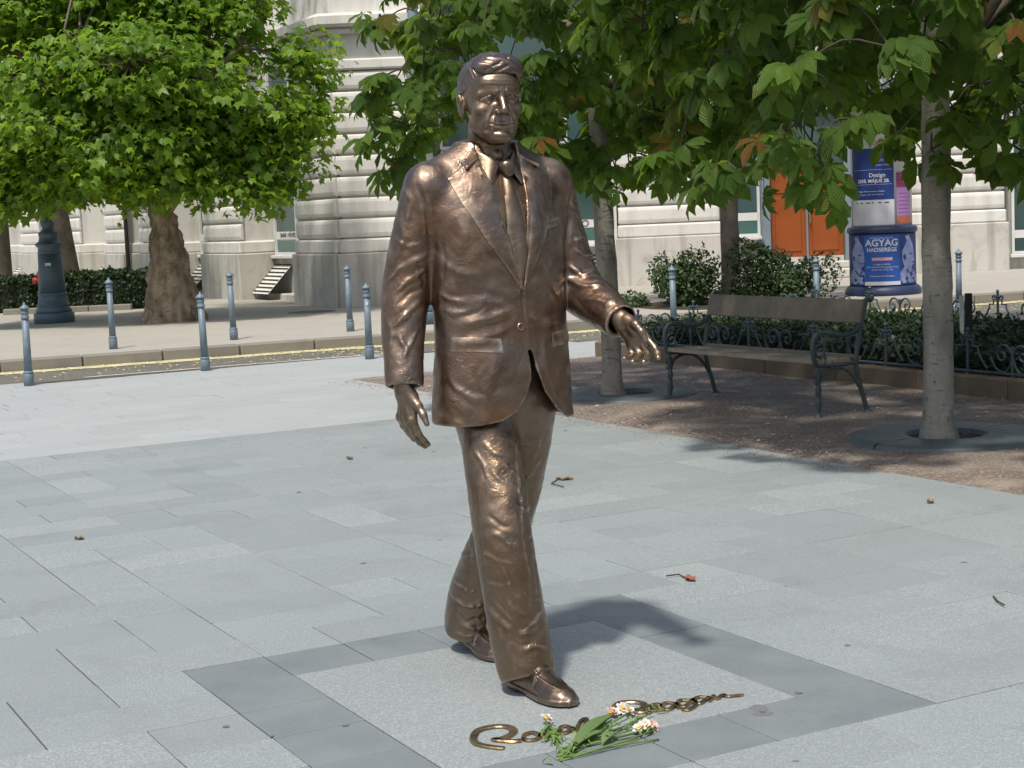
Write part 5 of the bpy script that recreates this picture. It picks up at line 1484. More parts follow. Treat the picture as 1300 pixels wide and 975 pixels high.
# ---- hands
def hand_fn(P, wrist, x, y, z, curls, thumb, spread=1.0, s=1.0):
    """x towards the thumb, y along the fingers, z out of the back of the hand"""
    W = V3(*wrist); X = V3(*x); X = X / _n(X); Y = V3(*y); Y = Y - X * (Y @ X); Y = Y / _n(Y); Z = V3(*z); Z = Z - X * (Z @ X) - Y * (Z @ Y); Z = Z / _n(Z)
    q = P - W; Q = np.stack([q @ X, q @ Y, q @ Z], 1) / s
    d = rc(Q, (0, -.06, 0), (0, .01, 0), .036, .033)
    d = smin(d, ell(Q, (.006, .045, -.002), (.044, .065, .020)), .02)
    d = smin(d, ell(Q, (.0, .092, .0), (.050, .034, .017)), .02)
    d = smin(d, ell(Q, (.028, .040, -.014), (.022, .042, .020)), .015)
    for k, (bx, by, ln, rad) in enumerate([(.037, .112, (.050, .031, .026), .0115), (.0125, .118, (.054, .034, .027), .0120), (-.0125, .113, (.050, .032, .026), .0115), (-.036, .100, (.040, .025, .023), .0102)]):
        p = np.array([bx, by - .012, .002]); ang = 0.0; sp = (bx * 3.2) * spread
        for j in range(3):
            ang += curls[k][j]
            dv = np.array([math.sin(sp) * math.cos(ang), math.cos(sp) * math.cos(ang), -math.sin(ang)])
            p2 = p + dv * ln[j]
            r0, r1 = rad * (1.08, .96, .90)[j], rad * (.96, .90, .76)[j]
            d = smin(d, rc(Q, p, p2, r0, r1), .006 if j else .010)
            if j == 0: d = smin(d, ell(Q, p + np.array([0, .004, .005]), (rad, rad * 1.1, rad)), .007)
            p = p2
    for j in range(len(thumb) - 1):
        d = smin(d, rc(Q, thumb[j], thumb[j + 1], (.018, .0145, .0125)[j], (.0145, .0125, .0095)[j]), .010)
    # tendons
    for bx in (.037, .0125, -.0125, -.036):
        dd, t = polydist(Q, [(bx * .35, .03, .018), (bx, .10, .018)])
        d = d - .0026 * np.exp(-(dd / .006) ** 2)
    return d * s
def hand_r(P):
    return hand_fn(P, (-.378, .0, 1.064), (.22, .97, .05), (.04, .02, -1), (-.97, .22, 0),
                   [(.22, .30, .25), (.26, .36, .30), (.30, .40, .32), (.30, .40, .3)],
                   [(.026, .022, -.008), (.060, .055, -.008), (.082, .086, -.008), (.098, .116, -.008)], s=1.0)
def hand_l(P):
    return hand_fn(P, (.318, .305, 1.262), (.30, .66, .60), (.30, .60, -.66), (.75, -.60, .25),
                   [(.12, .38, .30), (.46, .50, .35), (.60, .58, .40), (.70, .60, .40)],
                   [(.030, .018, -.012), (.050, .052, -.026), (.056, .086, -.034), (.050, .116, -.034)], s=1.0)
# ---- head
HEAD_C = V3(-.004, .014, 1.893); YAW = math.radians(9); TILT = math.radians(1.5)
def head_local(P):
    q = P - HEAD_C
    c, s = math.cos(YAW), math.sin(YAW)
    x = q[:, 0] * c + q[:, 1] * s; y = -q[:, 0] * s + q[:, 1] * c; z = q[:, 2]
    c, s = math.cos(TILT), math.sin(TILT)
    return np.stack([x, y * c - z * s, (y * s + z * c) / .93], 1)
def head_fn(P):
    Q = head_local(P); X = np.stack([np.abs(Q[:, 0]), Q[:, 1], Q[:, 2]], 1)
    z = Q[:, 2]
    d = ell(X, (0, -.012, .205), (.098, .122, .112))                                   # cranium
    face = loft(X, [(.000, 0, .066, .026, .046, .05), (.010, 0, .062, .042, .058, .06), (.030, 0, .052, .061, .070, .07), (.060, 0, .042, .076, .080, .08), (.10, 0, .03, .086, .092, .09),
                    (.14, 0, .022, .089, .100, .10), (.18, 0, .016, .088, .106, .10), (.22, 0, .01, .084, .108, .10), (.26, 0, .0, .072, .095, .09), (.29, 0, 0, .05, .07, .07)], 2.1)
    d = smin(d, face, .03)
    d = smin(d, ell(X, (0, .104, .022), (.026, .024, .020)), .02)                      # chin
    d = smin(d, rc(X, (.068, .012, .062), (.026, .092, .018), .017, .013), .025)       # jaw
    d = smin(d, ell(X, (.063, .076, .120), (.024, .030, .018)), .022)                  # cheekbone
    d = smin(d, ell(X, (.030, .098, .072), (.026, .022, .026)), .02)                   # muzzle
    d = smin(d, rc(X, (.012, .119, .178), (.068, .092, .177), .0135, .0105), .012)     # brow ridge
    d = smin(d, ell(X, (0, .094, .215), (.062, .028, .034)), .03)                      # forehead
    d = smax(d, -ell(X, (.041, .124, .154), (.026, .020, .0145)), .012)                # eye socket
    d = smax(d, -ell(X, (.015, .138, .162), (.010, .015, .015)), .01)                  # corner by the nose
    d = smin(d, _n(X - V3(.041, .0915, .154)) - .0215, .003)                           # eyeball
    d = smax(d, -(_n(X - V3(.041, .1145, .1545)) - .0042), .002)                        # pupil
    d = smin(d, rc(X, (.019, .107, .156), (.041, .1145, .1655), .0034, .0046), .003)   # upper lid
    d = smin(d, rc(X, (.041, .1145, .1655), (.065, .096, .154), .0046, .0036), .003)
    d = smin(d, rc(X, (.021, .106, .147), (.043, .110, .141), .003, .0034), .004)      # lower lid
    d = smin(d, rc(X, (.043, .110, .141), (.063, .095, .150), .0034, .003), .004)
    d = smin(d, rc(X, (.022, .106, .132), (.060, .092, .134), .0045, .0045), .012)       # bag under the eye
    d = smin(d, rc(X, (0, .114, .172), (0, .146, .118), .0120, .0140), .011)           # nose
    d = smin(d, ell(X, (0, .1470, .111), (.0160, .014, .0120)), .007)
    d = smin(d, ell(X, (.0175, .130, .107), (.0095, .014, .0100)), .006)
    d = smax(d, -ell(X, (.0090, .140, .0975), (.0048, .006, .004)), .003)
    F2 = X * V3(1, 0, 1); fr_ = np.clip((X[:, 1] - .05) / .02, 0, 1)
    def crease(pts, w, am, t0=0.):
        dd, t = polydist(F2, [(p[0], 0, p[1]) for p in pts]); return am * np.exp(-(dd / w) ** 2) * fr_ * np.clip((t + .02) * 4, t0, 1), dd
    d = d - crease([(0, .0690), (.030, .0660)], .0055, .0032, 1)[0]                     # lips
    d = d - crease([(0, .0535), (.026, .0560)], .0065, .0032, 1)[0]
    d = d + crease([(0, .0606), (.020, .0608), (.043, .0672)], .0030, .0044, 1)[0]      # mouth
    d = d + crease([(0, .074), (0, .095)], .005, .002, 1)[0]
    c_, dd = crease([(.024, .110), (.039, .089), (.050, .066), (.050, .046)], 0.0056, .0024, .2)  # fold nose to mouth
    d = d + c_ - .0028 * np.exp(-((dd - .012) / .008) ** 2) * fr_ * (F2[:, 0] > .03)
    d = d + crease([(0, .041), (.026, .040)], .006, .004, 1)[0]
    d = d + crease([(.072, .108), (.068, .078), (.060, .05)], .012, .0014, .3)[0]
    for zz in (.202, .216, .230): d = d + crease([(0, zz), (.052, zz + .004)], .0034, .0008, 1)[0]
    d = d + crease([(.0085, .178), (.011, .197)], .0036, .0020, 1)[0]
    for k in range(3):
        cf, _t = polydist(X, [(.070, .086, .152 - .004 * k), (.082, .064, .158 - .011 * k)]); d = d + .0014 * np.exp(-(cf / .0028) ** 2)
    ear = ell(X - V3(.099, -.012, .138) * 1, (0, 0, 0), (.011, .024, .040)) 
    Xe = X - V3(.102, -.010, .138)
    ear = smax(ear, -ell(Xe, (.008, .003, .004), (.008, .012, .022)), .004)
    rim, _t = polydist(Xe, [(.004, .016, .018), (.008, .008, .036), (.008, -.010, .036), (.006, -.021, .016), (.004, -.016, -.014), (.002, .002, -.034)])
    ear = smin(ear, rim - .0052, .004)
    ear = smin(ear, rc(Xe, (.006, .006, .022), (.004, -.008, -.008), .004, .004), .004)
    d = smin(d, ear, .006)
    nk = rc(P, (0, -.035, 1.74), (0, -.012, 1.955), .077, .070)
    d = smin(d, nk, .025)
    tn = np.minimum(rc(P, (-.020, .046, 1.79), (-.055, .005, 1.97), .010, .010), rc(P, (.020, .046, 1.79), (.055, .005, 1.97), .010, .010))
    d = smin(d, tn, .022)
    d = smin(d, ell(P, (0, .052, 1.845), (.014, .012, .018)), .018)
    return d
def hair_fn(P):
    Q = head_local(P); x, y, z = Q[:, 0], Q[:, 1], Q[:, 2]; ax = np.abs(x)
    d = ell(Q, (0, -.016, .204), (.1060, .128, .123))
    d = smin(d, ell(Q, (.010, .046, .278), (.088, .068, .048)), .035)                   # combed up volume
    d = smin(d, ell(Q, (.000, .090, .270), (.078, .033, .034)), .022)                   # wave above the forehead
    d = smin(d, ell(Q, (.052, .066, .258), (.042, .045, .030)), .02)
    part, _t = polydist(Q, [(-.068, .088, .244), (-.072, .03, .292), (-.064, -.05, .312)])
    d = d + .010 * np.exp(-(part / .0075) ** 2)
    for (pts, w, am) in (([(-.050, .112, .262), (-.010, .118, .280), (.030, .100, .300)], .006, .006), ([(-.020, .118, .255), (.020, .120, .272), (.056, .095, .286)], .006, .006),
                         ([(-.045, .085, .296), (.0, .075, .312), (.05, .05, .308)], .007, .005), ([(.035, .115, .252), (.062, .098, .262), (.08, .06, .27)], .006, .005)):
        lk, _t = polydist(Q, pts); d = d + am * np.exp(-(lk / w) ** 2)
    # strands combed back and across
    ph = 70 * (x * .9 - y * .35) + 30 * z + 2.2 * np.sin(y * 26 + x * 14)
    top = np.clip((z - .215) / .03, 0, 1)
    st = np.sin(ph * 2.0) * .6 + np.sin(ph * 4.7 + 1.7) * .4
    sd = np.sin((y * .55 + z * .9) * 260 + 2 * np.sin(z * 70)) * .5 + np.sin((y * .8 + z * .6) * 470) * .3
    d = d - (.0020 * st * top + .0018 * sd * (1 - top))
    # hairline: forehead, temples, sideburns, round the ears, nape
    line = np.interp(ax, [0, .03, .055, .075, .088, .1], [.246, .246, .242, .226, .19, .17])
    front = np.clip((y - .025) / .03, 0, 1)
    cut = line * front + (1 - front) * np.interp(y, [-.2, -.10, -.05, -.035, -.012, .012, .04], [.035, .05, .085, .168, .172, .118, .118])
    d = smax(d, cut - z, .008)
    d = smax(d, (y - .052) - (z - .20) * 3, .01)
    return d
def statue_part(name, fn, lo, hi, h, mat, parent, fold=None, amp=.0012, nsc=14):
    V, Q = surface_nets(fn, lo, hi, h)
    V = V.astype(np.float32)
    N = vnormals(V, Q)
    if fold:
        fold(V, N); N = vnormals(V, Q)
    if amp > .002: V += N * (vnoise(V, nsc * 3.1) * .0011)[:, None]
    if amp: V += N * ((vnoise(V, nsc) + .5 * vnoise(V, nsc * 2.3)) * amp)[:, None]
    me = np_mesh(name, V, Q, mat)
    o = link(name, me, parent)
    return o, V, Q
def surf_strip(name, edges, bvh, mat, parent, n=48, m=9, off=.005, bulge=.003, thick=.012, ddir=(0, -1, 0), start=.6, rise=None):
    """band lying on a surface between two edge lines given in (u, z); its rims drop into the surface below"""
    def res(pl, k):
        pl = [Vector((p[0], 0, p[1])) for p in pl]; ds = [0.]
        for i in range(1, len(pl)): ds.append(ds[-1] + (pl[i] - pl[i - 1]).length)
        out = []
        for j in range(k):
            t = j / (k - 1) * ds[-1]; i = max(q for q in range(len(pl)) if ds[q] <= t + 1e-9); i = min(i, len(pl) - 2)
            out.append(pl[i].lerp(pl[i + 1], (t - ds[i]) / max(ds[i + 1] - ds[i], 1e-9)))
        return out
    if len(edges[0]) == len(edges[1]):
        e0, e1 = [], []
        for pl, o in ((edges[0], e0), (edges[1], e1)):
            k = max(2, n // (len(pl) - 1))
            for i in range(len(pl) - 1):
                for j in range(k + (i == len(pl) - 2)):
                    t = j / k; o.append(Vector((pl[i][0] * (1 - t) + pl[i + 1][0] * t, 0, pl[i][1] * (1 - t) + pl[i + 1][1] * t)))
    else: e0, e1 = res(edges[0], n), res(edges[1], n)
    n = len(e0); dd = Vector(ddir)
    top, ok = [], []
    for i in range(n):
        for j in range(m):
            p = e0[i].lerp(e1[i], j / (m - 1)); o = p - dd * start
            h = bvh.ray_cast(o, dd, 2.0)
            loc = h[0] if h[0] else p
            s_ = i / (n - 1); t_ = j / (m - 1)
            hh = off + bulge * math.sin(math.pi * t_) ** .7 + (rise(s_, t_) if rise else 0)
            top.append(loc - dd * hh)
    # smooth the depth a little
    for it in range(2):
        new = list(top)
        for i in range(1, n - 1):
            for j in range(m):
                new[i * m + j] = Vector((top[i * m + j].x, (top[(i - 1) * m + j].y + 2 * top[i * m + j].y + top[(i + 1) * m + j].y) / 4, top[i * m + j].z))
        top = new
    vs = list(top); fs = [(i * m + j, i * m + j + 1, (i + 1) * m + j + 1, (i + 1) * m + j) for i in range(n - 1) for j in range(m - 1)]
    rim = [j for j in range(m)] + [i * m + m - 1 for i in range(1, n)] + [(n - 1) * m + j for j in range(m - 2, -1, -1)] + [i * m for i in range(n - 2, 0, -1)]
    b0 = len(vs); vs += [top[k] + dd * thick for k in rim]; r = len(rim)
    for k in range(r): fs.append((rim[k], b0 + k, b0 + (k + 1) % r, rim[(k + 1) % r]))
    mb = MB(); mb.add(vs, fs)
    o = mb.build(name, mat, parent, smooth=True)
    sm = o.modifiers.new('edge', 'EDGE_SPLIT'); sm.split_angle = math.radians(50)
    return o
def bvh_of(V, Q): return BVHTree.FromPolygons([Vector(v) for v in V.tolist()], Q.tolist())

FOLDS_JACKET = []
FOLDS_TROUSERS = []
#FOLDDATA#
FOLDS_JACKET = [
    ([(-0.01, 0.167, 1.326), (-0.039, 0.17, 1.319), (-0.066, 0.172, 1.312), (-0.091, 0.169, 1.305), (-0.113, 0.161, 1.297), (-0.137, 0.155, 1.295), (-0.16, 0.145, 1.292), (-0.181, 0.131, 1.288), (-0.2, 0.115, 1.285), (-0.218, 0.096, 1.281)], 0.016, 0.007, 'ridge'),
    ([(-0.007, 0.168, 1.28), (-0.031, 0.169, 1.271), (-0.055, 0.17, 1.262), (-0.079, 0.17, 1.253), (-0.1, 0.167, 1.243), (-0.121, 0.161, 1.238), (-0.143, 0.155, 1.233), (-0.163, 0.147, 1.228), (-0.182, 0.136, 1.222), (-0.199, 0.123, 1.216), (-0.218, 0.105, 1.213), (-0.234, 0.081, 1.21), (-0.246, 0.047, 1.205)], 0.016, 0.005, 'ridge'),
    ([(-0.006, 0.168, 1.307), (-0.025, 0.168, 1.324), (-0.043, 0.163, 1.341), (-0.061, 0.161, 1.358), (-0.085, 0.159, 1.367), (-0.107, 0.155, 1.375), (-0.128, 0.147, 1.384), (-0.152, 0.136, 1.382), (-0.176, 0.124, 1.381), (-0.198, 0.108, 1.379)], 0.014, 0.004, 'valley'),
    ([(-0.245, 0.029, 1.388), (-0.241, 0.062, 1.378), (-0.23, 0.08, 1.367), (-0.21, 0.105, 1.361), (-0.185, 0.121, 1.354)], 0.01, 0.006, 'ridge'),
    ([(-0.244, 0.022, 1.339), (-0.239, 0.067, 1.33), (-0.223, 0.092, 1.319), (-0.207, 0.109, 1.32), (-0.188, 0.121, 1.321), (-0.167, 0.129, 1.321)], 0.012, 0.005, 'ridge'),
    ([(-0.247, 0.064, 1.114), (-0.242, 0.087, 1.091), (-0.233, 0.103, 1.067), (-0.221, 0.12, 1.056), (-0.207, 0.133, 1.044), (-0.193, 0.145, 1.032), (-0.173, 0.157, 1.028), (-0.152, 0.167, 1.024), (-0.129, 0.172, 1.02)], 0.012, 0.005, 'ridge'),
    ([(0.084, 0.166, 1.213), (0.083, 0.17, 1.192), (0.082, 0.175, 1.17), (0.082, 0.177, 1.149), (0.082, 0.18, 1.127), (0.082, 0.182, 1.105), (0.091, 0.181, 1.084), (0.099, 0.18, 1.062), (0.108, 0.178, 1.04), (0.119, 0.173, 1.018), (0.13, 0.166, 0.996)], 0.014, 0.005, 'ridge'),
    ([(0.129, 0.152, 1.319), (0.132, 0.149, 1.297), (0.133, 0.152, 1.275), (0.138, 0.147, 1.252), (0.139, 0.148, 1.23), (0.14, 0.151, 1.209), (0.143, 0.152, 1.186), (0.146, 0.151, 1.164), (0.149, 0.153, 1.142), (0.15, 0.156, 1.12), (0.153, 0.158, 1.098)], 0.014, 0.004, 'valley'),
    ([(-0.076, 0.174, 1.199), (-0.089, 0.177, 1.18), (-0.102, 0.177, 1.161), (-0.113, 0.175, 1.141), (-0.125, 0.174, 1.122), (-0.133, 0.172, 1.1), (-0.14, 0.171, 1.078), (-0.148, 0.169, 1.056), (-0.155, 0.165, 1.034), (-0.16, 0.159, 1.012), (-0.167, 0.154, 0.99)], 0.025, 0.005, 'soft'),
    ([(-0.193, 0.1, 1.685), (-0.186, 0.108, 1.663), (-0.179, 0.115, 1.641), (-0.172, 0.122, 1.62), (-0.164, 0.129, 1.598), (-0.156, 0.134, 1.577), (-0.143, 0.141, 1.559), (-0.131, 0.148, 1.541), (-0.117, 0.153, 1.523), (-0.103, 0.156, 1.506), (-0.088, 0.159, 1.488), (-0.073, 0.162, 1.47), (-0.058, 0.164, 1.452)], 0.02, 0.003, 'valley'),
    ([(0.101, 0.159, 1.484), (0.109, 0.16, 1.456), (0.119, 0.159, 1.429), (0.131, 0.154, 1.401), (0.155, 0.143, 1.372), (0.184, 0.123, 1.342)], 0.012, 0.005, 'ridge'),
    ([(0.03, 0.169, 1.299), (0.057, 0.17, 1.283), (0.085, 0.168, 1.268), (0.128, 0.155, 1.273), (0.175, 0.133, 1.277)], 0.012, 0.005, 'ridge'),
    ([(-0.243, 0.062, 1.501), (-0.232, 0.078, 1.487), (-0.223, 0.097, 1.474), (-0.209, 0.109, 1.46), (-0.189, 0.126, 1.452), (-0.165, 0.138, 1.445), (-0.14, 0.146, 1.438)], 0.014, 0.004, 'ridge'),
    ([(-0.307, 0.026, 1.765), (-0.302, 0.033, 1.744), (-0.296, 0.039, 1.724), (-0.289, 0.042, 1.704), (-0.281, 0.044, 1.684), (-0.28, 0.043, 1.659), (-0.276, 0.039, 1.635), (-0.273, 0.035, 1.611), (-0.27, 0.03, 1.586), (-0.268, 0.028, 1.561), (-0.265, 0.025, 1.537)], 0.01, 0.007, 'valley'),
    ([(-0.255, -0.113, 1.761), (-0.326, -0.017, 1.749), (-0.326, 0.001, 1.725), (-0.326, 0.016, 1.702), (-0.33, 0.01, 1.68), (-0.333, 0.004, 1.657), (-0.338, -0.0, 1.635), (-0.343, -0.003, 1.613)], 0.012, 0.005, 'ridge'),
    ([(-0.337, -0.063, 1.688), (-0.348, -0.032, 1.663), (-0.35, -0.019, 1.637), (-0.35, -0.01, 1.612), (-0.349, -0.005, 1.586), (-0.358, -0.011, 1.56), (-0.364, -0.022, 1.534), (-0.37, -0.033, 1.507)], 0.013, 0.005, 'ridge'),
    ([(-0.265, 0.023, 1.523), (-0.289, 0.022, 1.515), (-0.312, 0.018, 1.506), (-0.334, 0.012, 1.496), (-0.353, 0.0, 1.487), (-0.369, -0.019, 1.478), (-0.381, -0.033, 1.46), (-0.391, -0.052, 1.443), (-0.396, -0.085, 1.425)], 0.011, 0.008, 'ridge'),
    ([(-0.267, 0.009, 1.473), (-0.291, 0.013, 1.462), (-0.315, 0.017, 1.452), (-0.334, 0.011, 1.442), (-0.351, -0.0, 1.431), (-0.367, -0.007, 1.416), (-0.382, -0.018, 1.401), (-0.393, -0.037, 1.385)], 0.01, 0.008, 'ridge'),
    ([(-0.277, -0.001, 1.416), (-0.31, 0.005, 1.405), (-0.339, 0.001, 1.393), (-0.357, -0.005, 1.376), (-0.375, -0.011, 1.359), (-0.391, -0.02, 1.342)], 0.009, 0.006, 'valley'),
    ([(-0.293, 0.002, 1.366), (-0.322, 0.014, 1.35), (-0.348, 0.017, 1.333), (-0.368, 0.009, 1.315), (-0.391, 0.001, 1.296), (-0.41, -0.018, 1.276)], 0.011, 0.009, 'ridge'),
    ([(-0.392, 0.004, 1.255), (-0.386, 0.02, 1.233), (-0.376, 0.029, 1.212), (-0.385, 0.037, 1.185), (-0.389, 0.037, 1.157)], 0.01, 0.006, 'ridge'),
    ([(-0.315, 0.013, 1.276), (-0.332, 0.023, 1.257), (-0.346, 0.028, 1.238), (-0.359, 0.029, 1.218), (-0.375, 0.037, 1.196), (-0.388, 0.035, 1.173)], 0.009, 0.005, 'ridge'),
    ([(-0.311, 0.018, 1.504), (-0.301, 0.008, 1.477), (-0.294, 0.006, 1.45), (-0.288, 0.0, 1.42), (-0.285, 0.0, 1.39)], 0.01, 0.005, 'valley'),
    ([(-0.409, -0.047, 1.321), (-0.41, -0.033, 1.299), (-0.41, -0.019, 1.277), (-0.41, -0.009, 1.255), (-0.414, -0.009, 1.233), (-0.418, -0.009, 1.211), (-0.421, -0.011, 1.189)], 0.011, 0.004, 'ridge'),
    ([(-0.434, 0.004, 1.089), (-0.42, 0.033, 1.092), (-0.4, 0.047, 1.094), (-0.371, 0.055, 1.099), (-0.334, 0.046, 1.102)], 0.006, 0.0035, 'valley'),
    ([(0.303, 0.026, 1.775), (0.287, 0.049, 1.75), (0.281, 0.054, 1.726), (0.276, 0.059, 1.701), (0.272, 0.059, 1.677), (0.27, 0.059, 1.652), (0.27, 0.055, 1.628), (0.266, 0.054, 1.604), (0.259, 0.059, 1.581), (0.254, 0.062, 1.557), (0.248, 0.065, 1.534), (0.243, 0.067, 1.51), (0.234, 0.076, 1.487), (0.22, 0.094, 1.464)], 0.01, 0.007, 'valley'),
    ([(0.245, 0.063, 1.465), (0.265, 0.067, 1.451), (0.282, 0.077, 1.437), (0.291, 0.102, 1.424), (0.322, 0.098, 1.432), (0.365, 0.077, 1.439), (0.351, 0.07, 1.458), (0.332, 0.07, 1.477)], 0.011, 0.01, 'ridge'),
    ([(0.277, 0.066, 1.516), (0.3, 0.074, 1.503), (0.329, 0.07, 1.489), (0.374, 0.031, 1.489), (0.313, 0.075, 1.497)], 0.009, 0.007, 'ridge'),
    ([(0.211, 0.1, 1.417), (0.252, 0.068, 1.405), (0.26, 0.094, 1.396), (0.261, 0.133, 1.387), (0.275, 0.164, 1.387), (0.296, 0.184, 1.386), (0.325, 0.191, 1.385)], 0.011, 0.009, 'ridge'),
    ([(0.302, 0.057, 1.585), (0.316, 0.057, 1.57), (0.332, 0.054, 1.556), (0.291, 0.064, 1.544), (0.303, 0.073, 1.507)], 0.009, 0.006, 'ridge'),
    ([(0.245, 0.146, 1.347), (0.248, 0.184, 1.345), (0.257, 0.214, 1.343), (0.266, 0.241, 1.34), (0.275, 0.27, 1.336), (0.288, 0.292, 1.331), (0.305, 0.306, 1.326)], 0.012, 0.006, 'ridge'),
    ([(0.242, 0.081, 1.371), (0.244, 0.113, 1.349), (0.245, 0.146, 1.328), (0.25, 0.172, 1.306), (0.252, 0.203, 1.293), (0.254, 0.236, 1.281), (0.254, 0.271, 1.268), (0.26, 0.296, 1.255)], 0.012, 0.005, 'valley'),
    ([(0.265, 0.06, 1.719), (0.274, 0.059, 1.704), (0.268, 0.06, 1.675), (0.322, 0.04, 1.654), (0.334, 0.032, 1.626), (0.346, 0.024, 1.598)], 0.01, 0.005, 'ridge'),
    ([(0.314, 0.244, 1.359), (0.293, 0.296, 1.334), (0.287, 0.323, 1.308), (0.352, 0.204, 1.269), (0.326, 0.231, 1.24)], 0.01, 0.004, 'ridge'),
    ([(-0.182, 0.14, 1.125), (-0.176, 0.143, 1.097), (-0.171, 0.148, 1.07), (-0.168, 0.151, 1.048), (-0.167, 0.159, 1.026), (-0.161, 0.157, 1.003)], 0.01, 0.004, 'valley'),
    ([(-0.242, 0.067, 1.581), (-0.238, 0.069, 1.554), (-0.235, 0.071, 1.527), (-0.232, 0.075, 1.501), (-0.234, 0.068, 1.474), (-0.237, 0.062, 1.447), (-0.24, 0.058, 1.421)], 0.01, 0.005, 'valley'),
    ([(-0.119, 0.155, 1.348), (-0.135, 0.145, 1.335), (-0.152, 0.136, 1.321), (-0.173, 0.126, 1.316), (-0.194, 0.115, 1.312), (-0.213, 0.1, 1.307)], 0.007, 0.005, 'valley'),
    ([(-0.362, -0.055, 1.587), (-0.358, -0.017, 1.571), (-0.346, 0.003, 1.554), (-0.319, 0.02, 1.555), (-0.288, 0.025, 1.557)], 0.008, 0.006, 'ridge'),
    ([(0.131, 0.123, 1.7), (0.139, 0.125, 1.672), (0.147, 0.128, 1.645), (0.155, 0.129, 1.617), (0.158, 0.131, 1.59), (0.159, 0.132, 1.563), (0.16, 0.136, 1.535)], 0.012, 0.004, 'valley'),
]
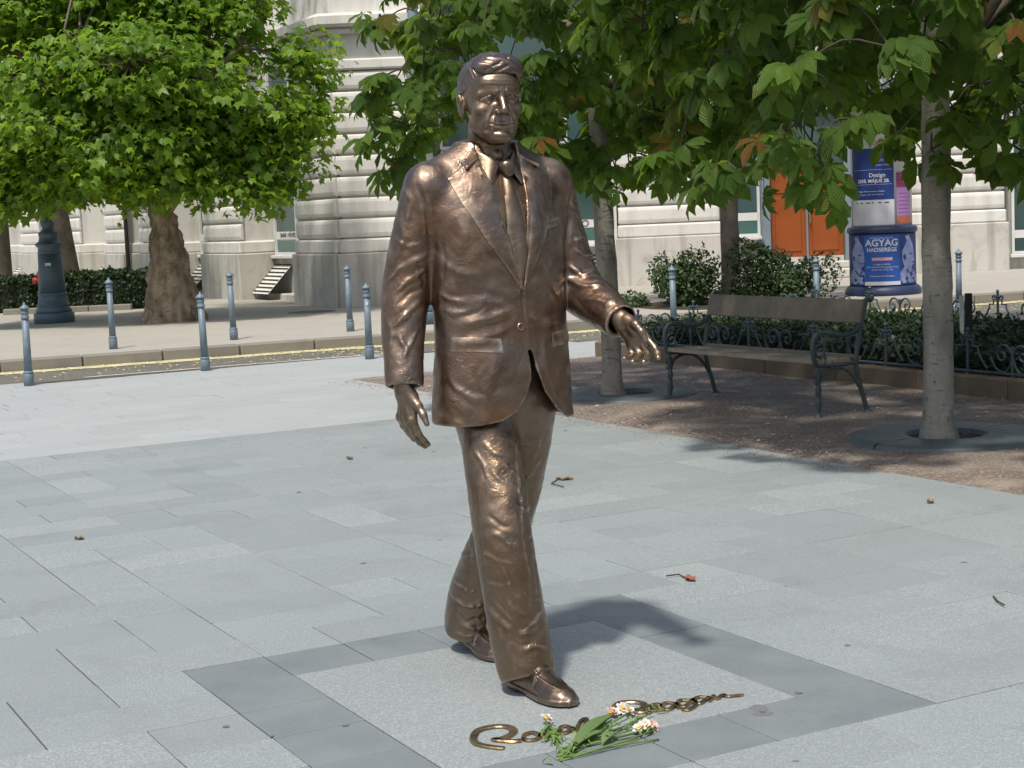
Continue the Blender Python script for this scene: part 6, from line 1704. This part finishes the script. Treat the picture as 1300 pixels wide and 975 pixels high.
FOLDS_TROUSERS = [
    ([(-0.012, 0.117, 0.93), (-0.011, 0.117, 0.906), (-0.016, 0.126, 0.882), (-0.026, 0.144, 0.86), (-0.036, 0.163, 0.839), (-0.043, 0.175, 0.816), (-0.047, 0.185, 0.794), (-0.05, 0.193, 0.771), (-0.055, 0.204, 0.749), (-0.056, 0.209, 0.726), (-0.063, 0.223, 0.706), (-0.061, 0.223, 0.683), (-0.065, 0.231, 0.661), (-0.071, 0.246, 0.641), (-0.074, 0.254, 0.62), (-0.077, 0.262, 0.596), (-0.08, 0.269, 0.572), (-0.082, 0.274, 0.547), (-0.082, 0.277, 0.521), (-0.081, 0.279, 0.498), (-0.079, 0.283, 0.474), (-0.076, 0.283, 0.45), (-0.072, 0.283, 0.426), (-0.074, 0.285, 0.403), (-0.075, 0.285, 0.379), (-0.076, 0.286, 0.356), (-0.076, 0.285, 0.332), (-0.076, 0.285, 0.309), (-0.076, 0.284, 0.285)], 0.007, 0.008, 'ridge'),
    ([(-0.153, 0.177, 0.782), (-0.14, 0.203, 0.765), (-0.121, 0.216, 0.745), (-0.095, 0.224, 0.735), (-0.06, 0.214, 0.722)], 0.009, 0.009, 'ridge'),
    ([(-0.103, 0.189, 0.802), (-0.095, 0.201, 0.789), (-0.083, 0.205, 0.775), (-0.063, 0.197, 0.769), (-0.043, 0.187, 0.763)], 0.008, 0.007, 'ridge'),
    ([(-0.158, 0.127, 0.878), (-0.148, 0.146, 0.865), (-0.137, 0.163, 0.852), (-0.125, 0.175, 0.839), (-0.103, 0.182, 0.832), (-0.079, 0.183, 0.825), (-0.049, 0.175, 0.817)], 0.012, 0.006, 'ridge'),
    ([(-0.034, 0.192, 0.735), (0.073, 0.031, 0.717), (0.086, 0.043, 0.731), (0.105, 0.046, 0.757), (0.124, 0.048, 0.784)], 0.01, 0.006, 'ridge'),
    ([(-0.186, 0.209, 0.639), (-0.171, 0.228, 0.621), (-0.155, 0.244, 0.602), (-0.139, 0.253, 0.596), (-0.123, 0.263, 0.59)], 0.009, 0.007, 'valley'),
    ([(-0.187, 0.224, 0.584), (-0.175, 0.252, 0.573), (-0.155, 0.263, 0.559), (-0.144, 0.27, 0.544), (-0.132, 0.274, 0.528)], 0.01, 0.007, 'ridge'),
    ([(-0.171, 0.263, 0.475), (-0.163, 0.268, 0.449), (-0.154, 0.272, 0.422), (-0.149, 0.276, 0.402), (-0.139, 0.273, 0.38)], 0.009, 0.006, 'ridge'),
    ([(-0.092, 0.24, 0.666), (-0.076, 0.24, 0.654), (-0.058, 0.238, 0.64), (-0.026, 0.208, 0.643), (0.108, -0.006, 0.608)], 0.009, 0.006, 'ridge'),
    ([(-0.191, 0.19, 0.328), (-0.188, 0.211, 0.31), (-0.182, 0.226, 0.29), (-0.176, 0.241, 0.27), (-0.161, 0.256, 0.257), (-0.146, 0.27, 0.244), (-0.13, 0.282, 0.23), (-0.101, 0.288, 0.229), (-0.073, 0.296, 0.229), (-0.054, 0.284, 0.25), (-0.04, 0.284, 0.274)], 0.011, 0.016, 'ridge'),
    ([(-0.191, 0.215, 0.294), (-0.184, 0.235, 0.274), (-0.175, 0.249, 0.251), (-0.151, 0.235, 0.221), (-0.133, 0.252, 0.205), (-0.114, 0.265, 0.188), (-0.086, 0.276, 0.189), (-0.057, 0.285, 0.189)], 0.01, 0.01, 'valley'),
    ([(-0.095, 0.281, 0.238), (-0.08, 0.287, 0.25), (-0.061, 0.287, 0.261), (-0.044, 0.28, 0.282), (-0.021, 0.263, 0.299)], 0.008, 0.009, 'ridge'),
    ([(-0.107, 0.28, 0.168), (-0.09, 0.291, 0.176), (-0.068, 0.294, 0.181), (-0.042, 0.292, 0.174), (-0.004, 0.272, 0.16)], 0.01, 0.01, 'ridge'),
    ([(-0.158, 0.236, 0.198), (-0.152, 0.251, 0.172), (-0.143, 0.259, 0.145), (-0.14, 0.265, 0.119), (-0.133, 0.263, 0.089)], 0.012, 0.007, 'ridge'),
    ([(-0.161, 0.256, 0.353), (-0.149, 0.272, 0.333), (-0.132, 0.281, 0.312), (-0.109, 0.287, 0.303), (-0.082, 0.284, 0.291)], 0.012, 0.006, 'ridge'),
    ([(-0.194, 0.141, 0.742), (-0.195, 0.147, 0.718), (-0.197, 0.154, 0.694), (-0.199, 0.16, 0.67), (-0.202, 0.168, 0.646), (-0.204, 0.173, 0.623), (-0.206, 0.18, 0.599), (-0.206, 0.183, 0.576), (-0.208, 0.191, 0.554), (-0.207, 0.194, 0.532), (-0.208, 0.199, 0.509), (-0.207, 0.201, 0.486), (-0.206, 0.202, 0.463), (-0.202, 0.198, 0.438), (-0.2, 0.197, 0.415), (-0.198, 0.197, 0.391), (-0.194, 0.193, 0.366), (-0.192, 0.192, 0.342)], 0.006, 0.004, 'valley'),
    ([(-0.057, -0.367, 0.237), (-0.054, -0.335, 0.226), (-0.046, -0.313, 0.213), (-0.038, -0.291, 0.2), (-0.014, -0.279, 0.203), (0.006, -0.261, 0.207), (-0.191, 0.184, 0.327)], 0.011, 0.012, 'ridge'),
    ([(-0.057, -0.36, 0.184), (-0.045, -0.33, 0.163), (-0.023, -0.321, 0.138), (-0.001, -0.297, 0.145), (0.026, -0.285, 0.149), (-0.185, 0.191, 0.283)], 0.01, 0.009, 'valley'),
    ([(-0.051, -0.345, 0.131), (-0.029, -0.322, 0.12), (-0.007, -0.302, 0.109), (0.022, -0.299, 0.108), (-0.174, 0.145, 0.234), (-0.178, 0.208, 0.25)], 0.011, 0.007, 'ridge'),
    ([(-0.137, 0.037, 0.65), (-0.139, 0.041, 0.64), (-0.141, 0.052, 0.616), (-0.148, 0.065, 0.574), (-0.149, 0.066, 0.565), (-0.148, 0.066, 0.56), (-0.148, 0.069, 0.557), (-0.149, 0.086, 0.503), (-0.151, 0.09, 0.474), (-0.151, 0.092, 0.455), (-0.035, -0.354, 0.338)], 0.01, 0.005, 'ridge'),
    ([(-0.042, -0.201, 0.454), (-0.041, -0.213, 0.422), (-0.04, -0.228, 0.39), (-0.04, -0.238, 0.359), (-0.041, -0.248, 0.333), (-0.041, -0.258, 0.306), (-0.041, -0.27, 0.279)], 0.01, 0.004, 'valley'),
    ([(-0.208, 0.198, 0.512), (-0.197, 0.229, 0.5), (-0.184, 0.253, 0.486), (-0.161, 0.272, 0.48), (-0.132, 0.279, 0.472)], 0.007, 0.007, 'ridge'),
    ([(-0.199, 0.195, 0.407), (-0.191, 0.231, 0.404), (-0.176, 0.253, 0.398), (-0.154, 0.272, 0.406), (-0.126, 0.279, 0.411)], 0.008, 0.007, 'ridge'),
    ([(-0.045, 0.258, 0.5), (-0.041, 0.256, 0.471), (-0.039, 0.257, 0.444), (-0.037, 0.258, 0.416), (-0.035, 0.26, 0.389), (-0.034, 0.263, 0.362), (-0.036, 0.272, 0.337)], 0.008, 0.006, 'valley'),
    ([(-0.012, 0.122, 0.603), (-0.014, 0.119, 0.584), (-0.011, 0.128, 0.55), (-0.052, 0.253, 0.554), (-0.077, 0.274, 0.534)], 0.007, 0.006, 'ridge'),
    ([(-0.179, 0.106, 0.851), (-0.177, 0.135, 0.829), (-0.171, 0.156, 0.806), (-0.168, 0.172, 0.778), (-0.164, 0.183, 0.749)], 0.008, 0.006, 'ridge'),
    ([(-0.103, 0.285, 0.376), (-0.089, 0.29, 0.359), (-0.072, 0.292, 0.34), (-0.047, 0.281, 0.337), (-0.013, 0.252, 0.329)], 0.007, 0.008, 'ridge'),
    ([(-0.185, 0.222, 0.363), (-0.172, 0.234, 0.34), (-0.159, 0.249, 0.318), (-0.143, 0.259, 0.3), (-0.128, 0.272, 0.282)], 0.007, 0.008, 'valley'),
    ([(-0.139, 0.262, 0.255), (-0.122, 0.264, 0.248), (-0.108, 0.27, 0.243), (-0.093, 0.277, 0.248), (-0.079, 0.286, 0.253)], 0.006, 0.007, 'valley'),
    ([(-0.05, -0.355, 0.295), (-0.052, -0.307, 0.285), (-0.047, -0.272, 0.271), (-0.023, -0.249, 0.266), (-0.188, 0.146, 0.358)], 0.008, 0.008, 'ridge'),
    ([(-0.151, 0.088, 0.492), (-0.035, -0.302, 0.398), (-0.05, -0.241, 0.401), (-0.043, -0.216, 0.407), (-0.038, -0.186, 0.415)], 0.008, 0.006, 'ridge'),
    ([(-0.057, -0.369, 0.097), (-0.045, -0.343, 0.089), (-0.03, -0.325, 0.078), (-0.009, -0.314, 0.08), (0.014, -0.307, 0.08)], 0.008, 0.008, 'ridge'),
    ([(0.113, 0.087, 0.887), (0.108, 0.083, 0.864), (0.104, 0.077, 0.841), (0.101, 0.069, 0.817), (0.093, 0.059, 0.788), (0.085, 0.047, 0.76)], 0.009, 0.006, 'ridge'),
]
def fold_jacket(V, N):
    wrinkle(V, N, [(.006, .168, 1.40), (.009, .166, 1.30), (.020, .166, 1.17)], .0055, .007, taper=0, kind='valley')
    for (pts, w, amp, kind) in FOLDS_JACKET: wrinkle(V, N, pts, w, amp * 1.0, kind=kind)
def fold_trousers(V, N):
    for (pts, w, amp, kind) in FOLDS_TROUSERS: wrinkle(V, N, pts, w, amp * .85, kind=kind)

# head and neck carry the rest
_hv, _hq = surface_nets(head_fn, (-.14, -.17, 1.76), (.14, .20, 2.21), .0026)
_hv = _hv.astype(np.float32); _hv += vnormals(_hv, _hq) * (vnoise(_hv, 45) * .0006)[:, None]
statue = link('bronze_statue', np_mesh('bronze_statue', _hv, _hq, bz_skin))
statue.matrix_world = statue_mat
tag(statue, 'larger than life bronze statue of a striding man in suit and tie', 'statue')
statue_part('hand', hand_r, (-.48, -.14, .82), (-.22, .20, 1.14), .0028, bz_hand, statue, amp=.0006, nsc=45)
statue_part('hand', hand_l, (.16, .26, 1.00), (.46, .58, 1.36), .0028, bz_hand, statue, amp=.0006, nsc=45)
hair, _v, _q = statue_part('hair', hair_fn, (-.14, -.17, 1.88), (.14, .18, 2.25), .0026, bz_hair, statue, amp=.0006, nsc=40)
jacket, JV, JQ = statue_part('jacket', jacket_fn, (-.50, -.24, .91), (.46, .42, 1.92), .0046, bz_suit, statue, fold_jacket, amp=.0024, nsc=11)
shirt, SV, SQ = statue_part('shirt', shirt_fn, (-.26, -.20, 1.23), (.26, .20, 1.92), .006, bz_gold, statue, amp=.0008)
trousers, TV, TQ = statue_part('trousers', trousers_fn, (-.26, -.56, .03), (.26, .36, 1.23), .0046, bz_trouser, statue, fold_trousers, amp=.0022, nsc=11)
shoeR, _v, _q = statue_part('shoe', lambda P: shoe_fn(P, (-.052, .095), (-.028, .455), 0.0), (-.16, .05, -.01), (.09, .50, .20), .0034, bz_shoe, statue, amp=.0004)
shoeL, _v, _q = statue_part('shoe', lambda P: shoe_fn(P, (.046, -.515), (.062, -.165), .035), (-.06, -.56, -.02), (.18, -.10, .24), .004, bz_shoe, statue, amp=.0004)
jb, sb = bvh_of(JV, JQ), bvh_of(SV, SQ)
# lapels, folded open on both sides of the shirt
surf_strip('lapel', [[(-.082, 1.850), (-.072, 1.80), (-.058, 1.71), (-.022, 1.53), (.004, 1.400)], [(-.150, 1.812), (-.205, 1.775), (-.180, 1.690), (-.110, 1.55), (.000, 1.395)]], jb, bz_suit, statue, off=.0045, bulge=.003)
surf_strip('lapel', [[(.078, 1.850), (.068, 1.80), (.056, 1.71), (.030, 1.53), (.012, 1.400)], [(.150, 1.812), (.198, 1.775), (.168, 1.690), (.110, 1.55), (.016, 1.395)]], jb, bz_suit, statue, off=.0045, bulge=.003)
# jacket collar round the back of the neck, ending above the lapel notch
def collar(name, mat, pts_in, pts_out, parent, m=6, th=.008):
    n = 40
    a = smooth_line(pts_in, 8); b = smooth_line(pts_out, 8); k = len(a); vs = []
    for i in range(k):
        for j in range(m):
            t = j / (m - 1); p = a[i] * (1 - t) + b[i] * t
            vs.append(Vector(p.tolist()))
    c = [Vector(((a[i] + b[i]) / 2).tolist()) for i in range(k)]
    fs = [(i * m + j, i * m + j + 1, (i + 1) * m + j + 1, (i + 1) * m + j) for i in range(k - 1) for j in range(m - 1)]
    mb = MB(); mb.add(vs, fs); o = mb.build(name, mat, parent, smooth=True)
    s = o.modifiers.new('thickness', 'SOLIDIFY'); s.thickness = th; s.offset = 0
    bv = o.modifiers.new('soft', 'BEVEL'); bv.width = .003; bv.segments = 2; bv.limit_method = 'ANGLE'
    return o
collar('collar', bz_suit,
       [(-.080, .060, 1.838), (-.092, .000, 1.878), (-.066, -.088, 1.905), (0, -.116, 1.914), (.066, -.088, 1.905), (.092, .000, 1.878), (.080, .060, 1.838)],
       [(-.142, .086, 1.806), (-.142, .000, 1.838), (-.098, -.118, 1.850), (0, -.140, 1.852), (.098, -.118, 1.850), (.142, .000, 1.838), (.142, .086, 1.806)], statue, th=.012)
# shirt collar wings
for s in (-1, 1):
    collar('shirt_collar', bz_gold, [(s * .012, .078, 1.822), (s * .040, .068, 1.840), (s * .074, .016, 1.872), (s * .066, -.060, 1.892)],
           [(s * .058, .104, 1.745), (s * .070, .090, 1.772), (s * .090, .020, 1.825), (s * .084, -.066, 1.842)], statue, th=.009)
# tie: knot and blade
def tie_rise(s, t): return .010 + .006 * math.sin(math.pi * t) + .006 * math.sin(7 * s + 5 * t) * s
surf_strip('tie', [[(-.012, 1.782), (-.026, 1.70), (-.034, 1.58), (-.026, 1.46), (-.004, 1.392)], [(.020, 1.782), (.032, 1.70), (.042, 1.58), (.038, 1.46), (.016, 1.392)]], sb, bz_gold, statue, off=.004, bulge=.006, thick=.03, rise=tie_rise)
def knot_fn(P):
    q = P - V3(.004, .104, 1.800); w = np.interp(q[:, 2], [-.03, .03], [.018, .031])
    e = (np.abs(q[:, 0] / w) ** 2.4 + np.abs(q[:, 1] / .024) ** 2.4 + np.abs(q[:, 2] / .032) ** 3) ** (1 / 2.4) - 1
    return e * .018
statue_part('tie_knot', knot_fn, (-.06, .06, 1.75), (.06, .15, 1.85), .003, bz_gold, statue, amp=.001, nsc=40)
# pockets and button
surf_strip('pocket_flap', [[(-.232, 1.238), (-.165, 1.236), (-.085, 1.226)], [(-.236, 1.190), (-.165, 1.186), (-.083, 1.178)]], jb, bz_suit, statue, n=20, m=5, off=.003, bulge=.002, thick=.008)
surf_strip('pocket_flap', [[(.232, 1.238), (.170, 1.236), (.120, 1.230)], [(.236, 1.190), (.170, 1.186), (.120, 1.180)]], jb, bz_suit, statue, n=20, m=5, off=.003, bulge=.002, thick=.008)
surf_strip('breast_pocket', [[(.100, 1.612), (.150, 1.622), (.200, 1.628)], [(.100, 1.585), (.150, 1.595), (.200, 1.601)]], jb, bz_suit, statue, n=20, m=5, off=.003, bulge=.002, thick=.008)
def button_at(u, z):
    h = jb.ray_cast(Vector((u, .6, z)), Vector((0, -1, 0)), 2)
    mb = MB()
    prof = [(.0135, 0), (.0135, .005), (.011, .0065), (.009, .0045), (.001, .0045)]
    vs = []; n = 14
    for r, y in prof:
        for k in range(n): vs.append(h[0] + Vector((r * math.cos(2 * math.pi * k / n), y, r * math.sin(2 * math.pi * k / n))))
    fs = [(i * n + k, i * n + (k + 1) % n, (i + 1) * n + (k + 1) % n, (i + 1) * n + k) for i in range(len(prof) - 1) for k in range(n)]
    mb.add(vs, fs); return mb.build('button', bz_suit, statue, smooth=True)
button_at(-.006, 1.262)
# ------------------------------------------------------------------ bronze signature, flowers, litter
m_sig = bronze('bronze_letters', tone=(0.15, 0.105, 0.060), worn=(0.48, 0.36, 0.20), red=(.12, .08, .04), wear=.7, rough=.36, bump=.3)
sig = empty('bronze_signature', ab(4.30, 2.75)); tag(sig, 'raised bronze signature lettering let into the paving before the statue', 'lettering')
def sig_stroke(pts, w=.020, name='letter'):
    """flat raised stroke along a written line; points are photo pixels on the paving"""
    P = [np.array(G(*p)) - np.array(sig.location) for p in pts]; P = smooth_line([tuple(q) for q in P], 6); mb = MB(); n = len(P); vs = []
    for i, q in enumerate(P):
        t = P[min(i + 1, n - 1)] - P[max(i - 1, 0)]; t = t / (np.linalg.norm(t) + 1e-9); s = np.array([-t[1], t[0], 0])
        ww = w * .54 * (.75 + .25 * math.sin(math.pi * i / (n - 1)))
        for (o, z) in ((-1, -.004), (-1, .008), (-.72, .012), (.72, .012), (1, .008), (1, -.004)): vs.append(tuple(q + s * ww * o + np.array([0, 0, z])))
    fs = [(i * 6 + k, i * 6 + k + 1, (i + 1) * 6 + k + 1, (i + 1) * 6 + k) for i in range(n - 1) for k in range(5)]
    fs += [(0, 1, 2, 3, 4, 5), tuple((n - 1) * 6 + k for k in range(6))]
    mb.add(vs, fs); return mb.build(name, m_sig, sig)
sig_stroke([(640, 953), (622, 951), (606, 947), (601, 940), (606, 931), (622, 926), (640, 925), (652, 929), (648, 936), (636, 941), (628, 942), (650, 944), (662, 943)], .026)   # R
sig_stroke([(664, 942), (666, 936), (676, 933), (684, 936), (682, 941), (672, 943), (664, 941)], .017)                      # o
sig_stroke([(684, 940), (688, 934), (692, 939), (698, 931), (706, 934), (710, 935)], .015)                                  # n
sig_stroke([(724, 926), (715, 925), (710, 930), (716, 934), (724, 930), (727, 927), (730, 932)], .017)                      # a
sig_stroke([(730, 931), (738, 918), (745, 916), (742, 925), (735, 931)], .015); sig_stroke([(738, 930), (752, 929), (760, 923), (755, 919), (745, 924), (748, 930), (764, 927), (766, 914)], .015)  # l d
sig_stroke([(782, 906), (780, 900), (788, 895), (806, 894), (818, 897), (815, 903), (803, 905), (796, 904), (812, 907), (822, 906)], .024)   # R
sig_stroke([(822, 905), (838, 901), (836, 897), (826, 899), (826, 905), (842, 904)], .015)                                  # e
sig_stroke([(856, 896), (846, 895), (840, 900), (848, 904), (856, 899), (858, 896), (862, 902)], .016)                      # a
sig_stroke([(876, 892), (864, 892), (860, 897), (868, 900), (877, 894), (880, 891), (884, 897), (874, 904), (866, 903)], .017)   # g
sig_stroke([(896, 888), (886, 888), (880, 893), (888, 896), (896, 891), (900, 888), (902, 893)], .016)                      # a
sig_stroke([(902, 892), (906, 886), (910, 890), (918, 885), (924, 887), (944, 885)], .014)                                  # n
m_verd = stone_mat('stained_panel', (.27, .24, .17), (.33, .31, .25), speck=.5, stain_amt=.4, stain=(.22, .19, .12))
# bouquet of cut flowers lying on the lettering
m_stem = leaf_mat('flower_stem', (.17, .28, .07), (.11, .19, .045), p_brown=0, t_amt=.15, rough=.45)
m_tulip = leaf_mat('flower_leaf', (.22, .33, .13), (.16, .25, .09), p_brown=0, t_amt=.3, trans=(.25, .38, .10), rough=.45)
m_petal = M('white_petal', (.74, .72, .68), .6, noise=.3, nscale=60, color2=(.66, .58, .52)); m_petp = M('pink_petal', (.66, .44, .40), .6, noise=.5, nscale=70, color2=(.74, .62, .54)); m_stam = M('yellow_stamens', (.62, .42, .05), .7)
bq = empty('bouquet', G(765, 935)); tag(bq, 'withered bouquet of white flowers with green stems on the bronze lettering', 'bouquet')
def L(x, y, z): return tuple(np.array(G(x, y)) - np.array(bq.location) + np.array([0, 0, z * .4]))
rb = random.Random(3)
def stem(pts, r=.0035): MB().tube(spl(pts, 4), r, 6).build('stem', m_stem, bq, True)
heads = [((797, 911), .055, 1), ((813, 933), .045, 1), ((826, 929), .04, 2), ((693, 921), .05, 1), ((776, 912), .04, 2)]
for (hx, hy), z, kd in heads:
    tail = (rb.uniform(704, 716), rb.uniform(955, 968))
    stem([L(*tail, .012), L((tail[0] + hx) / 2 + rb.uniform(-5, 5), (tail[1] + hy) / 2 + rb.uniform(-2, 3), .03), L(hx, hy + 3, z)])
for k in range(9):
    a = (rb.uniform(702, 720), rb.uniform(950, 969)); b = (rb.uniform(745, 840), rb.uniform(908, 945))
    stem([L(*a, .008), L((a[0] + b[0]) / 2, (a[1] + b[1]) / 2 + rb.uniform(-4, 4), rb.uniform(.015, .045)), L(*b, rb.uniform(.01, .05))], .0028)
def flat_leaf(p0, p1, w, z0, z1, name='leaf', mat=None, n=8, curl=.01):
    a, b = np.array(L(*p0, z0)), np.array(L(*p1, z1)); t = b - a; s = np.cross(t, [0, 0, 1.]); s /= np.linalg.norm(s) + 1e-9; vs = []
    for i in range(n + 1):
        f = i / n; ww = w * math.sin(math.pi * min(1, f * .92 + .05)) ** .7; c = a + t * f + np.array([0, 0, .014 * math.sin(math.pi * f)])
        vs += [tuple(c - s * ww + np.array([0, 0, curl])), tuple(c), tuple(c + s * ww + np.array([0, 0, curl]))]
    fs = [(3 * i + k, 3 * i + k + 1, 3 * i + k + 4, 3 * i + k + 3) for i in range(n) for k in range(2)]
    m = MB(); m.add(vs, fs); o = m.build(name, mat or m_tulip, bq, True); return o
flat_leaf((730, 949), (776, 917), .024, .02, .045); flat_leaf((722, 958), (765, 936), .020, .02, .035); flat_leaf((765, 948), (782, 938), .018, .012, .03)
rl = random.Random(9)
for k in range(46):
    x = rl.uniform(700, 838); y = 962 - (x - 700) * .33 + rl.uniform(-14, 14); an = rl.uniform(0, 6.28); ln = rl.uniform(6, 15)
    flat_leaf((x, y), (x + math.cos(an) * ln, y + math.sin(an) * ln * .4), rl.uniform(.003, .007), rl.uniform(.01, .05), rl.uniform(.005, .05), 'leaflet', m_stem if k % 3 else m_tulip, 4, .003)
for k in range(14):
    flat_leaf((694 + rl.uniform(-3, 12), 925 + rl.uniform(0, 24)), (690 + rl.uniform(-4, 26), 926 + rl.uniform(4, 26)), .006, rl.uniform(.01, .03), rl.uniform(.005, .03), 'leaflet', m_stem, 4, .003)
def flower(x, y, z, kd, seed):
    c = np.array(L(x, y, z)); r = random.Random(seed); d = np.array([r.uniform(-.4, .6), r.uniform(-.6, 0), .7]); d /= np.linalg.norm(d)
    root = MB(); X = np.cross(d, [1, .2, 0]); X /= np.linalg.norm(X); Y = np.cross(d, X)
    fl_ = None
    for ring, (npet, tilt, ln) in enumerate(((8, .35, .026), (8, .8, .023), (6, 1.2, .019))):
        for k in range(npet):
            a = 6.283 * (k + .5 * ring) / npet + r.uniform(-.2, .2); o = X * math.cos(a) + Y * math.sin(a); dr = o * math.cos(tilt) + d * math.sin(tilt); sd = np.cross(dr, d); sd /= np.linalg.norm(sd) + 1e-9
            p1, p2 = c + dr * ln * .6, c + dr * ln + d * r.uniform(-.005, .003)
            m = MB(); m.add([tuple(c), tuple(p1 - sd * ln * .30 + d * .003), tuple(p1), tuple(p1 + sd * ln * .30 + d * .003), tuple(p2 - sd * ln * .16), tuple(p2 + sd * ln * .16)], [(0, 1, 2), (0, 2, 3), (1, 4, 2), (2, 4, 5), (2, 5, 3)])
            ob = m.build('petal', m_petal if kd == 1 and (ring or k % 5) else m_petp, bq if fl_ is None else fl_, True)
            if fl_ is None: pass
    m = MB(); m.lathe(tuple(c + d * .006), [(.010, -.006), (.011, .002), (.006, .007), (.001, .008)], 8); m.build('stamens', m_stam, bq, True)
for k, ((hx, hy), z, kd) in enumerate(heads): flower(hx, hy, z, kd, 20 + k)
flower(820, 930, .05, 1, 41); flower(790, 908, .05, 1, 42)

# fallen leaves and crumbs on the paving
m_dry = M('dry_leaf', (.24, .175, .085), .8, noise=.8, nscale=60, color2=(.13, .075, .035)); m_redleaf = M('red_dry_leaf', (.32, .10, .055), .8, noise=.5, nscale=60)
def litter(name, label, x, y, parts, mat):
    root = empty(name, G(x, y, .003)); tag(root, label, 'leaf', 'fallen leaves on the paving')
    for q, (nm, pts, w) in enumerate(parts):
        P = [np.array(G(*p, .003)) - np.array(root.location) for p in pts]
        if nm == 'stalk': MB().tube([tuple(p + np.array([0, 0, .004 + .003 * i])) for i, p in enumerate(P)], .0035, 5).build('stalk', m_twig, root)
        else:
            a, b = P[0], P[-1]; t = b - a; s = np.array([-t[1], t[0], 0]); s /= np.linalg.norm(s) + 1e-9; vs = []; n = 6
            for i in range(n + 1):
                f = i / n; c = a + t * f; ww = w * math.sin(math.pi * (f * .9 + .05)); vs += [tuple(c - s * ww + np.array([0, 0, .014 + .006 * math.sin(i * 2.1)])), tuple(c + np.array([0, 0, .004])), tuple(c + s * ww + np.array([0, 0, .018 + .006 * math.sin(i * 1.7 + 1)]))]
            m = MB(); m.add(vs, [(3 * i + k, 3 * i + k + 1, 3 * i + k + 4, 3 * i + k + 3) for i in range(n) for k in range(2)]); m.build('blade', mat, root, True)
litter('fallen_leaf', 'curled yellow leaf with long stalk on the paving right of the statue\'s legs', 712, 611, [('blade', [(706, 610), (728, 609)], .022), ('stalk', [(707, 610), (700, 615), (716, 620)], 0)], m_dry)
litter('fallen_leaf', 'small red leaf with thin stalk on the paving behind the statue\'s shadow', 872, 736, [('blade', [(871, 735), (882, 739)], .022), ('stalk', [(871, 735), (862, 731), (846, 734)], 0)], m_redleaf)
litter('fallen_leaf', 'small pale dry leaf on the paving at the left', 100, 686, [('blade', [(95, 686), (107, 685)], .018)], m_dry)
litter('fallen_leaf', 'small brown leaf on the paving below the statue\'s right hand', 443, 583, [('blade', [(440, 583), (448, 583)], .025)], m_dry)
litter('fallen_leaf', 'thin bare stalk lying on the paving at the right edge', 1270, 765, [('stalk', [(1261, 758), (1266, 765), (1275, 771)], 0)], m_dry)
litter('fallen_leaf', 'small dry leaf on the paving before the nearest tree grate', 1180, 638, [('blade', [(1177, 638), (1185, 639)], .025)], m_dry)
# old stains: chewing gum and spilled liquid
m_gum = stone_mat('gum_stain', (.165, .172, .170), (.130, .138, .138), speck=.2)
def stain(x, y, rx, ry, seed):
    r = random.Random(seed); c = G(x, y, .0035); n = 18; mb = MB(); k = (c.y / FPX)
    vs = [c] + [c + Vector((math.cos(6.283 * i / n) * rx * k * r.uniform(.75, 1.15), math.sin(6.283 * i / n) * ry * k * 3.4 * r.uniform(.75, 1.15), 0)) for i in range(n)]
    mb.add(vs, [(0, 1 + i, 1 + (i + 1) % n) for i in range(n)]); tag(mb.build('stain', m_gum), kind='structure')
for q, s in enumerate([(964, 899, 12, 5), (969, 906, 15, 3), (1014, 879, 5, 1.6), (475, 811, 6, 2), (287, 922, 5, 1.6), (345, 934, 4, 1.2), (1076, 819, 4, 1.4), (1010, 966, 5, 1.3), (660, 878, 5, 1.2)]): stain(*s, q)
gs = MB(); rg = random.Random(77)
for k in range(42):
    a = rg.uniform(3.2, 12); b = rg.uniform(-2.5, 6.4); c = ab(a, b, .0034); s = rg.uniform(.006, .016); n = 9
    gs.add([c] + [c + Vector((math.cos(6.283 * i / n), math.sin(6.283 * i / n), 0)) * s * rg.uniform(.7, 1.2) for i in range(n)], [(0, 1 + i, 1 + (i + 1) % n) for i in range(n)])
tag(gs.build('gum_spots', m_gum), 'small dark gum spots trodden into the paving', 'stain', kind='stuff')
# pale bits of paper and bark on the gravel
m_bit = M('pale_scraps', (.52, .48, .42), .8)
bits = MB(); rr = random.Random(31)
for k in range(150):
    b = rr.uniform(6.5, 9.5); a = rr.uniform(8.5, 15.2); c = ab(a, b, .030); h = rr.uniform(0, 6.28); s = rr.uniform(.008, .022)
    d = Vector((math.cos(h), math.sin(h), 0)) * s; t = Vector((-d.y, d.x, 0)) * rr.uniform(.3, .6)
    bits.add([c - d - t, c + d - t, c + d + t + UP * .006, c - d + t], [(0, 1, 2, 3)])
tag(bits.build('gravel_litter', m_bit, fix=False), 'pale scraps of leaf and bark strewn on the gravel', 'litter', kind='stuff')
